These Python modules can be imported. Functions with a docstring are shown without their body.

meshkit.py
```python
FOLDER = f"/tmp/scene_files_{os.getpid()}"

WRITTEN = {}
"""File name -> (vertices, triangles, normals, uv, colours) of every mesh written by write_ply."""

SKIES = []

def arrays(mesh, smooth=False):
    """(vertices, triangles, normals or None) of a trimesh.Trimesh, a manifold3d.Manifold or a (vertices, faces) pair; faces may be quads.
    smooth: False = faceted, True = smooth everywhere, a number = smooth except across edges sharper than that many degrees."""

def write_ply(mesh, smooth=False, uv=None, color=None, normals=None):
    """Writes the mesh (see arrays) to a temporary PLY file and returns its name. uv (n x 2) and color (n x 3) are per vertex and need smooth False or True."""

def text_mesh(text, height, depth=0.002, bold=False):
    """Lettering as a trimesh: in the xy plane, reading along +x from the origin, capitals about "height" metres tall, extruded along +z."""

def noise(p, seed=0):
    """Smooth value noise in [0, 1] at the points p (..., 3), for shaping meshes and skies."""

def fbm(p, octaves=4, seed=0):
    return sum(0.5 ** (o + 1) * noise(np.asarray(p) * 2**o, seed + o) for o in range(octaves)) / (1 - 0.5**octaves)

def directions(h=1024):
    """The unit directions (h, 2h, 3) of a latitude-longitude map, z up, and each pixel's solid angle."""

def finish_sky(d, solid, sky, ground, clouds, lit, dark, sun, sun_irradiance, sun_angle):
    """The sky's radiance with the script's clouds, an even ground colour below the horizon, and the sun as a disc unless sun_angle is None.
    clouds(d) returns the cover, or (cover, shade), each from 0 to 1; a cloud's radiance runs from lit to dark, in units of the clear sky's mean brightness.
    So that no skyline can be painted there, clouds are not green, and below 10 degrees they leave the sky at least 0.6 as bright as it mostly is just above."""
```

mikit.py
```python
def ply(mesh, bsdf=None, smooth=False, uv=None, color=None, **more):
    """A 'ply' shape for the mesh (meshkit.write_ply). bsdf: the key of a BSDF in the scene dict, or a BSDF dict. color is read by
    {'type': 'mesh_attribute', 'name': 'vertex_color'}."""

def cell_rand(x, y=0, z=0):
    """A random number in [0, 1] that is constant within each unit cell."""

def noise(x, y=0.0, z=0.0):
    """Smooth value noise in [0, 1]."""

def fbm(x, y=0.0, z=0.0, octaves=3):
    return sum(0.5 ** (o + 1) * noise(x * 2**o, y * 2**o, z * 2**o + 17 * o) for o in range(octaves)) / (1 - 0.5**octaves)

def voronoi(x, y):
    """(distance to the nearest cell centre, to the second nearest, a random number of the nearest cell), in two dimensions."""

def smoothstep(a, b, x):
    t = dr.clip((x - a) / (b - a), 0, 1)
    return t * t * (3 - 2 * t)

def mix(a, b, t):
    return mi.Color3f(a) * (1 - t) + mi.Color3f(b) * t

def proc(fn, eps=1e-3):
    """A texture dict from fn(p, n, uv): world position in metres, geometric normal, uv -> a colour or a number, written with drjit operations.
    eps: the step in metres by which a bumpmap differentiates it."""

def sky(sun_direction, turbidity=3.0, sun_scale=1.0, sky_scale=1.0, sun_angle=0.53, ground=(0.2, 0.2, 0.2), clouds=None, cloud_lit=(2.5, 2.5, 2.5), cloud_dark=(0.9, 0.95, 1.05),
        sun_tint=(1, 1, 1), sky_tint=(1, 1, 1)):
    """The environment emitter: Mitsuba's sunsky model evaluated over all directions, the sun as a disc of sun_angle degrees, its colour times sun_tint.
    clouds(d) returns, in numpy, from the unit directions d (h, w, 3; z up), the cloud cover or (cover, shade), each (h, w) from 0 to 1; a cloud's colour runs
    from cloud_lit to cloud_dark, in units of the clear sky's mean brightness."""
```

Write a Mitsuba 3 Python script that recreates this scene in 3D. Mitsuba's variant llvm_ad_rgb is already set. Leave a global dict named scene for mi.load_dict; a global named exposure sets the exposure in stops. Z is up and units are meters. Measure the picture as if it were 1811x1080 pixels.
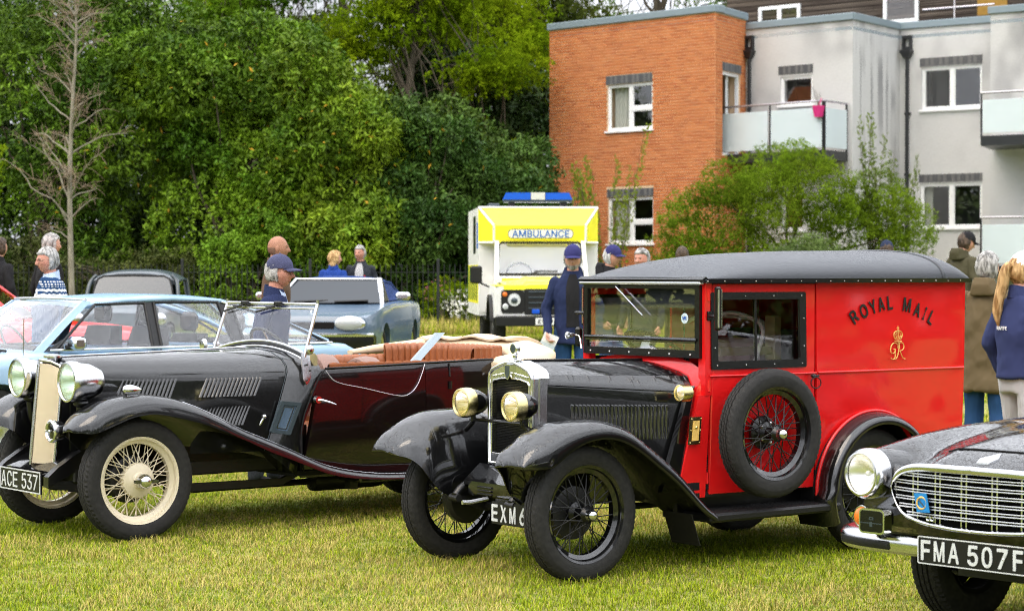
import math, random
import numpy as np, trimesh, mitsuba as mi, drjit as dr
import manifold3d as m3
from shapely.geometry import Polygon, Point, LineString, box as sbox
from shapely.ops import unary_union
import scipy.sparse as sp
import mikit, meshkit
from mikit import proc, noise, fbm, voronoi, smoothstep, mix

# ---- camera, sky, exposure ----
T4 = mi.ScalarTransform4f
EYE, PITCH = 1.555, math.atan(60 / 3800)
scene, labels = {}, {}
scene['camera'] = {'type': 'thinlens', 'fov': 2 * math.degrees(math.atan(905.5 / 3800)), 'fov_axis': 'x', 'near_clip': 0.5, 'far_clip': 400.0,
                   'aperture_radius': 0.0075, 'focus_distance': 12.0,
                   'to_world': T4().look_at(origin=[0, 0, EYE], target=[0, math.cos(PITCH), EYE - math.sin(PITCH)], up=[0, 0, 1])}


def clouds(d):
    q = d / np.maximum(d[..., 2:], 0.12)
    f = meshkit.fbm(np.stack([q[..., 0] * .9, q[..., 1] * .9, q[..., 0] * 0 + 3], -1), 5, 7)
    return 0 * f + 1, np.clip(.95 - 1.02 * np.clip(d[..., 2], 0, 1) ** .8 + (f - .5) * .75, 0, 1)     # overcast: brighter overhead than low down


scene['sky'] = mikit.sky((-0.35, -0.45, 0.82), turbidity=3, sun_scale=0.22, sun_angle=50, clouds=clouds, cloud_lit=(4.6, 4.72, 5.0), cloud_dark=(1.14, 1.18, 1.27), ground=(.12, .13, .06))
exposure = 2.8

# ---- helpers ----
COUNT = {}
RNG = np.random.default_rng(5)


def num(key):
    n = COUNT.get(key, -1) + 1
    COUNT[key] = n
    return key if n == 0 else f'{key}_{n:03d}'


def frame(X, Y, deg=0, z=0, s=1):
    a = math.radians(deg)
    c, q = math.cos(a) * s, math.sin(a) * s
    return np.array([[c, -q, 0, X], [q, c, 0, Y], [0, 0, s, z], [0, 0, 0, 1.0]])


def pl(mesh, mat, smooth=35, color=None):
    return mikit.ply(mesh, 'mat_' + mat, smooth=True if color is not None else smooth, color=color)


class Thing:
    def __init__(s, name, label, cat, M=None, group=None, kind=None):
        s.key, s.M = num(name), np.eye(4) if M is None else M
        labels[s.key] = {'label': label, 'category': cat} if cat else {'label': label}
        if group: labels[s.key]['group'] = group
        if kind: labels[s.key]['kind'] = kind

    def add(s, part, mesh, mat, smooth=35, up=None, M=None, label=None, kind=None, color=None):
        k = num((up or s.key) + '__' + part) if part else s.key
        d = mesh if isinstance(mesh, dict) else pl(mesh, mat, smooth, color)
        scene[k] = {**d, 'to_world': T4(s.M if M is None else s.M @ M)}
        if label: labels[k] = {'label': label}
        if kind: labels.setdefault(k, {})['kind'] = kind
        return k


def setting(name, mesh, mat, smooth=False, kind='structure', color=None, label=None):
    k = num(name)
    scene[k] = pl(mesh, mat, smooth, color)
    labels[k] = {'kind': kind}
    if label: labels[k]['label'] = label
    return k


def tm(v, f): return trimesh.Trimesh(np.asarray(v, float), np.asarray(f, int), process=False)
def cat(*ms):
    l = []
    for m in ms: l += m if isinstance(m, list) else [m]
    vs, fs, n = [], [], 0
    for m in l:
        vs.append(np.asarray(m.vertices)); fs.append(np.asarray(m.faces) + n); n += len(vs[-1])
    return tm(np.vstack(vs), np.vstack(fs))
def mv(m, M): return tm(np.asarray(m.vertices) @ M[:3, :3].T + M[:3, 3], m.faces if np.linalg.det(M[:3, :3]) > 0 else np.asarray(m.faces)[:, ::-1])
def tr(m, x, y, z): return tm(np.asarray(m.vertices) + [x, y, z], m.faces)
def flipy(m): return mv(m, np.diag([1, -1, 1, 1.0]))
def both(m): return cat(m, flipy(m))
def hull(p):
    m = m3.Manifold.hull_points(np.asarray(p, float)).to_mesh()
    return tm(m.vert_properties[:, :3], m.tri_verts)
def mm(m):
    if m.volume < 0: m = tm(m.vertices, np.asarray(m.faces)[:, ::-1])
    return m3.Manifold(m3.Mesh(np.asarray(m.vertices, np.float32), np.asarray(m.faces, np.uint32)))
def ycyl(x, z, r, y0, y1): a = np.arange(40) * np.pi / 20; return mm(hull([[x + r * math.cos(q), y, z + r * math.sin(q)] for q in a for y in (y0, y1)]))
def box(c, s, b=0.0):
    c, h = np.array(c, float), np.array(s, float) / 2
    sg = np.array([[x, y, z] for x in (-1, 1) for y in (-1, 1) for z in (-1, 1)])
    if b <= 0: return hull(c + sg * h)
    b = min(b, h.min() * .9)
    return hull(np.vstack([c + sg * (h - b * np.array(k)) for k in ((0, 1, 1), (1, 0, 1), (1, 1, 0))]))
def bx(x0, x1, y0, y1, z0, z1, b=0.0): return box(((x0 + x1) / 2, (y0 + y1) / 2, (z0 + z1) / 2), (abs(x1 - x0), abs(y1 - y0), abs(z1 - z0)), b)
def grid(V, wu=False, wv=False):
    V = np.asarray(V, float); n, m = V.shape[:2]
    i, j = np.meshgrid(np.arange(n if wu else n - 1), np.arange(m if wv else m - 1), indexing='ij')
    a, b, c, d = i * m + j, ((i + 1) % n) * m + j, ((i + 1) % n) * m + (j + 1) % m, i * m + (j + 1) % m
    q = np.stack([a, b, c, d], -1).reshape(-1, 4)
    return tm(V.reshape(-1, 3), np.vstack([q[:, [0, 1, 2]], q[:, [0, 2, 3]]]))
def loft(R, caps=True):
    R = np.asarray(R, float); n, m = R.shape[:2]
    g = grid(R, False, True)
    if not caps: return g
    v = np.vstack([g.vertices, R[0].mean(0), R[-1].mean(0)]); j = np.arange(m); k = (j + 1) % m
    return tm(v, np.vstack([g.faces, np.stack([j, k, j * 0 + n * m], 1), np.stack([k + (n - 1) * m, j + (n - 1) * m, j * 0 + n * m + 1], 1)]))
def spline(P, n=8):
    P = np.asarray(P, float); Q = np.vstack([2 * P[0] - P[1], P, 2 * P[-1] - P[-2]]); out = []
    for i in range(1, len(Q) - 2):
        t = np.linspace(0, 1, n, endpoint=False)[:, None]
        a, b, c, d = Q[i - 1:i + 3]
        out.append(.5 * (2 * b + (c - a) * t + (2 * a - 5 * b + 4 * c - d) * t * t + (3 * b - a - 3 * c + d) * t ** 3))
    return np.vstack(out + [P[-1:]])
def interp(x, xs, ys): return np.interp(x, xs, ys)
def tube(P, r, n=8, caps=True, flat=1.0):
    P = np.asarray(P, float); t = np.gradient(P, axis=0); t /= np.linalg.norm(t, axis=1, keepdims=True) + 1e-12
    a = np.cross(t[0], [0, 0, 1.0]) if abs(t[0, 2]) < .9 else np.cross(t[0], [1.0, 0, 0]); a /= np.linalg.norm(a)
    R = []; rr = np.broadcast_to(r, (len(P),)); w = np.arange(n) * 2 * np.pi / n
    for p, d, q in zip(P, t, rr):
        a = a - d * (a @ d); a /= np.linalg.norm(a) + 1e-12
        b = np.cross(d, a)
        R.append(p + q * (np.cos(w)[:, None] * a + flat * np.sin(w)[:, None] * b))
    return loft(R, caps)
def rod(a, b, r, n=8, r2=None): return tube([a, b], [r, r if r2 is None else r2], n)
def lathe(prof, n=32, o=(0, 0, 0), ax=(0, 0, 1), closed=False):
    ax = np.array(ax, float); ax /= np.linalg.norm(ax)
    u = np.cross(ax, [0, 0, 1.0]) if abs(ax[2]) < .9 else np.cross(ax, [1.0, 0, 0]); u /= np.linalg.norm(u); v = np.cross(ax, u)
    w = np.arange(n) * 2 * np.pi / n; d = np.cos(w)[:, None] * u + np.sin(w)[:, None] * v
    return grid([np.asarray(o) + r * d + h * ax for r, h in prof], closed, True)
ICO = {k: trimesh.creation.icosphere(subdivisions=k) for k in (1, 2, 3, 4)}
def ball(c, r, k=2): return tm(ICO[k].vertices * np.broadcast_to(r, 3) + c, ICO[k].faces)
def prism(poly, h, o=(0, 0, 0), ux=(1, 0, 0), uy=(0, 1, 0), uz=None):
    """polygon (points or shapely) in the plane (ux, uy) at o, extruded by h along uz"""
    ux, uy = np.array(ux, float), np.array(uy, float)
    uz = np.cross(ux, uy) if uz is None else np.array(uz, float)
    g = poly if hasattr(poly, 'geom_type') else Polygon(poly)
    ms = [trimesh.creation.extrude_polygon(p, h, engine='earcut') for p in getattr(g, 'geoms', [g])]
    m = cat(ms); v = np.asarray(m.vertices)
    return tm(np.asarray(o) + v[:, :1] * ux + v[:, 1:2] * uy + v[:, 2:] * uz, m.faces)
def side(pts, y0, y1): return prism(pts, y1 - y0, (0, y0, 0), (1, 0, 0), (0, 0, 1), (0, 1, 0))
def front(pts, x0, x1): return prism(pts, x1 - x0, (x0, 0, 0), (0, 1, 0), (0, 0, 1), (1, 0, 0))
def flatmesh(V): return grid(np.asarray(V, float))
def text(s, h, o, ux, uy, depth=.002, bold=False, width=None, center=True):
    m = meshkit.text_mesh(s, h, depth, bold); v = np.asarray(m.vertices).copy()
    w = v[:, 0].max() - v[:, 0].min()
    v[:, 0] -= v[:, 0].min()
    if width: v[:, 0] *= width / w; w = width
    if center: v[:, 0] -= w / 2
    ux, uy = np.array(ux, float), np.array(uy, float)
    return tm(np.asarray(o) + v[:, :1] * ux + v[:, 1:2] * uy + v[:, 2:] * np.cross(ux, uy), m.faces)
def rrect(x0, x1, y0, y1, r): return sbox(x0 + r, y0 + r, x1 - r, y1 - r).buffer(r, quad_segs=6)
def lin(r, g, b):
    f = lambda c: c / 12.92 if c <= .04045 else ((c + .055) / 1.055) ** 2.4
    return [f(r / 255), f(g / 255), f(b / 255)]

# ---- materials ----
def rgb(c): return {'type': 'rgb', 'value': list(map(float, c))}
def tw(d): return {'type': 'twosided', 'bsdf': d}
def pr(c, rough=.5, spec=.5, **k): return {'type': 'principled', 'base_color': c if isinstance(c, dict) else rgb(c), 'roughness': rough, 'specular': spec, **k}


def drops(p, n, uv):          # rain beads standing on the upward faces
    a, b, c = voronoi(p.x * 62 + p.z * 23, p.y * 62 - p.z * 17)
    e, g, h = voronoi(p.x * 140 + p.z * 31 + 7, p.y * 140 + p.z * 29)
    r, q = .10 + .26 * c, .3 * h
    up = smoothstep(.2, .55, dr.abs(n.z))
    bead = dr.select((a < r) & (c > .70), dr.sqrt(dr.maximum(1 - dr.square(a / r), 0)) * r, 0) * .016
    fine = dr.select((e < q) & (h > .78), dr.sqrt(dr.maximum(1 - dr.square(e / q), 0)) * q, 0) * .007
    return up * (bead + fine) * .42


def wet(d): return {'type': 'bumpmap', 'arbitrary': {**proc(drops, 8e-4)}, 'scale': 1.0, 'bsdf': d}


def orange_peel(p, n, uv): return fbm(p.x * 2.6, p.y * 2.6, p.z * 3.4, 2) * .024


def tyre_tex(p, n, uv):
    d = fbm(p.x * 45, p.y * 45, p.z * 45, 3)
    return mix((.009, .009, .0095), (.026, .025, .023), d)


def brick_tex(p, n, uv):
    d = fbm(p.x * 9, p.y * 9, p.z * 30, 3)
    return .82 + .36 * d


def brick_mat(c):
    return tw(pr(proc(lambda p, n, uv, c=tuple(c): mi.Color3f(*c) * brick_tex(p, n, uv)), .85, .2))


def render_tex(p, n, uv):     # off-white render with rain streaks under the copings
    st = fbm(p.x * 5 + p.y * 5, 2.0, p.z * .35, 3)
    bl = fbm(p.x * .9, p.y * .9, p.z * .7, 3)
    top = smoothstep(3.0, 7.6, p.z)
    k = smoothstep(.40, .68, st) * smoothstep(.33, .60, bl) * (.25 + .75 * top)
    fine = fbm(p.x * 30, p.y * 30, p.z * 30, 2)
    return mix((.53, .53, .525), (.22, .22, .225), k) * (.94 + .12 * fine)


def ground_tex(p, n, uv):
    a = fbm(p.x * .8, p.y * .8, 0, 4); b = fbm(p.x * 16, p.y * 16, 1, 3)
    return mix((.10, .135, .026), (.22, .20, .075), smoothstep(.35, .7, a * .55 + b * .45)) * (.7 + .6 * b)


def bark_tex(p, n, uv):
    a = fbm(p.x * 22, p.y * 22, p.z * 5, 3)
    return mix((.045, .036, .026), (.14, .12, .09), a)


def pale_bark(p, n, uv):
    a = fbm(p.x * 18, p.y * 18, p.z * 7, 3)
    return mix((.13, .115, .085), (.36, .335, .27), a)


def timber_tex(p, n, uv):
    a = fbm(p.x * 2 + p.y * 2, 0, p.z * 40, 3); b = fbm(p.x * .7, p.y * .7, p.z * 6, 2)
    return mix((.030, .022, .018), (.15, .125, .10), smoothstep(.35, .8, a * .6 + b * .4))


def canvas_bump(p, n, uv): return fbm(p.x * 7, p.y * 7, p.z * 7, 3) * .02


def cloth_bump(p, n, uv): return fbm(p.x * 11, p.y * 11, p.z * 6, 3) * .018


def frac(v): return v - dr.floor(v)


def knit_tex(p, n, uv):       # patterned jersey: bands round the chest
    z = p.z; zz = z * 42
    zig = dr.abs(frac(p.x * 26 + p.y * 26) - .5) * .024
    band = lambda c, w: dr.select(dr.abs(z + zig - c) < w, 1.0, 0.0)
    spots = dr.select((frac(p.x * 40 + p.y * 20) < .5) & (dr.abs(z - 1.44) < .03) & (frac(zz) < .5), 1.0, 0.0)
    k = dr.minimum(1, band(1.385, .012) + spots + band(1.335, .016))
    return mix((.018, .05, .13), (.62, .64, .66), k)


def chrome(a=.06): return tw({'type': 'roughconductor', 'material': 'none', 'alpha': a, 'specular_reflectance': rgb((.74, .75, .77))})


VC = {'type': 'mesh_attribute', 'name': 'vertex_color'}
M_ = {
    'black_paint': tw({'type': 'bumpmap', 'arbitrary': proc(drops, 8e-4), 'scale': 1.0, 'bsdf': pr((.0014, .0015, .0019), .04, .85, clearcoat=1.0, clearcoat_gloss=.97)}),
    'black_plain': tw(pr((.0014, .0015, .0018), .045, .8, clearcoat=.9, clearcoat_gloss=.96)),
    'black_red_reflection': tw(pr((.0034, .0008, .0009), .045, .6, clearcoat=.8, clearcoat_gloss=.96)),  # black bodywork with a red reflection put into its base colour
    'black_satin': tw(pr((.0035, .0035, .004), .25, .5)),
    'dark_metal': tw(pr((.010, .010, .0105), .42, .5)),
    'interior': tw(pr((.006, .006, .0065), .7, .3)), 'recess_shade': tw(pr((.0015, .0015, .0015), .9, .05)),
    'red_paint': tw({'type': 'bumpmap', 'arbitrary': proc(orange_peel, 4e-3), 'scale': 1.0, 'bsdf': pr((.62, .0072, .0080), .11, .55, clearcoat=.9, clearcoat_gloss=.96)}),
    'roof_cloth': tw({'type': 'bumpmap', 'arbitrary': proc(lambda p, n, uv: fbm(p.x * 160, p.y * 160, p.z * 160, 2) * .0016, 1e-3), 'scale': 1.0, 'bsdf': pr((.030, .034, .042), .40, .6)}),
    'tyre': tw(pr(proc(tyre_tex), .72, .35)),
    'chrome': chrome(), 'chrome_dull': chrome(.16),
    'brass': tw({'type': 'roughconductor', 'material': 'Au', 'alpha': .13, 'specular_reflectance': rgb((.80, .84, .95))}),
    'reflector': tw({'type': 'roughconductor', 'material': 'Ag', 'alpha': .10}),
    'glass': {'type': 'thindielectric', 'int_ior': 1.52},
    'lens_green': {'type': 'thindielectric', 'int_ior': 1.4, 'specular_transmittance': rgb((.88, .97, .94))},
    'lens': {'type': 'thindielectric', 'int_ior': 1.35},
    'glazing': {'type': 'thindielectric', 'int_ior': 1.85},
    'cream': tw(pr((.66, .58, .42), .3, .5)),
    'white': tw(pr((.76, .76, .75), .35, .5)),
    'lamp_grey': tw(pr((.34, .36, .37), .15, .7, clearcoat=.8)),
    'screen_glass': tw({'type': 'roughconductor', 'material': 'none', 'alpha': .03, 'specular_reflectance': rgb((.105, .11, .115))}),
    'letter': tw(pr((.55, .57, .58), .35, .5)),
    'print_black': tw(pr((.008, .008, .008), .4, .4)),
    'gold_print': tw(pr((.72, .47, .13), .4, .5)),
    'canvas': tw({'type': 'bumpmap', 'arbitrary': proc(canvas_bump, 6e-3), 'scale': 1.0, 'bsdf': pr((.56, .45, .31), .8, .3)}),
    'leather': tw(pr((.27, .085, .027), .42, .5)), 'leather_dull': tw(pr((.20, .115, .09), .5, .5)),
    'wood': tw(pr((.33, .28, .14), .6, .3)),
    'sticker': tw(pr((.50, .58, .62), .5, .4)),
    'blue_sticker': tw(pr((.012, .20, .52), .4, .5)),
    'amber': tw(pr((.75, .17, .02), .2, .5)),
    'red_lens': tw(pr((.45, .01, .01), .15, .5)),
    'pale_blue': tw(pr((.25, .39, .54), .12, .5, clearcoat=.7, clearcoat_gloss=.95)),
    'steel_blue': tw(pr((.075, .115, .17), .14, .6, clearcoat=.8, clearcoat_gloss=.95)),
    'dark_slate': tw(pr((.035, .05, .06), .2, .55, clearcoat=.5)),
    'navy_cloth': tw(pr((.014, .035, .13), .8, .3)),
    'amb_yellow': tw(pr((.86, .80, .045), .22, .5)),
    'amb_white': tw(pr((.74, .74, .73), .25, .5)),
    'amb_green': tw(pr((.05, .12, .03), .4, .5)),
    'sign_blue': tw(pr((.01, .10, .44), .4, .5)),
    'lamp_blue': tw(pr((.012, .10, .62), .15, .6)),
    'rubber': tw(pr((.007, .007, .0075), .45, .4)),
    'upvc': tw(pr((.78, .79, .80), .3, .5)),
    'coping': tw(pr((.20, .255, .29), .4, .5)),
    'pipe': tw(pr((.016, .018, .02), .35, .5)),
    'frosted': tw(pr((.56, .64, .67), .3, .5)),
    'steel': tw({'type': 'roughconductor', 'material': 'Cr', 'alpha': .25}),
    'render': tw(pr(proc(render_tex), .9, .2)),
    'mortar': tw(pr((.62, .45, .29), .95, .1)),
    'dark_brick': tw(pr((.085, .088, .095), .8, .3)), 'dark_brick_b': tw(pr((.15, .15, .15), .8, .3)),
    'grey_mortar': tw(pr((.36, .34, .31), .95, .1)),
    'timber': tw(pr(proc(timber_tex), .8, .2)), 'golden_timber': tw(pr((.30, .17, .03), .6, .3)),
    'curtain': tw(pr((.48, .50, .46), .9, .1)), 'room': tw(pr((.03, .032, .034), .9, .1)),
    'fence': tw(pr((.012, .014, .016), .45, .5)),
    'ground': tw(pr(proc(ground_tex), .95, .1)),
    'path_grey': tw(pr((.16, .15, .14), .9, .2)),
    'blades': tw(pr(VC, .7, .08)),
    'leaves': tw(pr(VC, .5, .14)),
    'soft_leaves': {'type': 'principledthin', 'base_color': VC, 'roughness': .55, 'diff_trans': .9, 'eta': 1.4},
    'twig': tw(pr((.25, .19, .135), .9, .1)),
    'bark': tw(pr(proc(bark_tex), .95, .1)), 'pale_bark': tw(pr(proc(pale_bark), .9, .1)),
    'pink': tw(pr((.62, .03, .20), .5, .4)),
    **{k: tw(pr(proc(lambda p, n, uv, a=a, b=b: mix(a, b, fbm(p.x * 24, p.y * 24, p.z * 24, 2))), .5, .4)) for k, a, b in (('skin', (.56, .32, .23), (.46, .21, .145)), ('skin_ruddy', (.55, .29, .21), (.44, .165, .115)), ('skin_tan', (.40, .20, .12), (.30, .13, .08)))},
    'lips': tw(pr((.36, .12, .10), .5, .4)), 'eye': tw(pr((.02, .018, .016), .2, .5)),
    **{k: tw(pr(proc(lambda p, n, uv, a=a, b=b: mix(a, b, smoothstep(.3, .7, fbm(p.x * 70, p.y * 70, p.z * 14, 2)))), .55, .3)) for k, a, b in (('grey_hair', (.12, .117, .11), (.42, .41, .40)), ('white_hair', (.28, .28, .28), (.58, .58, .58)), ('dark_hair', (.03, .02, .013), (.09, .06, .04)), ('blonde', (.24, .125, .04), (.56, .37, .17)))}, 'stubble': tw(pr((.16, .09, .06), .7, .2)),
    'knit': tw(pr(proc(knit_tex), .9, .1)),
    'jean': tw({'type': 'bumpmap', 'arbitrary': proc(cloth_bump, 5e-3), 'scale': 1.0, 'bsdf': pr((.017, .055, .14), .85, .2)}),
}
for n_, c_ in (('navy', (.013, .021, .066)), ('navy_mid', (.026, .036, .105)), ('royal', (.012, .045, .24)), ('black_cloth', (.011, .011, .013)), ('brown_coat', (.115, .085, .045)), ('brown_jacket', (.10, .062, .04)),
               ('olive', (.060, .055, .030)), ('charcoal', (.022, .026, .034)), ('grey_cloth', (.42, .42, .43)), ('shirt_blue', (.42, .52, .70)), ('white_cloth', (.80, .82, .88)), ('cap_blue', (.028, .028, .115)), ('cap_slate', (.055, .06, .12)), ('dark_blue_cloth', (.016, .024, .055)), ('red_cloth', (.42, .03, .02))):
    M_[n_] = tw({'type': 'bumpmap', 'arbitrary': proc(cloth_bump, 5e-3), 'scale': 1.0, 'bsdf': pr(c_, .85, .25)})
BRICKS = [(.47, .148, .048), (.52, .178, .060), (.42, .122, .040), (.49, .158, .052)]
for i_, c_ in enumerate(BRICKS): M_[f'brick_{i_}'] = brick_mat(c_)
scene.update({'mat_' + k: v for k, v in M_.items()})
# ---- ground and grass ----
def ss(t): t = np.clip(t, 0, 1); return t * t * (3 - 2 * t)
def gz(Y): return .25 * ss((np.asarray(Y, float) - 18) / 9) + .07 * ss((np.asarray(Y, float) - 36) / 10)


ys_ = np.concatenate([np.arange(-30, 6, 6.), np.arange(6, 60, .5), np.arange(60, 330, 15.)])
xs_ = np.concatenate([np.arange(-260, -20, 20.), np.arange(-20, 21, 1.), np.arange(40, 261, 20.)])
gv = np.array([[[x, y, gz(y)] for x in xs_] for y in ys_])
gv[..., 2] += (meshkit.fbm(gv * [.6, .6, 0], 3, 3) - .5) * .03 * (np.abs(gv[..., 1] - 20) < 35) - .012
setting('ground', grid(gv), 'ground', True)
setting('path', flatmesh([[[x, y, gz(y) + .004 + .004 * (y > 47.5)] for x in np.linspace(-12, 3, 16)] for y in (46.9, 47.4, 47.9)]), 'path_grey')


def blades(n, size, h0, h1, w, straw, seed, lean=.55):
    r = np.random.default_rng(seed)
    p = r.uniform(0, size, (n, 2)); a = r.uniform(0, 2 * np.pi, n); h = r.uniform(h0, h1, n) * (.6 + .8 * r.random(n) ** 2)
    clump = meshkit.noise(np.c_[p * 7, p[:, :1] * 0], seed)
    h *= .55 + .9 * clump
    d = np.c_[np.cos(a), np.sin(a)]; q = np.c_[-d[:, 1], d[:, 0]]
    l = lean * (.3 + 1.1 * r.random(n)) * h
    base = np.c_[p, np.zeros(n)]; D = np.c_[d, np.zeros(n)]; Q = np.c_[q, np.zeros(n)] * (w * (.7 + .6 * r.random(n)))[:, None]
    up = np.array([0, 0, 1.0])
    mid = base + D * (l * .35)[:, None] + up * (h * .62)[:, None]; tip = base + D * l[:, None] + up * h[:, None]
    V = np.stack([base - Q, base + Q, mid + Q * .8, mid - Q * .8, tip], 1)
    F = np.arange(n)[:, None, None] * 5 + np.array([[0, 1, 2], [0, 2, 3], [3, 2, 4]])
    g = r.random(n); st = r.random(n) < straw * (.4 + 1.3 * clump)
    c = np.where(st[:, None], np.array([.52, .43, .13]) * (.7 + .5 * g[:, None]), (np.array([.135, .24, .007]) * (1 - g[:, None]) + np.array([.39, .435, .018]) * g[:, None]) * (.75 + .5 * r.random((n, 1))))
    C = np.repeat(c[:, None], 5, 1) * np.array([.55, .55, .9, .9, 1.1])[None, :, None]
    return pl(tm(V.reshape(-1, 3), F.reshape(-1, 3)), 'blades', color=np.clip(C.reshape(-1, 3), 0, 1))


def lawn(name, protos, x0, x1, y0, y1, size, label, keep=lambda x, y: True):
    for i, p in enumerate(protos): scene[f'{name}_patch_{i}'] = {'type': 'shapegroup', 'blade': p}
    r = np.random.default_rng(len(name)); k = 0
    labels[name] = {'kind': 'stuff', 'label': label}
    for X in np.arange(x0, x1, size):
        for Y in np.arange(y0, y1, size):
            if abs(X + size / 2) > Y * .262 + size or not keep(X, Y): continue
            k += 1
            f = meshkit.noise(np.array([X * .7, Y * .7, 0.]), 4)
            i = min(len(protos) - 1, int(np.clip(f * 1.5 - .25 + r.uniform(-.25, .25), 0, .999) * len(protos)))
            a = int(r.integers(4))
            M = frame(X + size / 2, Y + size / 2, 90 * a, float(gz(Y + size / 2)) - .006) @ frame(-size / 2, -size / 2)
            scene[f'{name}__{k:03d}'] = {'type': 'instance', 'group': {'type': 'ref', 'id': f'{name}_patch_{i}'}, 'to_world': T4(M)}


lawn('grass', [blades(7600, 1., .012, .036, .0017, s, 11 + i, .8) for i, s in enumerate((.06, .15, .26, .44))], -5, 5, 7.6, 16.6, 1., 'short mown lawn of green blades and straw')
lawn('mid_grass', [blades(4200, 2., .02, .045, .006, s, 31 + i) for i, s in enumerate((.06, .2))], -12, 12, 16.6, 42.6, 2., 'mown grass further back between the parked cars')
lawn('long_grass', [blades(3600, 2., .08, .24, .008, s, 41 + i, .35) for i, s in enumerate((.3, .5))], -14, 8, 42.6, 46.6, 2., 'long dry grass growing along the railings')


# ---- leaves ----
def leaf_mesh(P, D, N, L, W, C, fold=.18):
    """folded diamond leaves: base P, direction D, normal N, length L, width W, colour C"""
    S = np.cross(D, N); S /= np.linalg.norm(S, axis=1, keepdims=True) + 1e-9
    N = np.cross(S, D)
    L, W = L[:, None], W[:, None]
    V = np.stack([P, P + D * L * .48 + S * W / 2 + N * W * fold, P + D * L - N * L * .10, P + D * L * .48 - S * W / 2 + N * W * fold], 1)
    n = len(P); F = np.arange(n)[:, None, None] * 4 + np.array([[0, 1, 2], [0, 2, 3]])
    return tm(V.reshape(-1, 3), F.reshape(-1, 3)), np.clip(np.repeat(C, 4, 0), 0, 1)


def unit(v): return v / (np.linalg.norm(v, axis=-1, keepdims=True) + 1e-9)


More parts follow.
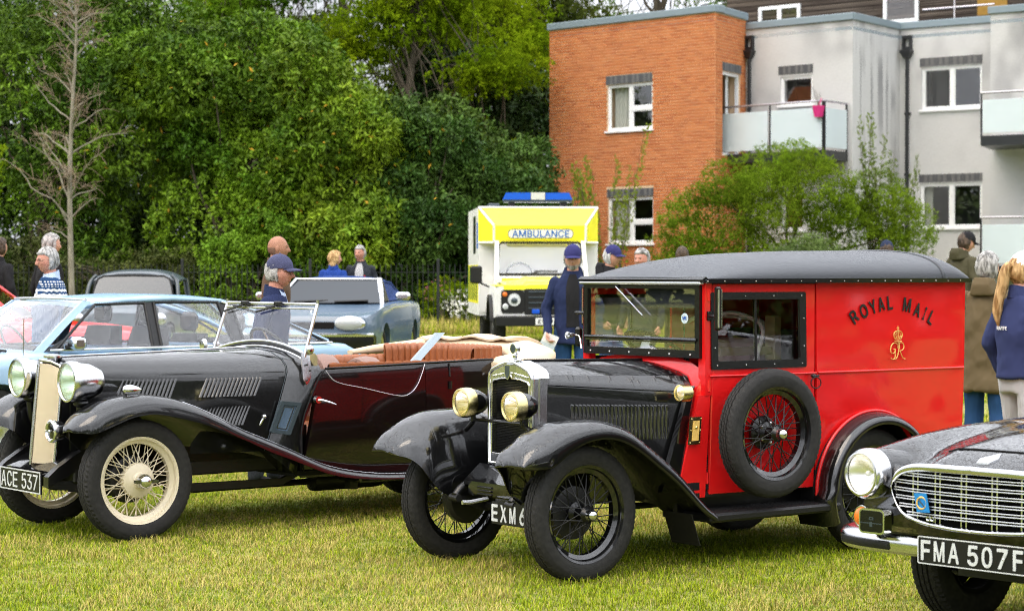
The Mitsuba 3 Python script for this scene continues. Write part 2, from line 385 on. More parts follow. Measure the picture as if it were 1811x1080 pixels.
def crown(lumps, sprays, per, L, cols, seed, droop=.25, flat=0., width=.36, shell=(.72, 1.06), yellow=0., spread=.9, sub=7):
    """leaf sprays through the outer volume of several ellipsoid lumps (x,y,z,rx,ry,rz)"""
    r = np.random.default_rng(seed); lumps = np.asarray(lumps, float)
    if sub:
        S = []
        for l in lumps:
            for _ in range(sub):
                d = unit(r.normal(size=3) + [0, -.6, .25]); f = r.uniform(.28, .50)
                S.append([*(l[:3] + d * l[3:] * r.uniform(.80, 1.02)), *(l[3:] * f * [1, 1, .80])])
        lumps = np.vstack([lumps * [1, 1, 1, .82, .82, .82], S])
    area = (lumps[:, 3] * lumps[:, 5] + lumps[:, 3] * lumps[:, 4] + lumps[:, 4] * lumps[:, 5]); area /= area.sum()
    k = r.choice(len(lumps), sprays * 2, p=area)
    u = unit(r.normal(size=(sprays * 2, 3)))
    wob = .72 + .56 * meshkit.fbm(u * 2.6 + k[:, None] * 7.1, 3, seed)
    c = lumps[k, :3] + u * lumps[k, 3:] * (wob * r.uniform(*shell, sprays * 2))[:, None]
    inside = np.zeros(len(c), bool)
    for i, l in enumerate(lumps): inside |= (k != i) & ((((c - l[:3]) / l[3:]) ** 2).sum(1) < .30)
    c, u, k = c[~inside & (c[:, 2] > .1)][:sprays], u[~inside & (c[:, 2] > .1)][:sprays], k[~inside & (c[:, 2] > .1)][:sprays]
    n = len(c); out = unit(u + r.normal(size=(n, 3)) * .35 + [0, 0, .15])
    tone = (.50 + 1.0 * meshkit.fbm(c * .9, 3, seed + 3)) * r.uniform(.75, 1.25, n)
    mixc = np.clip(meshkit.fbm(c * .7, 2, seed + 9) * 1.8 - .45 + r.normal(size=n) * .12, 0, 1)
    base = np.asarray(cols[0]) * (1 - mixc[:, None]) + np.asarray(cols[1]) * mixc[:, None]
    base = base * tone[:, None]
    P = np.repeat(c, per, 0); O = np.repeat(out, per, 0); C = np.repeat(base, per, 0); m = len(P)
    D = unit(O * .55 + unit(r.normal(size=(m, 3))) * spread - [0, 0, droop])
    P = P + D * L * .12 + r.normal(size=(m, 3)) * L * .25
    N = unit(r.normal(size=(m, 3)) * (1 - flat) * .7 + [0, 0, .9] + O * .4)
    l = L * r.uniform(.6, 1.2, m)
    C = C * r.uniform(.75, 1.3, (m, 1))
    if yellow:
        y = r.random(m) < yellow; C[y] = np.array([.50, .30, .03]) * r.uniform(.7, 1.2, (y.sum(), 1))
    return leaf_mesh(P, D, N, l, l * width * r.uniform(.8, 1.2, m), C), c


def limbs(base, tips, r0, seed, n=8, sides=6, rt=.006):
    """tapered wandering limbs from base points to tips"""
    r = np.random.default_rng(seed); out = []
    for b, t in zip(base, tips):
        b, t = np.asarray(b, float), np.asarray(t, float); s = np.linspace(0, 1, n)[:, None]
        w = np.cumsum(r.normal(size=(n, 3)), 0) * np.linalg.norm(t - b) * .025 * np.sin(s * np.pi)
        p = b + (t - b) * s + w + np.array([0, 0, 1]) * np.sin(s * np.pi) * np.linalg.norm((t - b)[:2]) * .12
        out.append(tube(p, np.linspace(r0, rt, n), sides))
    return out


def shrub(name, label, lumps, sprays, per, L, cols, seed, mat='leaves', group=None, **k):
    t = Thing(name, label, 'tree' if 'tree' in name else 'shrub', None, group)
    (m, c), pts = crown(lumps, sprays, per, L, cols, seed, **k)
    t.add('crown', m, mat, color=c, kind='stuff')
    r = np.random.default_rng(seed + 1); l0 = np.asarray(lumps, float)
    foot = np.array([l0[0, 0], l0[0, 1], float(gz(l0[0, 1])) - .1])
    tips = pts[r.choice(len(pts), 16)]
    hub = foot + [0, 0, max(.5, .35 * (l0[:, 2].max() - foot[2]))]
    t.add('trunk', cat(limbs([foot + r.normal(size=3) * [.12, .12, 0] for _ in range(4)], [hub + r.normal(size=3) * .2 for _ in range(4)], .09, seed, rt=.06)), 'bark', True)
    t.add('branches', cat(limbs([hub] * 16, tips, .05, seed + 2)), 'bark', True)
    return t


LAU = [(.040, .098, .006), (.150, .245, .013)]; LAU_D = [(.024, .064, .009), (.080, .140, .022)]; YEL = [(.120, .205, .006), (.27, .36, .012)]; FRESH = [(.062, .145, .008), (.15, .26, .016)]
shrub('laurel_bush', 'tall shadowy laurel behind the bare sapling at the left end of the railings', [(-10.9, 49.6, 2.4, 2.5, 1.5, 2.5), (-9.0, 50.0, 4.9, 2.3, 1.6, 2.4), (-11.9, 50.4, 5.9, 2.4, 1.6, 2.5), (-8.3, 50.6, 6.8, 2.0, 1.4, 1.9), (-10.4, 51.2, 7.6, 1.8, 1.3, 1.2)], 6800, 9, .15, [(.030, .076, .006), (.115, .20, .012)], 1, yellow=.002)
shrub('laurel_bush', 'bright green glossy laurel between the bare sapling and the bald man', [(-6.6, 48.6, 2.1, 2.0, 1.3, 2.2), (-5.3, 49.0, 4.2, 2.0, 1.4, 2.1), (-7.1, 49.6, 5.2, 1.8, 1.3, 1.9), (-5.8, 50.2, 6.3, 1.7, 1.2, 1.4)], 7000, 10, .15, LAU, 2, yellow=.003)
shrub('laurel_bush', 'broad light green laurel with drooping leaves behind the blonde woman', [(-3.9, 48.3, 2.2, 1.9, 1.2, 2.2), (-3.5, 49.2, 4.0, 1.9, 1.3, 1.9), (-4.5, 49.4, 5.4, 1.5, 1.2, 1.5)], 6000, 10, .15, [(.048, .112, .007), (.185, .27, .016)], 3, yellow=.006)
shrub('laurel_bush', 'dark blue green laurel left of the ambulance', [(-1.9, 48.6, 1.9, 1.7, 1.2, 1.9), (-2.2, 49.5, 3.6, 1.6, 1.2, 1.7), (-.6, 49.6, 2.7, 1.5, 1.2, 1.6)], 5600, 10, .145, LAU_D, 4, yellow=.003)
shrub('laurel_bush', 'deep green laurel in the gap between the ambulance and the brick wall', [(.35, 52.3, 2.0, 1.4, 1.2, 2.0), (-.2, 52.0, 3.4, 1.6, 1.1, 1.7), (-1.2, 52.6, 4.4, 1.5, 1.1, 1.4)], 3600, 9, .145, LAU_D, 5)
shrub('hedge_shrub', 'low mid green undergrowth shrub behind the railings at the left', [(-8.0, 47.6, .9, 1.9, .7, 1.0), (-10.4, 47.7, 1.0, 1.7, .7, 1.1)], 2200, 9, .11, [(.05, .065, .018), (.10, .12, .028)], 6)
shrub('hedge_shrub', 'lime green shrub with small leaves at the left edge of the picture', [(-11.7, 46.2, 3.4, .8, .7, 1.3), (-12.1, 46.4, 2.2, .9, .7, 1.1)], 1300, 9, .09, YEL, 7, mat='soft_leaves')
shrub('hedge_shrub', 'fresh green shrub in front of the laurels behind the grey saloon roof', [(-5.9, 47.4, 1.3, 1.5, .6, 1.4), (-4.4, 47.5, 1.0, 1.3, .6, 1.1)], 2200, 9, .10, FRESH, 8)
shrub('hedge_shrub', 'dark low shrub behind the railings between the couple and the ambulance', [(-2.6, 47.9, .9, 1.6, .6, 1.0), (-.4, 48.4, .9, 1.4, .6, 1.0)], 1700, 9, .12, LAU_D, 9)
TREES = [((-10.6, 56), 11.5, 'tall thin tree with sparse leaves and sky showing through at the left', YEL, 3200, 3.2), ((-6.9, 57), 10.5, 'tall light green tree behind the bright laurel', FRESH, 4200, 3.0), ((-4.6, 60), 13.5, 'tall tree with a straight brown trunk behind the laurels', [(.075, .125, .014), (.17, .22, .028)], 4600, 3.2),
         ((-2.5, 54.5), 9.6, 'spreading tree with yellow green spring leaves above the dark laurel', YEL, 6800, 3.0), ((-.1, 61), 12.5, 'dark tree with bare brown twigs against the brick wall', [(.055, .08, .016), (.15, .16, .030)], 7500, 3.6), ((4.6, 66), 13.5, 'far green tree above the roof of the brick building', FRESH, 3000, 3.4), ((-2.6, 66), 14.5, 'far dark tree filling the gap behind the spreading tree', [(.045, .08, .014), (.12, .16, .024)], 5200, 4.2), ((-8.8, 68), 14.0, 'far pale tree behind the laurels at the upper left', YEL, 4600, 4.0), ((-1.0, 58.5), 11.0, 'yellow green tree whose crown meets the top left corner of the brick wall', YEL, 6500, 2.2)]
for i, ((X, Y), h, lab, cols, ns, R0) in enumerate(TREES):
    r = np.random.default_rng(60 + i); t = Thing('broadleaf_tree', lab, 'tree')
    z0 = float(gz(Y)); top = np.array([X + r.normal() * .3, Y, z0 + h * .86])
    tr_p = np.array([[X, Y, z0 - .2], [X + .05, Y, z0 + h * .3], [X - .1, Y, z0 + h * .6], top])
    t.add('trunk', tube(spline(tr_p, 8), np.linspace(.22 if i != 2 else .27, .05, 25), 10), 'bark', True)
    lum = []
    for q in range(22):
        a = r.uniform(0, 2 * np.pi); f = r.uniform(.26, 1.0); R = R0 * np.sin(np.pi * min(.95, .25 + f * .70)) * r.uniform(.3, 1)
        lum.append([X + R * math.cos(a), Y + R * .6 * math.sin(a), z0 + h * f, r.uniform(.9, 1.7), r.uniform(.7, 1.2), r.uniform(.5, 1.0)])
    (m, c), pts = crown(lum, ns, 11, .11 if i != 1 else .13, cols, 80 + i, droop=.1, width=.5, shell=(.15, 1.12), spread=1.2, sub=0)
    t.add('crown', m, 'soft_leaves', color=c, kind='stuff')
    bs = [np.array([X, Y, z0 + h * np.clip(l[2] / h - .18, .15, .8)]) for l in lum]
    t.add('branches', cat(limbs(bs, [l[:3] for l in lum], .06, 90 + i, 9), limbs([lum[j % 22][:3] for j in range(90)], pts[r.choice(len(pts), 90)], .018, 95 + i, 6, 4, .004)), 'bark', True)
# unseen trees added behind and beside the camera, to darken reflections in paint
r = np.random.default_rng(12); ring = []
for q in range(64):
    a = math.radians(30 + 300 * q / 63 + r.uniform(-2, 2)); d = r.uniform(60, 80); h = r.uniform(5, 10)
    for _ in range(8): ring.append([d * math.sin(a) + r.normal() * 2.2, d * math.cos(a) + r.normal() * 2.2, h * r.uniform(.08, .95), r.uniform(2, 4), r.uniform(2, 4), r.uniform(1.6, 3.2)])
(m, c), _ = crown(ring, 42000, 3, 1.0, [(.022, .045, .008), (.06, .095, .014)], 13, width=.6, sub=0, shell=(.3, 1.05))
setting('unseen_trees', m, 'leaves', True, 'stuff', c, 'unseen line of trees added round the far sides of the field')
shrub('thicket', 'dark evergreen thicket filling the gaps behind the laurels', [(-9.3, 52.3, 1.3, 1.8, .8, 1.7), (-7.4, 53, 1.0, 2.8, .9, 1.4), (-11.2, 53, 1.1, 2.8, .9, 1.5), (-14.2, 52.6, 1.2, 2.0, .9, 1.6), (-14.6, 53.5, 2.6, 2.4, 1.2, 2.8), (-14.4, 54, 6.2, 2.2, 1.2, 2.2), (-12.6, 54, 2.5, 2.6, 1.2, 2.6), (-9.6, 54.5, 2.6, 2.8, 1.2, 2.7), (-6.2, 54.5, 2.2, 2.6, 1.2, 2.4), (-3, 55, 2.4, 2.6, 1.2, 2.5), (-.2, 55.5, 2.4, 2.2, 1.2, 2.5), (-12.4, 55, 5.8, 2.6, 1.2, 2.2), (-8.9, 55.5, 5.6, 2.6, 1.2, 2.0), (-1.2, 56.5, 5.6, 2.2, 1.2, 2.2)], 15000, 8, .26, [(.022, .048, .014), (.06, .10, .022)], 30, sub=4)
# bare sapling in front of the laurels
t = Thing('bare_sapling', 'leafless pale sapling with thin brown twigs behind the blue hatchback', 'tree')
r = np.random.default_rng(77); X, Y = -9.05, 44.0; z0 = float(gz(Y))
tp = spline([[X + .06, Y, z0 - .1], [X + .02, Y, 1.8], [X, Y, 3.4], [X + .05, Y, 4.8], [X + .14, Y, 6.3], [X + .12, Y, 7.4]], 8)
t.add('trunk', tube(tp, np.linspace(.068, .014, len(tp)), 10), 'pale_bark', True)
bb, bt = [], []
for q in range(46):
    f = r.uniform(.26, .98); p = tp[int(f * (len(tp) - 1))]; a = r.uniform(0, 2 * np.pi); l = (1.9 - 1.3 * f) * r.uniform(.3, 1.05)
    bb.append(p); bt.append(p + [l * math.cos(a), l * math.sin(a) * .7, l * r.uniform(.3, 1.05)])
t.add('branches', cat(limbs(bb, bt, .02, 78, 9, 5, .005)), 'pale_bark', True)
tb, tt = [], []
for q in range(750):
    j = r.integers(46); f = r.uniform(.3, 1); p = bb[j] + (np.array(bt[j]) - bb[j]) * f + [0, 0, np.sin(f * np.pi) * .12 * 1.2]
    tb.append(p); tt.append(p + unit(r.normal(size=3) + (np.array(bt[j]) - bb[j]) * .8) * r.uniform(.12, .42))
t.add('twigs', cat(limbs(tb, tt, .0052, 79, 4, 3, .003)), 'twig', True, kind='stuff')
# planting in front of the building
shrub('willow_shrub', 'large loose green shrub growing against the pale building under its balcony', [(6.1, 47.4, 2.2, 1.9, 1.3, 1.9), (4.7, 47.2, 2.7, 1.2, 1.1, 1.2), (7.7, 47.6, 1.9, 1.4, 1.1, 1.5), (6.5, 47.2, 3.3, 1.2, 1.0, .95), (3.9, 47.0, 1.3, 1.2, .9, 1.2), (4.0, 47.1, 2.5, .9, .8, .9), (8.3, 47.6, 2.7, .9, .9, .9)], 7400, 9, .095, [(.105, .18, .010), (.225, .32, .026)], 20, mat='soft_leaves', droop=.05, width=.3)
shrub('pale_shrub', 'low silvery green shrub just above the roof of the red van', [(5.9, 45.6, 1.25, 1.1, .7, 1.05), (7.0, 45.6, 1.2, .8, .7, .85)], 1700, 9, .11, [(.10, .15, .045), (.20, .26, .09)], 21, mat='soft_leaves', droop=.0, width=.3)


def shoots(name, label, roots, tips, L, cols, seed, step=.045):
    t = Thing(name, label, 'tree' if 'tree' in name else 'shrub'); r = np.random.default_rng(seed); ls, P, D = [], [], []
    for a, b in zip(roots, tips):
        n = 12; s = np.linspace(0, 1, n)[:, None]; a, b = np.asarray(a, float), np.asarray(b, float)
        p = a + (b - a) * s + np.cumsum(r.normal(size=(n, 3)), 0) * .012
        ls.append(tube(p, np.linspace(.014, .003, n), 5))
        q = np.arange(.25, 1, step / np.linalg.norm(b - a))
        for f in q:
            for _ in range(2): P.append(a + (b - a) * f + r.normal(size=3) * .03); D.append(unit(unit(b - a) * .7 + r.normal(size=3) * .7))
    P, D = np.array(P), np.array(D); n = len(P)
    C = (np.asarray(cols[0]) + (np.asarray(cols[1]) - cols[0]) * r.random((n, 1))) * r.uniform(.8, 1.2, (n, 1))
    m, c = leaf_mesh(P, D, unit(r.normal(size=(n, 3)) + [0, 0, .6]), L * r.uniform(.6, 1.2, n), L * .42 * np.ones(n), C)
    t.add('branches', cat(ls), 'bark', True); t.add('crown', m, 'soft_leaves', color=c, kind='stuff')


r = np.random.default_rng(8)
rt = [(2.05 + r.normal() * .05, 46.6, .3) for _ in range(13)]
shoots('young_tree', 'slender young tree with upright yellow green shoots before the brick wall', rt, [(2.05 + r.uniform(-.95, 1.0), 46.6 + r.uniform(-.4, .4), r.uniform(3.0, 4.75)) for _ in range(13)], .12, [(.15, .21, .02), (.26, .32, .04)], 9)
rt = [(8.1 + r.normal() * .15, 47.6, 1.0) for _ in range(12)]
shoots('willow_shrub', 'thin upright willow shoots beside the black drainpipe', rt, [(8.1 + r.uniform(-.7, .95), 47.5 + r.uniform(-.3, .3), r.uniform(3.2, 5.1)) for _ in range(12)], .11, [(.11, .16, .03), (.20, .26, .05)], 10)
shrub('flowering_shrub', 'small garden shrub with white and pink blossom behind the railings', [(-1.55, 47.0, .8, .55, .4, .6), (-.9, 47.0, .75, .5, .4, .55)], 760, 9, .075, YEL, 22, mat='soft_leaves')
(m_, c_), _ = crown([(-1.0, 46.7, .85, .5, .3, .45)], 120, 5, .05, [(.75, .75, .62), (.85, .85, .8)], 23, width=.8)
(m2_, c2_), _ = crown([(-1.55, 46.8, 1.15, .4, .3, .25)], 26, 5, .04, [(.42, .12, .16), (.5, .2, .24)], 24, width=.8)
k_ = 'flowering_shrub'
scene[k_ + '__blossom'] = pl(m_, 'blades', color=c_); scene[k_ + '__blossom_001'] = pl(m2_, 'blades', color=c2_)
labels[k_ + '__blossom'] = {'label': 'white blossom', 'kind': 'stuff'}; labels[k_ + '__blossom_001'] = {'label': 'pink blossom', 'kind': 'stuff'}

# ---- railings ----
t = Thing('railing_fence', 'black vertical bar railings along the back of the field', 'fence')
FY, FX0, FX1 = 45.2, -12.4, 3.4; fz = float(gz(FY))
bar = pl(tube([[0, 0, 0], [0, 0, 1.36], [0, 0, 1.39]], [.009, .009, .002], 6), 'fence')
for X in np.arange(FX0, FX1, .112): t.add('bar', bar, 'fence', M=frame(X, FY, 0, fz))
for z in (.14, 1.22): t.add('rail', bx(FX0, FX1, FY - .02, FY + .02, fz + z - .006, fz + z + .006), 'fence')
post = pl(bx(-.03, .03, -.03, .03, -.1, 1.5, .006), 'fence')
for X in np.arange(FX0 + .03, FX1, 2.69): t.add('post', post, 'fence', M=frame(X + .056, FY, 0, fz))
# ---- the flats ----
class Wall:
    """vertical wall from a to b (plan), seen with a at the left; u along it, z up, d out of it towards the field"""
    def __init__(s, a, b):
        s.a, b = np.array(a, float), np.array(b, float); d = b - s.a; s.L = float(np.hypot(*d)); s.d = d / s.L
        s.ux = np.array([*s.d, 0]); s.n = np.array([s.d[1], -s.d[0], 0]); s.M = np.eye(4)
        s.M[:3, 0], s.M[:3, 1], s.M[:3, 2], s.M[:3, 3] = s.ux, -s.n, [0, 0, 1], [*s.a, 0]   # local x along, y into the wall, z up


BLa, BCa, BRa = (0.969, 55.365), (4.845, 51.351), (5.758, 53.048)
WJa, WCa, WRa, WEa, REa, RFa = (5.764, 53.096), (8.062, 50.933), (9.558, 53.06), (11.46, 51.565), (11.069, 49.808), (13.6, 47.9)
HB, HW = 7.89, 7.675
A_, S_, W_, S2_, R_, E_ = Wall(BLa, BCa), Wall(BCa, BRa), Wall(WJa, WCa), Wall(WCa, WRa), Wall(WRa, WEa), Wall(REa, RFa)


def holed(w, z0, z1, holes, thick=.30, u0=0., u1=None):
    g = sbox(u0, z0, w.L if u1 is None else u1, z1)
    for h in holes: g = g.difference(sbox(*h))
    P = lambda q, th: mv(prism(q, th, (0, 0, 0), (1, 0, 0), (0, 0, 1), (0, 1, 0)), w.M)
    if thick < .1: return P(g, thick)
    core = g.intersection(sbox(u0 + .28, z0, (w.L if u1 is None else u1) - .28, z1))
    return cat(P(g, .021), mv(P(core, thick - .025), frame(-w.n[0] * .023, -w.n[1] * .023)))


def inw(w, m): return mv(m, w.M)


def lintel(t, w, u0, u1, z0, z1):
    n = int(round((u1 - u0) / .0745)); k = t.add('lintel', inw(w, bx(u0, u1, -.004, .06, z0, z1)), 'grey_mortar', False)
    for i in range(n):
        u = u0 + (u1 - u0) * (i + .5) / n
        t.add('brick', inw(w, bx(u - .032, u + .032, -.014 - .003 * (i % 3), .03, z0 + .004, z1 - .004)), 'dark_brick' if (i * 7) % 5 < 3 else 'dark_brick_b', False, up=k)


def window(t, w, u0, u1, z0, z1, sashes, curtain=None, name='window', sill=True, tilt=0., back=.07):
    """white frame, mullions as given by the sash rectangles (fractions), panes set back"""
    fr = sbox(u0, z0, u1, z1)
    P = []
    for a, b, c, d in sashes:
        P.append((u0 + (u1 - u0) * a + .05, u0 + (u1 - u0) * b - .05, z0 + (z1 - z0) * c + .055, z0 + (z1 - z0) * d - .055))
        fr = fr.difference(sbox(P[-1][0], P[-1][2], P[-1][1], P[-1][3]))
    k = t.add(name, inw(w, prism(fr, .07, (0, back - .03, 0), (1, 0, 0), (0, 0, 1), (0, 1, 0))), 'upvc', False)
    for a, b, c, d in P:
        t.add('pane', inw(w, hull([[x, back + .015 + e + tilt * (z > c), z] for x in (a - .01, b + .01) for z in (c - .01, d + .01) for e in (0, .004)])), 'glazing', False, up=k)
        t.add('sash', inw(w, prism(sbox(a - .002, c - .002, b + .002, d + .002).difference(sbox(a + .022, c + .022, b - .022, d - .022)), .04, (0, back - .012, 0), (1, 0, 0), (0, 0, 1), (0, 1, 0))), 'upvc', False, up=k)
    if sill: t.add('sill', inw(w, bx(u0 - .05, u1 + .05, -.07, .09, z0 - .06, z0 - .004, .01)), 'upvc', False, up=k)
    if curtain:
        a, b = u0 + (u1 - u0) * curtain[0], u0 + (u1 - u0) * curtain[1]; n = 60
        x = np.linspace(a, b, n); y = back + .16 + .03 * np.sin(np.linspace(0, 9 * np.pi, n))
        t.add('curtain', inw(w, grid([[[xx, yy, zz] for xx, yy in zip(x, y)] for zz in (z0, z1)])), 'curtain', True, up=k)
    t.add('room', inw(w, cat(bx(u0 - .3, u1 + .3, 1.1, 1.14, z0 - .4, z1 + .3), bx(u0 - .34, u0 - .3, .31, 1.1, z0 - .4, z1 + .3), bx(u1 + .3, u1 + .34, .31, 1.1, z0 - .4, z1 + .3), bx(u0 - .3, u1 + .3, .31, 1.1, z0 - .44, z0 - .4), bx(u0 - .3, u1 + .3, .31, 1.1, z1 + .3, z1 + .34))), 'room', False, up=k)
    return k


def coping(t, w, z, u0=-.05, u1=None, out=.06):
    t.add('coping', inw(w, bx(u0, (w.L if u1 is None else u1) + .03, -out, .34, z - .17, z, .012)), 'coping', False)


brick = Thing('brick_building', 'orange brick corner block of the flats with white windows', 'building')
z0_ = .0
HA = [(2.04, 5.06, 3.57, 6.21), (2.07, 2.25, 3.6, 3.40)]; HS = [(.44, 4.36, 1.57, 6.38)]
wk = brick.add('wall', cat(holed(A_, z0_, HB - .15, HA), holed(S_, z0_, HB - .15, HS)), 'mortar', False)
bricks = []
for w, holes, lint in ((A_, HA, [(2.0, 6.21, 3.57, 6.44), (2.04, 3.40, 3.61, 3.61)]), (S_, HS, [(.43, 6.38, 1.62, 6.59)])):
    nb = int(w.L / .225); br = np.random.default_rng(3)
    for row in range(int((HB - .16 - z0_) / .075)):
        z = z0_ + row * .075; off = .1125 * (row % 2)
        for i in range(-1, nb + 2):
            a, b = max(0, i * .225 - off), min(w.L, i * .225 - off + .214)
            if b - a < .04: continue
            ok = True; segs = [(a, b)]
            for h in holes + lint:
                if z + .065 > h[1] and z < h[3]:
                    segs = [s for (p, q) in segs for s in ((p, min(q, h[0])), (max(p, h[2]), q)) if s[1] - s[0] > .02]
            for p, q in segs:
                d = .008 + .004 * br.random()
                bricks.append((z, w, p, q, d, int(br.integers(4))))
# the bricks that stand highest in view round the windows are parts; the rest one mass
vis = sorted(range(len(bricks)), key=lambda i: (bricks[i][1] is not A_ and bricks[i][1] is not S_, abs(bricks[i][0] - 6.9) + .25 * abs(bricks[i][2] - (bricks[i][1].L if bricks[i][1] is A_ else 0))))
first = set(vis[:300]); rest = {k: [] for k in range(4)}
for i, (z, w, p, q, d, c) in enumerate(bricks):
    m = inw(w, bx(p + .0005, q - .002, -d, .02, z, z + .060))
    if i in first: brick.add('brick', m, f'brick_{c}', False, up=wk)
    else: rest[c].append(m)
for c in range(4): brick.add('brickwork', cat(*rest[c]), f'brick_{c}', False, up=wk, kind='stuff')
coping(brick, A_, HB + .02); coping(brick, S_, HB + .018, 0.0)
brick.add('roof', prism([BLa, BCa, BRa, (1.9, 57.0)], .1, (0, 0, HB - .35)), 'coping', False)
brick.add('back_wall', cat(holed(Wall((1.9, 57.1), BLa), 0, HB - .16, []), holed(Wall(BRa, (1.9, 57.1)), 0, HB - .16, [])), 'mortar', False)
for h in HA: window(brick, A_, h[0], h[2], h[1], h[3], [(0, .50, 0, 1), (.50, 1, .46, 1), (.50, 1, 0, .46)], curtain=(.04, .45))
lintel(brick, A_, 2.0, 3.57, 6.215, 6.435); lintel(brick, A_, 2.04, 3.61, 3.405, 3.61); lintel(brick, S_, .43, 1.62, 6.385, 6.59)
dk = brick.add('door_frame', inw(S_, prism(sbox(.44, 4.36, 1.57, 6.38).difference(sbox(.50, 4.42, 1.51, 6.30)), .08, (0, .04, 0), (1, 0, 0), (0, 0, 1), (0, 1, 0))), 'upvc', False)
brick.add('door', inw(S_, mv(prism(sbox(0, 4.43, .5, 6.29).difference(sbox(.08, 4.53, .42, 6.2)), .05, (0, 0, 0), (1, 0, 0), (0, 0, 1), (0, 1, 0)), frame(1.0, .10, 20))), 'upvc', False, up=dk)
brick.add('room', inw(S_, cat(bx(.42, 1.85, .95, .98, 4.2, 6.6), bx(.42, 1.8, .31, .95, 4.3, 4.35), bx(1.8, 1.85, .31, .95, 4.3, 6.6), bx(.40, .43, .31, .95, 4.3, 6.6))), 'room', False, up=dk)

flats = Thing('rendered_flats', 'pale rendered flats with drainpipes, frosted balconies and a timber clad top storey', 'building')
hw = [(1.05, 5.58, 2.0, 6.28), (1.1, 2.55, 1.75, 3.45)]; hr = [(.60, 5.50, 2.20, 6.53), (.57, 2.62, 2.21, 3.70)]
flats.add('wall', holed(W_, 0, HW - .15, hw), 'render', False); flats.add('wall', holed(S2_, 0, HW - .151, []), 'render', False)
flats.add('wall', holed(R_, 0, HW - .15, hr), 'render', False); flats.add('wall', holed(E_, 0, HW - .15, []), 'render', False)
flats.add('wall', holed(Wall(WEa, REa), 0, HW - .151, []), 'render', False)
for w, a, b in ((W_, 0, None), (S2_, .0, None), (R_, .0, None), (E_, -.05, None)): coping(flats, w, HW + (.0 if w in (W_, R_) else -.003), a, b)
flats.add('roof', prism([WJa, WCa, WRa, WEa, REa, RFa, (15, 60), (6, 60)], .08, (0, 0, HW - .4)), 'coping', False)
window(flats, W_, *[hw[0][i] for i in (0, 2, 1, 3)], [(0, 1, 0, 1)], tilt=.22); window(flats, W_, *[hw[1][i] for i in (0, 2, 1, 3)], [(0, 1, 0, 1)])
for h in hr: window(flats, R_, h[0], h[2], h[1], h[3], [(0, .5, 0, 1), (.5, 1, 0, 1)], curtain=(.0, .0 if h[1] > 4 else .14))
lintel(flats, W_, 1.0, 2.02, 6.325, 6.54); lintel(flats, R_, .55, 2.22, 6.55, 6.765); lintel(flats, R_, .53, 2.23, 3.725, 3.925)
for w, u in ((W_, .16), (R_, .24)):
    p = flats.add('drainpipe', inw(w, cat(lathe([(0, 1.0), (.045, 1.0), (.045, 6.8), (.0, 6.8)], 12, (u, -.07, 0)))), 'pipe', 40)
    flats.add('hopper', inw(w, cat(hull([[u + sx * q, -.01 - y, z] for sx in (-1, 1) for (q, y, z) in ((.15, .2, 6.98), (.15, 0, 6.98), (.15, .2, 6.93), (.06, .13, 6.78), (.06, 0, 6.78), (.15, 0, 6.93))]), prism(sbox(u - .12, 6.97, u + .12, 7.34).difference(sbox(u - .07, 7.06, u + .07, 7.26)), .1, (0, -.12, 0), (1, 0, 0), (0, 0, 1), (0, 1, 0)))), 'pipe', False, up=p)
    for z in (2.2, 3.9, 5.4): flats.add('bracket', inw(w, bx(u - .08, u + .08, -.075, -.005, z, z + .05)), 'pipe', False, up=p)
# top storey in dark boarding, set back
TC = Wall((5.75, 57.6), (14.6, 49.9)); TD = Wall((5.75, 57.6), (6.6, 58.4))
tk = flats.add('top_storey', cat(mv(bx(0, TC.L, .03, .25, 7.3, 10.6), TC.M)), 'timber', False)
for row in range(23):
    z = 7.35 + row * .135; cuts = [0] + sorted(np.random.default_rng(row).uniform(.8, TC.L - .8, 3)) + [TC.L]
    for a, b in zip(cuts[:-1], cuts[1:]): flats.add('board', mv(hull([[x, y, zz] for x in (a + .003, b - .003) for y, zz in ((.04, z), (-.012, z), (.004, z + .128), (.04, z + .128))]), TC.M), 'timber', False, up=tk)
for (a, b, z0, z1) in ((1.05, 2.35, 7.75, 8.52), (4.85, 5.85, 7.78, 9.6)):
    k = flats.add('window', mv(prism(sbox(a, z0, b, z1).difference(sbox(a + .09, z0 + .1, b - .09, z1 - .09)), .1, (0, -.06, 0), (1, 0, 0), (0, 0, 1), (0, 1, 0)), TC.M), 'upvc', False)
    flats.add('pane', mv(bx(a + .05, b - .05, -.022, -.018, z0 + .05, z1 - .05), TC.M), 'glazing', False, up=k)
    if b - a > 1.1: flats.add('mullion', mv(bx((a + b) / 2 - .06, (a + b) / 2 + .06, -.05, -.016, z0 + .1, z1 - .09), TC.M), 'upvc', False, up=k)
flats.add('panel', mv(bx(7.5, 8.3, -.05, -.015, 7.8, 9.6), TC.M), 'golden_timber', False, up=tk)
rk = flats.add('roof_rail', inw(R_, cat(rod([.5, .25, 7.98], [2.4, .25, 7.98], .025), rod([1.35, .25, 7.6], [1.35, .25, 9.2], .025))), 'steel', True)


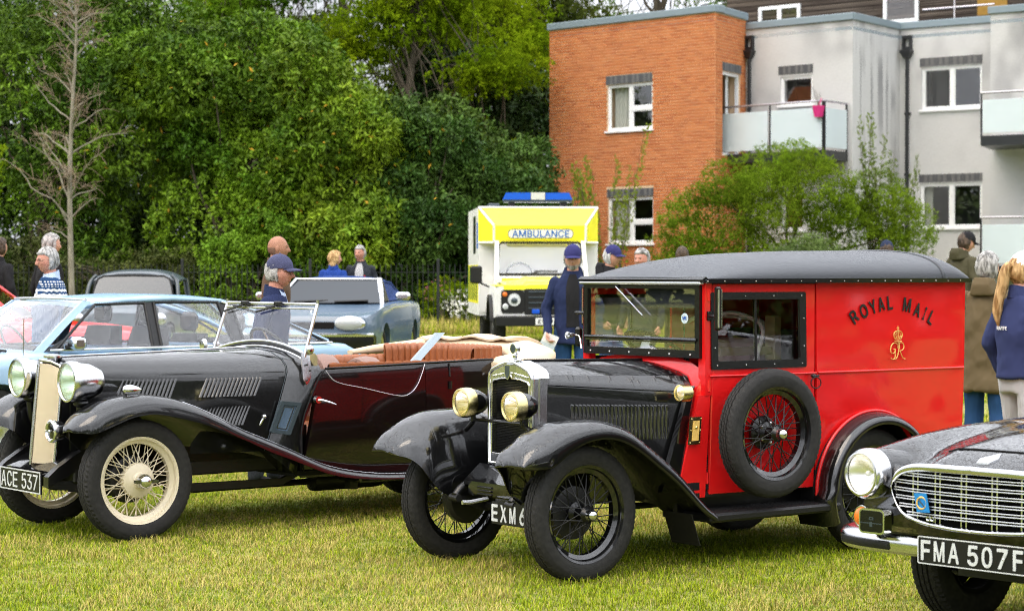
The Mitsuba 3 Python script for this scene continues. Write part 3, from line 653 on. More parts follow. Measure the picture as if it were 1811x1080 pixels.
def balcony(label, P, z0, z1, front_post):
    """balcony on the plan polyline P: slab, glass panels, posts, rail"""
    t = Thing('balcony', label, 'balcony')
    P = [np.array(p, float) for p in P]
    t.add('slab', prism([tuple(p) for p in P], .22, (0, 0, z0 - .26)), 'pipe', False)
    for a, b, n in zip(P[:-1], P[1:], front_post):
        if not n: continue
        w = Wall(a, b)
        for i in range(n):
            u0, u1 = w.L * i / n, w.L * (i + 1) / n
            t.add('glass_panel', inw(w, bx(u0 + .05, u1 - .05, -.006, .006, z0 + .02, z1 - .14, .003)), 'frosted', False)
            for u in ((u0,) if i else (u0,)): t.add('post', inw(w, bx(u - .017, u + .017, .012, .045, z0 - .1, z1, .004)), 'pipe', False)
        t.add('post', inw(w, bx(w.L - .022, w.L + .022, .012, .05, z0 - .1, z1, .004)), 'pipe', False)
        t.add('handrail', inw(w, tube([[-.02, .03, z1 + .02], [w.L + .02, .03, z1 + .02]], .024, 8)), 'steel', True)
    return t


bal = balcony('frosted glass balcony between the brick block and the pale wall', [(4.98, 52.25), (7.24, 49.95), (7.95, 50.95), (5.7, 53.1)], 4.42, 5.5, [2, 1, 0])
balcony('upper frosted balcony at the right edge of the picture', [(10.48, 48.1), (13.0, 46.0), (13.6, 47.8), (11.1, 49.7)], 4.62, 5.52, [2, 0, 0])
balcony('lower frosted balcony at the right edge behind the capped man', [(10.48, 48.1), (13.0, 46.0), (13.6, 47.8), (11.1, 49.7)], 1.72, 2.74, [2, 0, 0])
t = Thing('flower_pot', 'bright pink hanging pot on the balcony rail', 'plant pot')
t.add('pot', lathe([(.0, 5.14), (.10, 5.14), (.15, 5.40), (.13, 5.40), (.0, 5.36)], 16, (7.12, 49.98, 0)), 'pink'); t.add('hook', tube([[7.12, 49.98, 5.4], [7.2, 50.0, 5.58], [7.24, 50.02, 5.5]], .012, 6), 'pink')
t.add('stem', cat(limbs([(7.12, 49.98, 5.36)] * 3, [(6.98, 50, 5.85), (7.05, 50, 5.75), (7.16, 50.05, 5.7)], .01, 4, 5, 4)), 'bark')
# ---- wheels ----
def tyre_mesh(R, rr, w, n=150, off=.0055):
    P = [(rr - .006, -.36), (rr + .01, -.43), (rr + .03, -.49), ((R + rr) / 2 + .01, -.5), (R - .028, -.475), (R - .012, -.43), (R - .004, -.37), (R, -.30), (R + .001, -.19), (R - .007, -.175), (R - .007, -.14), (R + .002, -.125), (R + .002, -.02), (R - .006, -.01)]
    P = P + [(r, -h) for r, h in P[::-1]]
    P += [(rr - .012, .30), (rr - .012, -.30)]
    a = np.arange(n) * 2 * np.pi / n
    V = []
    for i, (r, h) in enumerate(P):
        k = np.zeros(n)
        if R - .03 < r < R - .001 and abs(h) > .35: k = np.where((np.arange(n) // 1) % 2 == 0, 0, off)
        if r >= R - .001: k = np.where((np.arange(n) + (i % 3)) % 3 == 0, off * .6, 0)
        V.append(np.stack([(r - k) * np.sin(a), np.full(n, h * w), (r - k) * np.cos(a)], 1))
    return grid(V, True, True)


def wire_wheel(R, rr, w, ns, rimmat, spokemat, hubmat, hr=.05, seed=1):
    """parts of a wire wheel, axle along y, outer face at -y"""
    out = [('tyre', pl(tyre_mesh(R, rr, w), 'tyre', 25))]
    rim = lathe([(rr + .006, -.44 * w), (rr + .007, -.41 * w), (rr - .010, -.37 * w), (rr - .014, -.25 * w), (rr - .036, -.14 * w), (rr - .036, .14 * w), (rr - .014, .25 * w), (rr - .010, .37 * w), (rr + .007, .41 * w), (rr + .006, .44 * w), (rr - .006, .40 * w), (rr - .006, -.40 * w), (rr + .006, -.44 * w)], 72, ax=(0, 1, 0))
    out.append(('rim', pl(rim, rimmat, 40)))
    for i in range(ns):
        a = 2 * math.pi * (i + .5) / ns; s = 1 if (i // 2) % 2 else -1; b = a + s * (.62 if i % 2 else .5)
        y1 = -.055 if i % 2 else .03; hh = hr if i % 2 else hr * 1.25
        out.append(('spoke', pl(rod([hh * math.sin(b), y1, hh * math.cos(b)], [(rr - .03) * math.sin(a), (.012 if i % 2 else -.012), (rr - .03) * math.cos(a)], .0031, 6), spokemat, True)))
    out.append(('hub', pl(lathe([(0, -.07), (hr * .7, -.07), (hr, -.052), (hr * .8, -.035), (hr * .8, .01), (hr * 1.3, .025), (hr * 1.3, .05), (0, .05)], 28, ax=(0, 1, 0)), hubmat, 35)))
    out.append(('brake_drum', pl(lathe([(0, .045), (.10, .045), (.135, .055), (.14, .10), (.12, .115), (0, .115)], 36, ax=(0, 1, 0)), 'dark_metal', 35)))
    return out


def put_wheel(t, parts, M, name='wheel', skip=(), label=None):
    k = num(t.key + '__' + name)
    if label: labels[k] = {'label': label}
    for n, d in parts:
        if n not in skip: t.add(n, d, None, up=k, M=M)
    return k


def bent(sec):
    """thin shell swept through sections of points (n, m, 3): gives it 8 mm of thickness"""
    S = np.asarray(sec, float); n = S.shape[1]
    c = S.mean(1, keepdims=True); N = np.cross(np.gradient(S, axis=1), np.gradient(S, axis=0)); N /= np.linalg.norm(N, axis=2, keepdims=True) + 1e-9
    return loft(np.concatenate([S, (S - N * .008)[:, ::-1]], 1))


# ---- the red van ----
VM = frame(.02, 11.25, 37)
van = Thing('delivery_van', 'red and black vintage mail van with lettered side and spare wheel on its door', 'van', VM)
VW = wire_wheel(.342, .243, .118, 40, 'black_plain', 'dark_metal', 'black_satin', .045)
cap_ = pl(lathe([(0, -.115), (.012, -.115), (.024, -.105), (.028, -.09), (.03, -.07), (0, -.068)], 28, ax=(0, 1, 0)), 'chrome', 40)
VW.append(('hub_cap', cap_))
ST = frame(0, 0, 5)
put_wheel(van, VW, frame(0, -.54, 2, .335)); put_wheel(van, VW, frame(0, .54, 2, .335) @ np.diag([-1, -1, 1, 1.0]))
put_wheel(van, VW, frame(2.065, -.54, 0, .335)); put_wheel(van, VW, frame(2.065, .54, 0, .335) @ np.diag([-1, -1, 1, 1.0]))
put_wheel(van, VW, frame(1.20, -.665, 0, .695), 'spare_wheel', ('brake_drum',), 'spare wire wheel mounted on the red door')
# chassis
ch = van.add('chassis', cat(*[bx(.05, 2.85, s * .27 - .025, s * .27 + .025, .39, .46, .008) for s in (-1, 1)], *[bx(x - .03, x + .03, -.3, .3, .395, .45) for x in (.5, 1.2, 1.9, 2.7)]), 'dark_metal')
van.add('axle', cat(bx(-.025, .025, -.5, .5, .29, .33, .01), *[rod([0, s * .46, .25], [0, s * .46, .40], .02) for s in (-1, 1)]), 'dark_metal', up=ch)
van.add('axle', cat(rod([2.065, -.5, .335], [2.065, .5, .335], .035), ball((2.065, 0, .335), (.13, .12, .13))), 'dark_metal', up=ch)
for s in (-1, 1):
    for L_ in range(4): van.add('spring_leaf', tube(spline([[-.21 + .04 * L_, s * .245, .36 - .011 * L_], [0, s * .245, .335 - .011 * L_], [.42 - .06 * L_, s * .245, .385 - .011 * L_]], 8), .0055, 6, flat=4), 'dark_metal', up=ch)
    van.add('dumb_iron', tube(spline([[.1, s * .26, .43], [-.08, s * .25, .445], [-.17, s * .245, .415], [-.215, s * .245, .37]], 6), .026, 8), 'black_satin', True, up=ch)
    van.add('shackle', cat(rod([-.215, s * .245 - .035, .365], [-.215, s * .245 + .035, .365], .020, 12)), 'dark_metal', up=ch)
    van.add('damper', lathe([(0, 0), (.055, 0), (.055, .06), (0, .06)], 20, (-.12, s * .33, .42), (0, s, 0)), 'black_satin', up=ch)
van.add('track_rod', rod([.09, -.45, .30], [.09, .45, .30], .011), 'dark_metal', up=ch)
van.add('starting_handle', tube(spline([[-.36, -.02, .37], [-.30, -.02, .37], [-.2, -.02, .38]], 4), .011), 'chrome_dull', up=ch)
van.add('exhaust', cat(rod([.5, -.18, .30], [2.9, -.18, .30], .018), lathe([(0, 0), (.055, .02), (.06, .05), (.06, .42), (.055, .45), (0, .47)], 20, (1.05, -.18, .29), (1, 0, 0))), 'dark_metal', up=ch)
van.add('prop_shaft', rod([.6, 0, .33], [2.0, 0, .33], .03), 'dark_metal', up=ch)
van.add('brake_rod', cat(rod([.75, -.42, .235], [1.85, -.42, .25], .01), bx(1.28, 1.38, -.45, -.40, .22, .29, .01), bx(.74, 1.75, -.36, -.32, .25, .30)), 'dark_metal', up=ch)
van.add('undertray', bx(.7, 2.8, -.5, .5, .36, .385), 'dark_metal')
# front apron
van.add('apron', cat(hull([[-.17, y, z] for y in (-.23, .23) for z in (.435, .455)] + [[-.03, y, z] for y in (-.28, .28) for z in (.50, .535)]), bx(-.17, -.145, -.20, .20, .38, .445, .01)), 'black_plain')
van.add('apron_louvre', cat(*[bx(-.182, -.168, -.02, .10, z, z + .010, .003) for z in (.39, .408, .426)]), 'black_satin')
# wings
WX = [-.46, -.435, -.40, -.35, -.29, -.19, -.09, .014, .10, .173, .25, .335, .42, .50, .585, .667, .73, .785]
WZ = [.605, .655, .69, .722, .756, .79, .80, .803, .793, .770, .730, .672, .612, .552, .475, .395, .335, .292]
WO = [.590, .592, .592, .594, .604, .668, .708, .724, .717, .695, .656, .60, .54, .482, .41, .335, .29, .262]
WI = [.585, .58, .565, .52, .43, .36, .36, .36, .36, .36, .36, .36, .36, .35, .34, .32, .28, .262]
sec = []
for i, (x, zt, zo, zi) in enumerate(zip(WX, WZ, WO, WI)):
    f = min(1, i / 4); d = zt - zo
    yy = [-.695, -.694, -.685, -.655, -.61, -.56, -.50, -.45, -.41, -.375, -.35, -.335]
    zz = [zo, zo + d * .45, zt - d * .28, zt - d * .10, zt - d * .015, zt, zt - .003, zt - .012, zt - .035 * f - .005, zt - (zt - zi) * .28 * f - .012, zt - (zt - zi) * .6 * f - .015, zi]
    sec.append([[x, -.575 + (y + .575) * (.72 + .28 * f if y < -.575 else .55 + .45 * f), z] for y, z in zip(yy, zz)])
sec = np.array(sec); s2 = np.stack([np.stack([spline(sec[:, j, :], 3)[:, k] for k in range(3)], 1) for j in range(sec.shape[1])], 1)
wing = bent(s2)
for m in (wing, flipy(wing)):
    w_ = van.add('front_wing', m, 'black_paint', 50)
van.add('wing_bead', tube(s2[:, 0, :], .007, 6), 'black_satin', True, up=van.key + '__front_wing')
for s in (-1, 1):
    van.add('mud_flap', hull([[x + e, s * y, z] for x, z in ((.64, .30), (.70, .13)) for y in (-.66, -.44) for e in (0, .006)]), 'rubber', False)
    van.add('running_board', bx(.76, 1.73, s * .40, s * .68, .245, .292, .012), 'rubber')
    van.add('tread_strip', cat(*[bx(.79, 1.70, s * y - .006, s * y + .006, .291, .296) for y in np.arange(.44, .67, .03)]), 'rubber')
    van.add('valance', bx(.72, 1.74, s * .43, s * .46, .28, .40), 'black_satin')
# bonnet
def bon(x, w, zs, zt, zc):
    h = [(w, .44), (w, .6), (w, zs - .05), (w * .995, zs), (w * .985, zs + .02), (w * .955, zs + (zt - zs) * .45), (w * .88, zs + (zt - zs) * .80), (w * .72, zt), (w * .45, zt + (zc - zt) * .5), (w * .2, zt + (zc - zt) * .88), (.012, zc), (0, zc + .004)]
    return [[x, -a, b] for a, b in h] + [[x, a, b] for a, b in h[-2::-1]]
def bon_at(f, dx=0):
    x = .055 + .765 * f
    R = np.array(bon(x, .196 + .245 * f, .955 - .052 * f, 1.035 - .012 * f, 1.082 - .014 * f))
    R[:, 0] += dx + np.clip((R[:, 2] - .80) * .16, -.13, .05) * f
    return R
bk = van.add('bonnet', loft([bon_at(f) for f in np.linspace(0, 1, 7)]), 'black_paint', 28)
van.add('bonnet_hinge', tube([bon_at(f)[11] + [0, 0, .004] for f in (0, .5, 1)], .006, 6), 'black_satin', True, up=bk)
for s in (-1, 1):
    van.add('side_hinge', tube([[bon_at(f)[3][0], s * (abs(bon_at(f)[3][1]) + .002), bon_at(f)[3][2] + .012] for f in (0.01, .5, .99)], .004, 6), 'black_satin', True, up=bk)
    n = 25
    for i in range(n):
        f = .17 + .66 * i / (n - 1); p = bon_at(f)[2]; x = p[0]; y = abs(p[1]); zt = .868 - .02 * f
        lv = hull([[x + dx, s * (y + e), z] for dx, e, z in ((-.011, 0, zt), (.008, 0, zt), (-.011, 0, zt - .19), (.008, 0, zt - .19), (.004, .011, zt - .012), (.006, .011, zt - .178), (-.006, .006, zt - .012), (-.006, .006, zt - .178))])
        van.add('louvre', lv, 'black_plain', 40, up=bk)
    van.add('catch', cat(rod([.75, s * .45, .52], [.80, s * .455, .80], .006), ball((.775, s * .458, .66), .012, 1)), 'chrome_dull', up=bk)
for fl in (lambda m: m, flipy): van.add('scuttle_side', fl(side([(.60, .40), (.72, .40), (.80, .83), (.83, .95), (.78, .9)], -.475, -.44)), 'black_plain')
# radiator
def rad_out(k=0):
    w = .192 - k
    return Polygon([(-w, .54 + k), (w, .54 + k), (w, 1.0 - k * .6), (w - .006, 1.022 - k), (w - .03, 1.045 - k), (w * .5, 1.068 - k), (.03, 1.085 - k), (-.03, 1.085 - k), (-w * .5, 1.068 - k), (-w + .03, 1.045 - k), (-w + .006, 1.022 - k), (-w, 1.0 - k * .6)])
op = Polygon([(-.158, .60), (.158, .60), (.158, .965), (.145, .978), (.08, .99), (0, .995), (-.08, .99), (-.145, .978), (-.158, .965)])
rk_ = van.add('radiator_shell', cat(prism(rad_out().difference(op), .04, (-.035, 0, 0), (0, 1, 0), (0, 0, 1), (1, 0, 0)), prism(rad_out(-.004).difference(rad_out(.03)), .065, (.005, 0, 0), (0, 1, 0), (0, 0, 1), (1, 0, 0))), 'chrome', False)
def ringtube(poly, x, r): c = np.array(poly.exterior.coords); return tube([[x, a, b] for a, b in c], r, 8)
van.add('bezel', cat(ringtube(rad_out(.006), -.034, .011), ringtube(op.buffer(.004), -.036, .006)), 'chrome', True, up=rk_)
core = van.add('radiator_core', bx(-.012, .03, -.17, .17, .58, 1.0), 'interior', False)
for i in range(46): van.add('fin', bx(-.022, -.012, -.160, .160, .602 + i * .0083, .6055 + i * .0083), 'black_satin', False, up=core)
van.add('grille_teeth', cat(*[bx(-.043, -.03, y - .007, y + .007, 1.003 - abs(y) * .02, 1.034 - abs(y) * .16, .003) for y in np.linspace(-.145, .145, 15) if abs(y) > .025]), 'chrome', up=rk_, kind='stuff')
sh = Polygon([(-.026, 1.07), (.026, 1.07), (.024, 1.02), (.012, .997), (0, .99), (-.012, .997), (-.024, 1.02)])
van.add('badge', cat(front(list(sh.exterior.coords), -.056, -.035), ), 'chrome', False, up=rk_); van.add('badge_enamel', front(list(sh.buffer(-.006).exterior.coords), -.058, -.05), 'dark_slate', False, up=rk_)
ck = van.add('filler_cap', cat(lathe([(0, 1.075), (.034, 1.078), (.036, 1.092), (.028, 1.10), (.012, 1.104), (.012, 1.112), (.016, 1.118), (.01, 1.126), (0, 1.126)], 24, (-.005, 0, 0))), 'chrome')
van.add('thermometer', cat(lathe([(0, -.012), (.027, -.014), (.031, -.008), (.031, .008), (.026, .014), (0, .014)], 28, (-.005, 0, 1.152), (-1, 0, 0))), 'chrome', up=ck)
van.add('dial', lathe([(0, .0155), (.021, .0155), (.022, .012)], 24, (-.005, 0, 1.152), (-1, 0, 0)), 'dark_slate', up=ck)


def lamp(t, c, R, depth, bowl, rim, ax=(-1, 0, 0), ribs=0, name='headlamp', label=None, lens='lens', boss=True):
    """lamp facing ax, front ring at c"""
    k = t.add(name, lathe([(R * .93, 0), (R * .95, -.03), (R * .86, -depth * .55), (R * .62, -depth * .85), (R * .3, -depth * .98), (0, -depth)], 36, c, ax), bowl, 50, label=label)
    t.add('rim', lathe([(R * .84, .012), (R * .88, .02), (R * .95, .018), (R, .004), (R * 1.01, -.02), (R * .99, -.042), (R * .93, -.045), (R * .93, 0), (R * .84, .012)], 40, c, ax), rim, 40, up=k)
    t.add('reflector', lathe([(R * .9, -.004), (R * .8, -depth * .22), (R * .55, -depth * .45), (R * .25, -depth * .6), (0, -depth * .64)], 36, c, ax), 'reflector', True, up=k)
    t.add('lens', lathe([(0, .030 if R > .06 else .02), (R * .3, .027), (R * .6, .022), (R * .86, .012)], 32, c, ax), lens, True, up=k)
    t.add('bulb', ball(np.array(c) - np.array(ax) * depth * .3, R * .13, 2), 'white', True, up=k)
    if ribs:
        a = np.array(ax, float); u = np.cross(a, [0, 0, 1.0]); u /= np.linalg.norm(u)
        m = [tube([np.array(c) + a * .0135 + u * q + np.array([0, 0, 1]) * z for z in (-h, h)], .0012, 4) for q in np.linspace(-.8, .8, ribs) * R for h in [math.sqrt(max(0, (R * .84) ** 2 - q * q))] if h > .01]
        t.add('lens_rib', cat(*m), lens, True, up=k)
    return k


for s in (-1, 1):
    k = lamp(van, (-.185, s * .215, .865), .079, .15, 'black_plain', 'brass')
    van.add('mount', cat(rod([-.12, s * .215, .80], [-.12, s * .215, .765], .014), tube(spline([[-.12, s * .215, .765], [-.10, s * .27, .74], [-.06, s * .36, .71]], 5), .013)), 'black_satin', up=k)
    van.add('reflector_ray', cat(*[rod((-.19 + .06, s * .215 + .022 * math.cos(a), .865 + .022 * math.sin(a)), (-.19 + .012, s * .215 + .06 * math.cos(a), .865 + .06 * math.sin(a)), .0022, 5) for a in np.arange(10) * math.pi / 5]), 'brass', up=k)
van.add('lamp_bar', rod([-.12, -.24, .775], [-.12, .24, .775], .009), 'black_satin')
# number plate
pk = van.add('number_plate', hull([[x, y, z] for x in (-.227, -.22) for y in (-.545, -.095) for z in (.262, .375)]), 'print_black', False)
for i, c in enumerate('EXM6'): van.add('letter', text(c, .083, (-.2275, -.122 - .0765 * i - (.008 if i == 3 else 0), .277), (0, -1, 0), (0, 0, 1), .003, True, width=.051), 'letter', False, up=pk)
van.add('plate_bracket', cat(bx(-.22, -.21, -.45, -.12, .375, .39), rod([-.215, -.28, .39], [-.20, -.28, .46], .012)), 'black_satin', up=pk)
# scuttle and windscreen
def scut(f):
    a = bon_at(1, .004) * [1, 1.012, 1]; b = a.copy(); w = .500
    n = len(a); t_ = np.linspace(-1, 1, n)
    b[:, 0] = .885; b[:, 1] = np.where(np.abs(a[:, 1]) > .40 * 0 + .43, np.sign(a[:, 1]) * w, a[:, 1] * w / .43); b[:, 2] = np.where(a[:, 2] < .9, a[:, 2], 1.02 + .075 * np.clip(1 - np.abs(b[:, 1]) / w, 0, .35) / .35)
    b[:, 2] = np.where(a[:, 2] < .86, a[:, 2], b[:, 2]); e = f ** 1.3
    return a * (1 - e) + b * e
van.add('scuttle', loft([scut(f) for f in np.linspace(0, 1, 7)]), 'red_paint', 40)
for s in (-1, 1):
    van.add('door_pillar', hull([[x, s * y, z] for x, y, z in ((.70, .478, .36), (.875, .505, .36), (.70, .44, .36), (.875, .46, .36), (.835, .50, .90), (.905, .513, .90), (.84, .46, .9), (.905, .47, .9))]), 'red_paint', False)
    van.add('windscreen_pillar', hull([[x, s * y, z] for x in (.868, .915) for y, z in ((.495, .9), (.515, .9), (.498, 1.5), (.512, 1.5), (.46, 1.5), (.46, .9))]), 'red_paint', False)
fk = van.add('windscreen_frame', cat(prism(sbox(-.488, 1.095, .488, 1.492).difference(sbox(-.452, 1.135, .452, 1.462)), .03, (.848, 0, 0), (0, 1, 0), (0, 0, 1), (1, 0, 0))), 'black_satin', False)
van.add('frame_bar', cat(rod([.846, -.47, 1.192], [.846, .47, 1.192], .009), bx(.842, .86, -.46, .46, 1.172, 1.182)), 'black_plain', up=fk)
van.add('glass', bx(.861, .865, -.46, .46, 1.192, 1.47), 'glass', False, up=fk); van.add('glass', bx(.857, .86, -.46, .46, 1.125, 1.175), 'glass', False, up=fk)
van.add('screw', cat(*[ball((.845, y, 1.112), .006, 1) for y in np.linspace(-.42, .42, 6)]), 'chrome_dull', up=fk)
van.add('top_rail', cat(bx(.832, .862, -.51, .51, 1.484, 1.499, .004)), 'chrome_dull', up=fk)
van.add('sticker', lathe([(0, 0), (.028, 0), (.028, -.002), (0, -.002)], 24, (.858, -.36, 1.305), (-1, 0, 0)), 'sticker', up=fk)
van.add('sticker_print', text('VR', .018, (.8555, -.36, 1.297), (0, -1, 0), (0, 0, 1), .001, True), 'sign_blue', False, up=fk)
wk_ = van.add('wiper', cat(rod([.838, .19, 1.472], [.836, .06, 1.385], .0045), rod([.834, .13, 1.435], [.834, -.045, 1.315], .0045)), 'chrome')
van.add('wiper_motor', bx(.835, .858, .17, .21, 1.462, 1.482, .004), 'black_satin', up=wk_)
# body sides: door and cargo panel
def yh(x): return np.interp(x, [.8, 1.645, 2.1, 2.85], [.507, .562, .582, .585])
def body(poly, th, lift=0.0, n=None):
    m = prism(poly, th, (0, 0, 0), (1, 0, 0), (0, 0, 1), (0, 1, 0)); m = m if n is None else m.subdivide_to_size(n)
    v = np.asarray(m.vertices).copy(); z = v[:, 2]
    v[:, 1] += -(yh(v[:, 0]) + lift) + .055 * np.clip(z - 1.0, 0, 1) ** 1.0 * .4 + .03 * np.clip(.7 - z, 0, 1)
    return tm(v, m.faces)
door = Polygon([(.905, .375), (1.632, .375), (1.638, 1.488), (.925, 1.488)]); win = rrect(.925, 1.545, 1.055, 1.425, .012)
arch = Point(2.065, .335).buffer(.425, quad_segs=24)
cargo = Polygon([(1.645, .365), (2.79, .365), (2.812, .7), (2.845, 1.5), (1.652, 1.5)]).difference(arch).difference(sbox(1.4, .2, 2.065, .372))
for s in (-1, 1):
    fl = (lambda m: m) if s < 0 else flipy
    dk_ = van.add('door', fl(body(door.difference(win), .03, .003)), 'red_paint', 30)
    van.add('side_panel', fl(body(cargo, .03, 0.0, .12)), 'red_paint', 30)
    van.add('door_edge', fl(cat(body(sbox(1.634, .37, 1.646, 1.49), .02, -.012), body(sbox(.895, .37, .907, 1.49), .02, -.012), body(sbox(.9, 1.4875, 1.65, 1.499), .02, -.008))), 'interior', False, up=dk_)
    fw = van.add('window_frame', fl(body(rrect(.905, 1.565, 1.035, 1.445, .012).difference(rrect(.95, 1.52, 1.078, 1.405, .008)), .016, .012)), 'black_satin', False, up=dk_)
    van.add('glass', fl(cat(body(sbox(.94, 1.07, 1.255, 1.41), .004, -.012), body(sbox(1.225, 1.07, 1.53, 1.41), .004, -.022))), 'glass', False, up=dk_)
    van.add('glass_edge', fl(body(sbox(1.222, 1.07, 1.234, 1.41), .008, -.008)), 'black_satin', False, up=dk_)
    van.add('screw', fl(cat(*[ball((x, -yh(x) - .016 + (z - 1) * .022, z), .0042, 1) for x, z in [(x, z) for x in np.linspace(.94, 1.53, 4) for z in (1.056, 1.424)] + [(x, z) for x in (.926, 1.545) for z in (1.15, 1.3)]])), 'chrome_dull', up=dk_)
    van.add('moulding', fl(tube([[x, -yh(x) - .003, 1.0] for x in (1.655, 2.0, 2.4, 2.815)], .0075, 8)), 'red_paint', True)
    van.add('moulding', fl(tube([[x, -yh(x) - .004, 1.0] for x in (.90, 1.2, 1.64)], .006, 8)), 'red_paint', True, up=dk_)
    van.add('hinge', fl(cat(*[rod([.893, -.513 + .012 * (z < .6), z], [.893, -.513 + .012 * (z < .6), z + .06], .0085, 8) for z in (.43, .92, 1.40)])), 'red_paint', up=dk_)
    a = np.radians(np.linspace(204, -10, 40)); fs = []
    for q in a:
        rows = [(.437, -.578), (.434, -.62), (.424, -.665), (.408, -.688), (.388, -.694), (.372, -.688)]
        fs.append([[2.065 + r * math.cos(q) - (.02 if q > math.pi else 0), y, .335 + r * math.sin(q)] for r, y in rows])
    van.add('rear_wing', fl(bent(fs)), 'black_plain', 50)
    van.add('wing_bead', fl(tube([[2.065 + .442 * math.cos(q), -.588, .335 + .442 * math.sin(q)] for q in np.radians(np.linspace(196, -4, 40))], .010, 8)), 'red_paint', True)
    van.add('wheel_arch', fl(loft([[[2.065 + .432 * math.cos(q), y, .335 + .432 * math.sin(q)] for y in (-.57, -.42)] + [[2.065 + .44 * math.cos(q), y, .335 + .44 * math.sin(q)] for y in (-.42, -.57)] for q in a])), 'interior', 50)
    van.add('arch_back', fl(prism(arch.intersection(sbox(1, .36, 3, 1)), .01, (0, -.43, 0), (1, 0, 0), (0, 0, 1), (0, 1, 0))), 'interior', False)
van.add('rear_panel', hull([[x, y, z] for x, z in ((2.78, .365), (2.835, 1.5), (2.80, 1.5), (2.75, .365)) for y in (-.57, .57)]), 'red_paint', False)
van.add('floor', bx(.7, 2.8, -.5, .5, .40, .44), 'interior', False)
# lettering on the side
lk = num(van.key + '__lettering'); labels[lk] = {'label': 'black arched lettering'}
arc_c, arc_r = (2.245, .995), .345
for c, x, z in zip('ROYALMAIL', (1.925, 2.00, 2.07, 2.135, 2.205, 2.345, 2.43, 2.49, 2.545), (1.305, 1.335, 1.357, 1.372, 1.379, 1.366, 1.338, 1.315, 1.29)):
    a = -(x - 2.262) * 2.05
    ux, uy = np.array([math.cos(a), 0, math.sin(a)]), np.array([-math.sin(a), 0, math.cos(a)])
    w_ = {'I': .013, 'M': .062, 'O': .058, 'L': .040}.get(c, .050)
    o = np.array([x, -yh(x) - .004 + .022 * (z - 1) - .002, z]) - uy * .037
    van.add('letter', text(c, .074, o, ux, uy, .0025, c != 'O' or True, width=w_), 'print_black', False, up=lk)
cy = -.5905
ek = num(van.key + '__royal_cypher'); labels[ek] = {'label': 'gold crown and cypher'}
def stroke(pts, r=.0042, n=8): return tube([[x, cy - .004 + .022 * (z - 1), z] for x, z in spline(pts, n)], r, 6, flat=.5)
van.add('cypher', cat(stroke([(2.253, 1.144), (2.243, 1.152), (2.225, 1.152), (2.207, 1.138), (2.199, 1.115), (2.206, 1.097), (2.222, 1.094), (2.234, 1.103), (2.237, 1.118), (2.238, 1.10), (2.236, 1.075), (2.226, 1.062), (2.21, 1.061), (2.203, 1.07)]), stroke([(2.238, 1.118), (2.225, 1.116)]),
    stroke([(2.262, 1.152), (2.272, 1.146), (2.268, 1.12), (2.258, 1.085), (2.246, 1.066), (2.232, 1.061)]), stroke([(2.262, 1.146), (2.28, 1.154), (2.302, 1.148), (2.308, 1.128), (2.296, 1.112), (2.27, 1.106)]), stroke([(2.275, 1.107), (2.288, 1.085), (2.304, 1.063), (2.318, 1.062)]), stroke([(2.254, 1.14), (2.26, 1.122), (2.266, 1.14)], .0022), stroke([(2.274, 1.14), (2.274, 1.124)], .0022)), 'gold_print', True, up=ek)
van.add('crown', cat(stroke([(2.235, 1.163), (2.262, 1.159), (2.289, 1.163)], .006), stroke([(2.236, 1.174), (2.262, 1.170), (2.288, 1.174)], .004), stroke([(2.238, 1.176), (2.228, 1.196), (2.236, 1.214), (2.262, 1.222), (2.288, 1.214), (2.296, 1.196), (2.286, 1.176)], .0045), stroke([(2.262, 1.176), (2.262, 1.222)], .004), stroke([(2.25, 1.176), (2.244, 1.2), (2.256, 1.22)], .003), stroke([(2.274, 1.176), (2.28, 1.2), (2.268, 1.22)], .003), stroke([(2.262, 1.222), (2.262, 1.246)], .0035), stroke([(2.252, 1.236), (2.272, 1.236)], .0035), *[ball((x, cy - .004, 1.186), .004, 1) for x in (2.244, 2.262, 2.28)]), 'gold_print', True, up=ek)
# roof
def roof(x):
    h = np.interp(x, [.85, .92, 1.05, 1.22, 1.45, 1.9, 2.45, 2.65], [.018, .052, .09, .122, .148, .165, .172, .170]); W = np.interp(x, [.85, 1.0, 1.65, 2.2, 2.86], [.525, .548, .598, .612, .606])
    if x > 2.65: q = min(1, (x - 2.65) / .205); h = .170 * math.sqrt(max(0, 1 - q * q)) + .006
    t_ = np.linspace(0, np.pi, 33); e = 2 / 2.5
    return [[x, -W * np.sign(math.cos(a)) * abs(math.cos(a)) ** e, 1.507 + h * math.sin(a) ** e] for a in t_] + [[x, y, 1.495] for y in np.linspace(W * .98, -W * .98, 5)]
rx = list(np.linspace(.85, 2.63, 20)) + list(2.65 + .205 * np.sin(np.linspace(0, np.pi / 2, 9)))
rfk = van.add('roof', loft([roof(x) for x in rx]), 'roof_cloth', 40)
van.add('roof_band', tube([[p[0], p[1] * 1.002, p[2] + .001] for p in roof(2.62)[:33]], .006, 6, flat=2), 'roof_cloth', True, up=rfk)
for s in (-1, 1):
    g = [[x, s * (np.interp(x, [.85, 1.0, 1.65, 2.2, 2.86], [.525, .548, .598, .612, .606]) + .004), 1.505] for x in np.linspace(.86, 2.85, 20)]
    van.add('gutter', cat(loft([[[p[0], p[1] + s * a, p[2] + b] for a, b in ((-.02, -.012), (.01, -.012), (.014, .012), (.008, .012), (.006, -.006), (-.02, -.006))] for p in g])), 'black_satin', False, up=rfk)
    van.add('rivet', cat(*[ball((p[0], p[1] + s * .013, 1.503), .004, 1) for p in g]), 'chrome_dull', up=rfk)
van.add('roof_peak', loft([[[x, y, z] for x, z in ((.837, 1.512), (.862, 1.528), (.89, 1.505), (.84, 1.502))] for y in np.linspace(-.525, .525, 9)]), 'black_satin', 40, up=rfk)
van.add('headlining', bx(.9, 2.8, -.5, .5, 1.478, 1.49), 'interior', False)
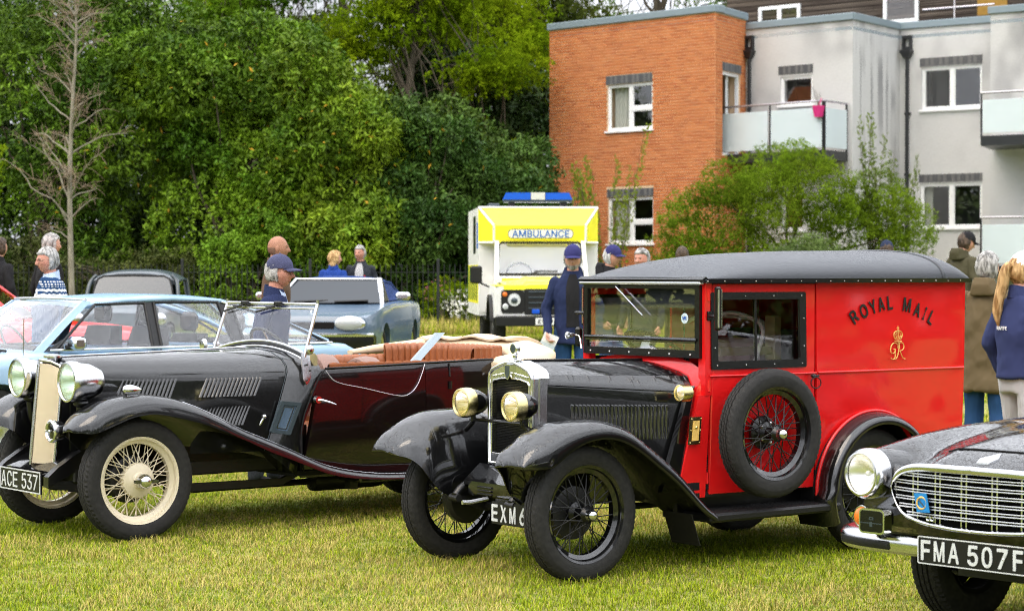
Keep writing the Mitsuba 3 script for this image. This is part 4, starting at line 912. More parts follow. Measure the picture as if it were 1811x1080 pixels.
# fittings
k = lamp(van, (.675, -.545, .92), .046, .075, 'brass', 'brass', name='side_lamp'); lamp(van, (.675, .545, .92), .046, .075, 'brass', 'brass', name='side_lamp')
van.add('lamp_bracket', cat(rod([.77, -.5, .915], [.725, -.545, .915], .008), rod([.77, .5, .915], [.725, .545, .915], .008)), 'black_satin', up=k)
pk2 = van.add('brass_plate', hull([[.752 + x + (z - .7) * .09, -.512 - e, z] for x in (0, .075) for z in (.645, .79) for e in (0, .012)]), 'brass', False, label='small brass plate on the red pillar')
van.add('knob', ball((.79, -.53, .735), .008), 'brass', up=pk2); van.add('inset', hull([[.768 + x + (z - .7) * .09, -.5245 - e, z] for x in (0, .045) for z in (.665, .77) for e in (0, .002)]), 'gold_print', False, up=pk2)
van.add('screw', cat(*[ball((.757 + x + (z - .7) * .09, -.525, z), .004, 1) for x in (0, .066) for z in (.655, .72, .78)]), 'brass', up=pk2)
for s in (-1, 1):
    mk = van.add('mirror', mv(cat(bx(-.010, .014, -.022, .022, -.115, .115, .01)), frame(.872 + .07 * (s > 0), s * (.605 if s < 0 else .60), -12 * s, 1.36)), 'black_satin', 40)
    van.add('mirror_glass', mv(bx(.0145, .017, -.018, .018, -.10, .10, .008), frame(.872 + .07 * (s > 0), s * .605, -12 * s, 1.36)), 'chrome', up=mk)
    van.add('mirror_edge', mv(rod([-.012, -.016, -.10], [-.012, -.016, .10], .005), frame(.872 + .07 * (s > 0), s * .605, -12 * s, 1.36)), 'chrome', up=mk)
    van.add('mirror_arm', cat(rod([.89, s * .51, 1.32], [.88, s * .60, 1.32], .009), bx(.88, .91, s * .51 - .015, s * .51 + .015, 1.295, 1.345, .004)), 'black_satin', up=mk)
van.add('horn', cat(lathe([(.022, 0), (.016, .012), (.008, .05), (.006, .07)], 16, (.80, .575, 1.195), (1, 0, 0)), tube(spline([[.86, .575, 1.195], [.87, .55, 1.185], [.86, .52, 1.12]], 4), .006)), 'chrome')
van.add('bulb_horn', bx(.86, .90, .55, .59, 1.13, 1.24, .012), 'black_satin')
hk_ = van.add('door_handle', cat(ball((1.60, -.585, .985), (.018, .012, .012)), rod([1.585, -.59, .985], [1.63, -.595, .985], .006)), 'black_satin')
van.add('ring', lathe([(.030 + .0035 * math.cos(a), .0035 * math.sin(a)) for a in np.linspace(0, 2 * np.pi, 9)], 28, (1.605, -.598, .948), (.35, 1, 0)), 'black_satin', up=hk_)
van.add('spare_carrier', cat(rod([1.2, -.55, .695], [1.2, -.72, .695], .03), lathe([(0, 0), (.09, 0), (.09, .02), (.05, .05), (0, .05)], 28, (1.2, -.59, .695), (0, -1, 0))), 'black_satin')
van.add('spare_nut', cat(*[ball((1.2 + .055 * math.cos(a), -.645, .695 + .055 * math.sin(a)), .010, 1) for a in np.arange(5) * 2 * np.pi / 5]), 'chrome_dull')
# cab interior
van.add('seat', cat(bx(1.35, 1.75, .04, .44, .55, .72, .05), mv(bx(-.06, .06, .04, .44, 0, .48, .04), frame(1.72, 0, 0, .7) @ np.array([[.97, 0, .24, 0], [0, 1, 0, 0], [-.24, 0, .97, 0], [0, 0, 0, 1]]))), 'leather_dull')
sw = van.add('steering_wheel', mv(lathe([(.19 + .011 * math.cos(a), .011 * math.sin(a)) for a in np.linspace(0, 2 * np.pi, 9)], 36), np.array([[.85, 0, .53, 1.18], [0, 1, 0, .24], [-.53, 0, .85, 1.12], [0, 0, 0, 1.0]])), 'rubber', True)
van.add('column', cat(rod([1.18, .24, 1.12], [.9, .24, .75], .015), *[rod([1.18, .24, 1.12], [1.18 + .19 * .85 * math.cos(a), .24 + .19 * math.sin(a), 1.12 - .19 * .53 * math.cos(a)], .007) for a in (.5, 2.6, 4.7)]), 'rubber', up=sw)
for q in (0, 1):
    van.add('tube_frame', tube(spline([[1.22 + .03 * q, -.12 + .2 * q, 1.30 - .03 * q], [1.42, -.12 + .2 * q, 1.325 - .02 * q], [1.60 + .2 * q, -.12 + .2 * q, 1.28], [1.66 + .2 * q, -.12 + .2 * q, 1.21], [1.60 + .17 * q, -.12 + .2 * q, 1.05], [1.5 + .17 * q, -.1 + .2 * q, .8]], 8), .012, 8), 'upvc', True)
van.add('wooden_frame', cat(bx(1.42, 1.86, -.03, .02, 1.08, 1.125), bx(1.82, 1.87, -.05, .03, .9, 1.30), bx(1.85, 1.88, -.48, .48, .9, .95)), 'wood', False)
van.add('cab_divider', cat(bx(1.98, 2.0, -.52, .52, .45, 1.22)), 'interior', False)
van.add('sun_visor', hull([[.90, y, z] for y in (-.43, .0) for z in (1.36, 1.47)] + [[.905, y, z] for y in (-.43, .0) for z in (1.36, 1.47)]), 'charcoal', False)
van.add('paper', hull([[.93 + q, y, z + .0] for y, z in ((.02, 1.09), (.12, 1.09), (.05, 1.20), (.0, 1.20)) for q in (0, .003)]), 'sticker', False)
# ---- the black tourer ----
TMx = frame(-2.525, 12.88, 38.5)
tou = Thing('open_tourer', 'black open vintage tourer with cream wire wheels and folded tan hood', 'car', TMx)
TW = wire_wheel(.352, .248, .132, 56, 'cream', 'cream', 'cream', .062)
TW.append(('hub_cap', pl(cat(lathe([(0, -.15), (.02, -.148), (.035, -.135), (.042, -.115), (.044, -.085), (.03, -.07), (0, -.07)], 28, ax=(0, 1, 0)), *[hull([[a * x, y, b * z] for x, z in ((.02, .012), (.02, -.012), (.078, .006), (.078, -.012)) for y in (-.135, -.12)]) for a, b in ((1, 1), (-1, -1))]), 'chrome', 40)))
TW.append(('hub_disc', pl(lathe([(0, -.06), (.06, -.06), (.098, -.04), (.105, -.02), (.09, -.005), (0, -.005)], 36, ax=(0, 1, 0)), 'cream', 35)))
MIR = np.diag([-1, -1, 1, 1.0])
for x, y in ((0, -.548), (2.78, -.56)):
    put_wheel(tou, TW, frame(x, y, 0, .347)); put_wheel(tou, TW, frame(x, -y, 0, .347) @ MIR)
ch = tou.add('chassis', cat(*[bx(-.3, 3.2, s * .33 - .03, s * .33 + .03, .33, .42, .01) for s in (-1, 1)], bx(.6, 3.2, -.33, .33, .335, .36)), 'dark_metal')
tou.add('axle', cat(bx(-.03, .03, -.5, .5, .28, .325, .01)), 'dark_metal', up=ch)
tou.add('axle', cat(rod([2.78, -.5, .347], [2.78, .5, .347], .04), ball((2.78, 0, .347), (.14, .13, .14))), 'dark_metal', up=ch)
for s in (-1, 1):
    tou.add('dumb_iron', loft([[[x, s * .33 + y, z + dz] for y, dz in ((-.03, -d), (.03, -d), (.03, d), (-.03, d))] for x, z, d in ((.15, .56, .06), (-.1, .52, .06), (-.28, .45, .05), (-.40, .385, .04), (-.46, .345, .03))]), 'black_satin', 40, up=ch)
    tou.add('spring', cat(*[tube(spline([[-.44 + .06 * L_, s * .33, .33 - .012 * L_], [0, s * .33, .30 - .012 * L_], [.45 - .06 * L_, s * .33, .34 - .012 * L_]], 8), .0055, 6, flat=5) for L_ in range(4)]), 'dark_metal', up=ch, kind='stuff')
tou.add('tie_bar', hull([[x, y, z] for x, z in ((.30, .235), (.30, .285), (1.13, .235), (1.13, .275)) for y in (-.36, -.33)]), 'dark_metal', False, up=ch)
tou.add('tie_bar', hull([[x, y, z] for x, z in ((1.12, .235), (1.12, .275), (1.28, .30), (1.28, .34)) for y in (-.36, -.33)]), 'dark_metal', False, up=ch)
tou.add('exhaust', cat(rod([.6, -.15, .22], [3.5, -.15, .22], .02), lathe([(0, 0), (.06, .02), (.065, .06), (.065, .5), (.06, .55), (0, .57)], 20, (1.45, -.15, .22), (1, 0, 0))), 'dark_metal', up=ch)
tou.add('hanger', bx(1.60, 1.66, -.40, -.34, .18, .30), 'dark_metal', up=ch)
tou.add('apron', cat(loft([[[x, y, z] for y in np.linspace(-.32, .32, 5)] + [[x, y, z - .02] for y in np.linspace(.32, -.32, 5)] for x, z in ((-.42, .40), (-.33, .44), (-.2, .50))])), 'black_plain', 40)
# wings
X_ = [-.425, -.41, -.38, -.33, -.23, -.11, -.02, .06, .2, .36, .51, .65, .83, .98, 1.12, 1.26, 1.44, 1.63, 1.82, 2.1]
T_ = [.655, .68, .71, .75, .80, .828, .834, .832, .81, .755, .685, .615, .545, .483, .42, .365, .322, .295, .283, .278]
O_ = [.645, .642, .640, .640, .672, .715, .73, .732, .705, .665, .61, .555, .475, .42, .365, .315, .28, .262, .255, .25]
I_ = [.64, .63, .62, .59, .50, .44, .44, .45, .45, .45, .45, .44, .43, .40, .36, .315, .28, .262, .255, .25]
sec = []
for i, (x, zt, zo, zi) in enumerate(zip(X_, T_, O_, I_)):
    f = min(1, .25 + i / 4); d = zt - zo
    yy = [-.69, -.688, -.675, -.645, -.60, -.55, -.49, -.44, -.40, -.375, -.362, -.355]
    zz = [zo, zo + d * .5, zt - d * .22, zt - d * .07, zt, zt + .002, zt, zt - .01, zt - .03 * f, zt - (zt - zi) * .3 * f - .01, zt - (zt - zi) * .65 * f - .012, zi]
    sec.append([[x, -.56 + (y + .56) * f, z] for y, z in zip(yy, zz)])
sec = np.array(sec); s2 = np.stack([np.stack([spline(sec[:, j, :], 3)[:, k] for k in range(3)], 1) for j in range(sec.shape[1])], 1)
for fl in (lambda m: m, flipy):
    w_ = tou.add('wing', fl(bent(s2)), 'black_plain', 50)
    tou.add('wing_trim', fl(tube(s2[25:, 3, :] + [0, 0, .004], .006, 6)), 'chrome', True, up=w_)
    tou.add('bolt', fl(cat(ball((-.02, -.690, .775), (.01, .006, .01), 1), ball((.95, -.688, .455), (.012, .006, .012), 1))), 'black_satin', up=w_)
    tou.add('wing_lamp', fl(cat(lathe([(0, 0), (.022, .008), (.032, .03), (.03, .06), (.018, .10), (0, .125)], 20, (-.10, -.58, .872), (1, 0, 0)), hull([[x, y, z] for x in (-.08, -.01) for y in (-.595, -.565) for z in (.828, .85)]))), 'chrome', 40, up=w_)
    a = np.radians(np.linspace(180, -12, 30)); fs = [[[2.78 + r * math.cos(q), y, .347 + r * math.sin(q)] for r, y in ((.45, -.38), (.452, -.5), (.45, -.58), (.44, -.65), (.42, -.69), (.40, -.70))] for q in a]
    tou.add('wing', fl(bent(fs)), 'black_plain', 50)
    tou.add('sill', fl(bx(1.5, 2.4, -.66, -.40, .245, .283, .012)), 'black_plain')
    tou.add('inner_panel', fl(hull([[x, -.36, z] for x, z in ((.05, .45), (1.3, .35), (1.3, .6), (.05, .62))] + [[x, -.345, z] for x, z in ((.05, .45), (1.3, .35), (1.3, .6), (.05, .62))])), 'black_satin', False)
# radiator: V fronted, cream slats
def vx(y, z): return -.385 + (z - .42) * .095 + abs(y) * .44
rk_ = tou.add('radiator_shell', loft([[[vx(y, z) + (.012 if k else .11), y, z] for y, z in ((-.155, .42), (-.160, .96), (-.14, 1.0), (-.08, 1.022), (0, 1.03), (.08, 1.022), (.14, 1.0), (.160, .96), (.155, .42))] for k in (1, 0)]), 'black_plain', 30)
for s in (-1, 1):
    for i in range(13):
        y = s * (.012 + i * .0111); zt = 1.012 - max(0, abs(y) - .06) * .35
        tou.add('slat', cat(hull([[vx(y, z) - e, y + s * d, z] for z in (.43, zt) for e, d in ((0, -.0045), (0, .0045), (.012, 0), (-.004, .0045), (-.004, -.0045))])), 'cream', False, up=rk_)
tou.add('surround', cat(*[tube([[vx(y, z) - .008, y, z] for y, z in [(s * .158, .42), (s * .163, .7), (s * .163, .96), (s * .142, 1.003), (s * .08, 1.026), (0, 1.034)]], .008, 8) for s in (-1, 1)], tube([[vx(0, z) - .012, 0, z] for z in (.42, .7, 1.03)], .007, 8)), 'chrome', True, up=rk_)
tou.add('filler_cap', cat(lathe([(0, 1.025), (.03, 1.028), (.034, 1.042), (.055, 1.046), (.055, 1.058), (.03, 1.066), (0, 1.068)], 28, (-.25, 0, 0))), 'chrome', 40)
tou.add('header', loft([[[-.385 + .61 * .095 + .02 + x, y * w, z] for y, z in ((-.16, .94), (-.155, .985), (-.09, 1.02), (0, 1.032), (.09, 1.02), (.155, .985), (.16, .94))] for x, w in ((.06, .99), (.16, 1.0))]), 'chrome', 40, up=rk_)
# bonnet and scuttle
def tsec(x, w, zs, zc, zb=.46):
    h = [(w * .97, zb), (w * .99, .62), (w, .75), (w, zs - .05), (w * .99, zs), (w * .95, zs + .035), (w * .84, zs + (zc - zs) * .58), (w * .6, zs + (zc - zs) * .84), (w * .3, zs + (zc - zs) * .96), (.01, zc), (0, zc + .003)]
    return [[x, -a, b] for a, b in h] + [[x, a, b] for a, b in h[-2::-1]]
def tb(f):
    R = np.array(tsec(-.22 + 1.26 * f, .168 + .292 * f + .03 * math.sin(f * 3.1), .940, 1.045 + .03 * f))
    R[:, 0] += np.clip((R[:, 2] - .80) * .32, -.14, .05) * f
    return R
bk = tou.add('bonnet', loft([tb(f) for f in np.linspace(0, 1, 9)]), 'black_plain', 28)
for s in (-1, 1):
    def onb(x, z):
        f = (x + .22) / 1.26; R = tb(np.clip(f, 0, 1)); return s * (abs(R[2][1]) + .001)
    for x0, x1, z0, z1, n in ((.03, .40, .795, .915, 14), (.53, .93, .80, .912, 15), (.53, .85, .625, .740, 13)):
        for i in range(n):
            x = x0 + (x1 - .06 - x0) * i / (n - 1)
            dx = .05
            lv = hull([[x + a + dx * k, onb(x, 0) + s * e, z0 + (z1 - z0) * k] for k in (0, 1) for a, e in ((-.008, 0), (.008, 0), (.006, .012), (-.002, .009))])
            tou.add('louvre', lv, 'black_plain', 40, up=bk)
    tou.add('side_hinge', tube([tb(f)[4] * [1, -s, 1] + [0, 0, 0] for f in (0.01, .5, .99)], .004, 6), 'black_satin', True, up=bk)
    tou.add('catch', cat(rod([.90, s * .43, .60], [.93, s * .45, .66], .009), ball((.935, s * .452, .67), .016, 1)), 'chrome', up=bk)
tou.add('hinge', tube([tb(f)[10] + [0, 0, .003] for f in (0.01, .5, .99)], .005, 6), 'chrome_dull', True, up=bk)
tou.add('bonnet_beading', tube([p * [1, 1.004, 1] + [.006, 0, .001] for p in tb(1)], .0026, 6), 'dark_slate', True, up=bk)
def cowl(f):
    R = tb(1) + [.012, 0, 0]; w = .466 + .072 * math.sin(f * math.pi / 2)
    R2 = np.array(tsec(1.30, w, .93, 1.085 - .02 * f, .30)); R2[:, 0] = R[:, 0] * (1 - f) + f * np.where(R[:, 2] > .9, 1.30, 1.30 - (.93 - np.clip(R[:, 2], .5, .93)) * .42)
    R2[:, 2] = R[:, 2] * (1 - f) + R2[:, 2] * f
    return R2
tou.add('scuttle', loft([cowl(f) for f in np.linspace(0, 1, 6)]), 'black_plain', 40)
for s in (-1, 1):
    vq = np.array([(1.02, .765), (1.145, .752), (1.075, .555), (.955, .575)]); pq = Polygon(vq).buffer(-.01).buffer(.01)
    yv = lambda x: s * (.505 + (x - 1.05) * .22)
    def onc(p, h, k=0):
        m = prism(p, h, (0, 0, 0), (1, 0, 0), (0, 0, 1), (0, s, 0)); v = np.asarray(m.vertices).copy(); v[:, 1] += s * (.497 + (v[:, 0] - 1.05) * .30 + k - .02 * np.clip(.7 - v[:, 2], 0, 1)); return tm(v, m.faces)
    vk = tou.add('vent', onc(pq.difference(pq.buffer(-.022)), .022, .004), 'dark_slate', 30, label='chrome framed scuttle vent')
    tou.add('vent_flap', onc(pq.buffer(-.021), .008, .004), 'steel_blue', 30, up=vk)
    tou.add('vent_rim', onc(pq.buffer(-.030).difference(pq.buffer(-.036)), .012, .004), 'chrome', 30, up=vk)
# body tub
def yb(x): return np.interp(x, [1.2, 1.5, 2.2, 2.7, 3.2, 3.6], [.53, .562, .585, .575, .50, .36])
def tub(x0, x1, zt0, n, th=.03):
    out = []
    for x in np.linspace(x0, x1, n):
        zt = np.interp(x, [1.15, 1.31, 2.6, 3.2, 3.6], [.95, .952, .98, .96, .80]); y = yb(x)
        out.append([[x, -y * a, z] for a, z in ((.93, .285), (.97, .40), (1.0, .58), (1.005, .75), (.995, .9), (.98, zt - .012), (.965, zt), (.94, zt), (.93, zt - .02), (.93, .6), (.90, .30))])
    return out
for fl in (lambda m: m, flipy):
    S = tub(1.17, 2.06, 0, 12); S[0] = [[1.165 + (p[2] - .285) * .19, p[1], p[2]] for p in S[0]]
    dk_ = tou.add('door', fl(loft(S)), 'black_red_reflection', 40)
    tou.add('side_panel', fl(loft(tub(2.064, 3.6, 0, 16))), 'black_red_reflection', 40)
    tou.add('door_gap', fl(cat(tube(spline([[1.312, -.548, .95], [1.26, -.556, .89], [1.20, -.556, .77], [1.155, -.548, .65], [1.14, -.545, .5], [1.17, -.53, .33]], 6), .0045, 6))), 'interior', True, up=dk_)
    tou.add('cutaway_bead', fl(tube(spline([[1.315, -.553, .945], [1.39, -.564, .872], [1.60, -.574, .825], [1.84, -.586, .772], [1.93, -.588, .782], [1.99, -.588, .835], [2.03, -.585, .91], [2.055, -.578, .965]], 6), .0026, 6)), 'steel', True, up=dk_)
    tou.add('top_trim', fl(tube([[x, -yb(x) * .972, np.interp(x, [1.15, 1.31, 2.6, 3.2, 3.6], [.95, .952, .98, .96, .80]) + .003] for x in np.linspace(1.33, 2.62, 14)], .007, 6)), 'black_satin', True, up=dk_)
    tou.add('handle', fl(cat(lathe([(0, -.60), (.022, -.60), (.024, -.57), (0, -.57)], 16, (1.235, 0, .768), (0, 1, 0)), tube([[1.235, -.60, .768], [1.25, -.622, .766], [1.30, -.625, .752], [1.345, -.622, .738]], [.009, .012, .011, .006], 10, flat=.7))), 'chrome', 40, up=dk_)
    tou.add('hinge', fl(cat(rod([2.25, -.592, .80], [2.25, -.592, .85], .01, 8), rod([2.25, -.586, .88], [2.25, -.578, .965], .005, 6))), 'black_satin', up=dk_)
tou.add('bulkhead', bx(1.16, 1.18, -.5, .5, .3, .98), 'interior'); tou.add('floor', bx(1.1, 3.3, -.52, .52, .30, .33), 'interior')
tou.add('dashboard', hull([[x, y, z] for x, z in ((1.29, .82), (1.29, 1.03), (1.27, 1.05), (1.25, .82)) for y in (-.50, .50)]), 'wood')
tou.add('tail', loft([[[x, y * w, z] for y, z in ((-1, .3), (-1, .8), (-.8, .95 - d), (0, 1.0 - d), (.8, .95 - d), (1, .8), (1, .3))] for x, w, d in ((3.2, .5, .0), (3.5, .42, .06), (3.62, .34, .2))]), 'black_plain', 40)
# trim and seats
def pleats(P, axis_len, z0, z1, n, depth, N):
    """pleated panel along the plan polyline P, bulging along N side"""
    P = np.asarray(P, float); L = np.concatenate([[0], np.cumsum(np.linalg.norm(np.diff(P, axis=0), axis=1))]); t_ = np.linspace(0, L[-1], n * 8 + 1)
    C = np.stack([np.interp(t_, L, P[:, k]) for k in (0, 1)], 1); T = unit(np.gradient(C, axis=0)); Nn = np.stack([-T[:, 1], T[:, 0]], 1) * N
    b = np.abs(np.sin(np.pi * t_ / L[-1] * n)) ** .6 * depth
    rows = []
    for k, (z, o) in enumerate(((z0, 0), (z0 * .6 + z1 * .4, .02), (z1 - .05, .02), (z1 - .012, .008), (z1, -.012), (z1 - .006, -.014), (z0, -.014))):
        q = C + Nn * (b * (1 if k < 4 else .5) + o)[:, None]
        rows.append(np.c_[q, np.full(len(q), z) + (b * .4 if 1 < k < 5 else 0)])
    return grid(rows)
for s in (1, -1): tou.add('trim_panel', pleats([(1.36, s * .515), (1.75, s * .53), (2.2, s * .535), (2.66, s * .52)], 0, .5, .985, 19, .012, -s), 'leather', True)
rb = [(2.50, .50), (2.66, .49), (2.80, .42), (2.88, .25), (2.90, 0), (2.88, -.25), (2.80, -.42), (2.66, -.49), (2.50, -.50)]
tou.add('rear_seat', pleats(rb, 0, .45, 1.055, 30, .016, 1 * -1), 'leather', True)
tou.add('cushion', bx(2.2, 2.9, -.48, .48, .42, .60, .06), 'leather')
for s in (-1, 1):
    a = np.linspace(0, np.pi, 25); fr = np.stack([.0 * a, -.235 * np.cos(a) * (np.abs(np.cos(a)) ** .15), .62 + .385 * np.abs(np.sin(a)) ** .55], 1)
    rows = []
    for k, (e, zz) in enumerate(((-.07, .985), (-.055, 1.0), (0, 1.012), (.055, 1.0), (.07, .985))):
        rows.append(fr * [1, (.94, .985, 1, .985, .94)[k], 1] * [1, 1, 1] + [e, 0, (zz - 1) * .6])
    m = loft(np.array(rows)); v = np.asarray(m.vertices).copy(); v[:, 0] += 1.72 + (v[:, 2] - .6) * .25; v[:, 1] += s * .25
    sk = tou.add('front_seat', tm(v, m.faces), 'leather_dull', 40)
    for q in np.linspace(-.17, .17, 9): tou.add('pleat', tube([[1.655 + (z - .6) * .25 - .006, s * .25 + q, z] for z in (.62, .8, .985 - abs(q) * .35)], .007, 6), 'leather_dull', True, up=sk)
    tou.add('cushion', bx(1.3, 1.7, s * .25 - .22, s * .25 + .22, .42, .58, .05), 'leather')
sw = tou.add('steering_wheel', mv(lathe([(.20 + .011 * math.cos(a), .011 * math.sin(a)) for a in np.linspace(0, 2 * np.pi, 9)], 40), np.array([[.62, 0, .78, 1.45], [0, 1, 0, .25], [-.78, 0, .62, 1.03], [0, 0, 0, 1.0]])), 'rubber', True)
tou.add('spokes', cat(rod([1.45, .25, 1.03], [1.15, .25, .78], .015), *[rod([1.45, .25, 1.03], [1.45 + .2 * .62 * math.cos(a), .25 + .2 * math.sin(a), 1.03 - .2 * .78 * math.cos(a)], .006) for a in (0.3, 1.9, 3.4, 5.0)]), 'chrome_dull', up=sw)
# folded hood: canvas bundle round the back
hp = spline([[2.28, .60, 1.00], [2.55, .615, 1.02], [2.82, .58, 1.03], [3.03, .48, 1.035], [3.13, .25, 1.03], [3.16, 0, 1.02], [3.13, -.25, 1.0], [3.04, -.46, .975], [2.88, -.57, .95], [2.70, -.60, .93], [2.60, -.60, .92]], 10)
tt_ = np.linspace(0, 1, len(hp)); hr_ = np.interp(tt_, [0, .08, .3, .5, .75, .93, 1], [.02, .040, .070, .09, .105, .085, .05])
T = unit(np.gradient(hp, axis=0)); Rg = []
for p, d, r_, u_ in zip(hp, T, hr_, tt_):
    n_ = np.array([-d[1], d[0], 0]); n_ /= np.linalg.norm(n_); w = np.linspace(0, 2 * np.pi, 28, endpoint=False)
    k = 1 + .10 * np.sin(3 * w + 9 * u_) * np.sin(w) + .07 * (meshkit.noise(np.stack([np.cos(w) * 2, np.sin(w) * 2, w * 0 + u_ * 14], -1), 3) - .5) * 2
    Rg.append(p + (np.cos(w) * 1.55 * r_ * k)[:, None] * n_ + (np.sin(w) * r_ * .80 * k)[:, None] * [0, 0, 1])
hk = tou.add('folded_hood', loft(Rg), 'canvas', 60)
fl_ = []
for f in np.linspace(0, 1, 24):
    i = int((.22 + .36 * f) * (len(hp) - 1)); p, d = hp[i], T[i]; n_ = np.array([-d[1], d[0], 0]); n_ /= np.linalg.norm(n_)
    fl_.append([p + n_ * a + [0, 0, hr_[i] * .85 + b + .012 * math.sin(f * 15)] for a, b in ((-.10, .0), (-.02, .012), (.08, .008), (.15, -.012), (.20, -.05), (.205, -.062), (.15, -.024), (.06, -.004), (-.02, 0), (-.10, -.012))])
tou.add('hood_flap', loft(fl_), 'canvas', 50, up=hk)
tou.add('stud', ball((2.585, -.635, .885), .016, 2), 'chrome_dull', up=hk)
tou.add('hood_stick', hull([[x, y + e, z] for x, y, z in ((1.98, -.50, .965), (2.05, -.50, .965), (2.475, -.22, 1.15), (2.405, -.22, 1.15)) for e in (-.012, .012)]), 'coping', False)
# windscreen
def wsx(z): return 1.165 + (z - 1.03) * .32
def arc_z(y): return 1.035 + .07 * (1 - (abs(y) / .54) ** 2)
fk = tou.add('windscreen', cat(*[tube([[wsx(z), s * (.545 - (z - 1.03) * .04), z] for z in (1.03, 1.2, 1.355)], .011, 8) for s in (-1, 1)], tube([[wsx(1.352), y, 1.352] for y in np.linspace(-.535, .535, 5)], .010, 8), tube([[wsx(1.325), y, 1.325] for y in np.linspace(-.53, .53, 5)], .007, 8), tube([[wsx(arc_z(y) + .012), y, arc_z(y) + .012] for y in np.linspace(-.54, .54, 17)], .011, 8)), 'chrome', True)
tou.add('rubber_strip', tube([[wsx(arc_z(y) - .004) - .002, y, arc_z(y) - .004] for y in np.linspace(-.535, .535, 17)], .007, 6), 'rubber', True, up=fk)
tou.add('lower_rail', tube([[wsx(arc_z(y) - .018), y, arc_z(y) - .02] for y in np.linspace(-.54, .54, 17)], .010, 8), 'chrome', True, up=fk)
ygr = np.linspace(-.535, .535, 17)
tou.add('glass', grid([[[wsx(arc_z(y) + .012), y, arc_z(y) + .012] for y in ygr], [[wsx(1.345), y, 1.345] for y in ygr]]), 'glass', False, up=fk)
tou.add('sticker', lathe([(0, 0), (.035, 0), (.035, -.002)], 24, (wsx(1.14) - .004, -.45, 1.135), (-1, 0, .3)), 'lens', up=fk)
for s in (-1, 1):
    tou.add('bracket', cat(hull([[x, s * y, z] for x, y, z in ((1.145, .535, 1.06), (1.20, .535, 1.06), (1.14, .555, .90), (1.185, .558, .88), (1.165, .56, .862), (1.20, .56, .93)) for y in (y, y + .012)]), ball((wsx(1.07) + .02, s * .56, 1.075), (.026, .018, .03))), 'chrome', 40, up=fk); tou.add('finial', rod([wsx(1.35), s * .535, 1.355], [wsx(1.35), s * .535, 1.378], .008), 'chrome', up=fk)
    tou.add('screw', cat(*[ball((x, s * .574, z), .007, 1) for x, z in ((1.165, .985), (1.165, .89), (1.19, .95))]), 'dark_metal', up=fk)
for y in (.30, -.10):
    tou.add('wiper', cat(bx(wsx(1.352) - .03, wsx(1.352) - .005, y - .05, y + .03, 1.335, 1.368, .008), rod([wsx(1.35) - .022, y, 1.35], [wsx(1.33) - .02, y + .10, 1.325], .004), rod([wsx(1.34) - .025, y - .01, 1.338], [wsx(1.30) - .022, y + .22, 1.297], .006), rod([wsx(1.35) - .02, y - .08, 1.345], [wsx(1.33) - .02, y + .12, 1.33], .004)), 'rubber', up=fk)
mk = tou.add('mirror', cat(lathe([(0, .012), (.03, .008), (.042, -.006), (.043, -.01), (0, -.01)], 24, (1.12, .60, 1.075), (-1, 0, 0)), rod([1.14, .60, 1.07], [1.17, .54, 1.0], .006)), 'chrome', 40)
# lamps, horn, plate
for s in (-1, 1):
    k = lamp(tou, (-.31, s * .325, .915), .122, .22, 'chrome', 'chrome', ribs=13, lens='lens_green')
    tou.add('mount', cat(ball((-.235, s * .325, .79), (.045, .05, .028)), tube(spline([[-.235, s * .325, .83], [-.235, s * .325, .74], [-.22, s * .325, .66], [-.17, s * .325, .58], [-.15, s * .33, .52]], 6), .026, 10)), 'black_satin', 40, up=k)
hk = tou.add('horn', cat(lathe([(0, .02), (.04, .018), (.056, .008), (.058, -.04), (.035, -.07), (0, -.075)], 28, (-.40, -.31, .635), (-1, 0, 0))), 'black_plain', 40)
tou.add('horn_ring', lathe([(.048, .016), (.056, .026), (.066, .020), (.068, .004), (.062, -.008), (.056, .004), (.048, .016)], 32, (-.40, -.31, .635), (-1, 0, 0)), 'chrome', 40, up=hk)
tou.add('horn_nut', cat(ball((-.425, -.31, .635), .010, 1), *[ball((-.423, -.31 + .052 * math.cos(a), .635 + .052 * math.sin(a)), .006, 1) for a in np.arange(6) * np.pi / 3]), 'chrome', up=hk)
tou.add('horn_bracket', rod([-.34, -.31, .63], [-.2, -.33, .56], .012), 'black_satin', up=hk)
pk = tou.add('number_plate', hull([[x - (z - .27) * .0, y, z] for x in (-.462, -.452) for y in (-.265, .265) for z in (.268, .398)]), 'print_black', False)
tou.add('plate_border', cat(*[bx(-.466, -.460, -.262, .262, z, z + .006) for z in (.269, .391)], *[bx(-.466, -.460, y, y + .006, .275, .391) for y in (-.262, .256)]), 'letter', False, up=pk)
for c, y in zip('ACE537', (.215, .138, .062, -.055, -.128, -.202)): tou.add('letter', text(c, .090, (-.4625, y, .288), (0, -1, 0), (0, 0, 1), .003, False, width=.058), 'letter', False, up=pk)
tou.add('plate_stay', cat(rod([-.45, -.2, .36], [-.36, -.33, .42], .01), rod([-.45, .2, .36], [-.36, .33, .42], .01)), 'black_satin', up=pk)
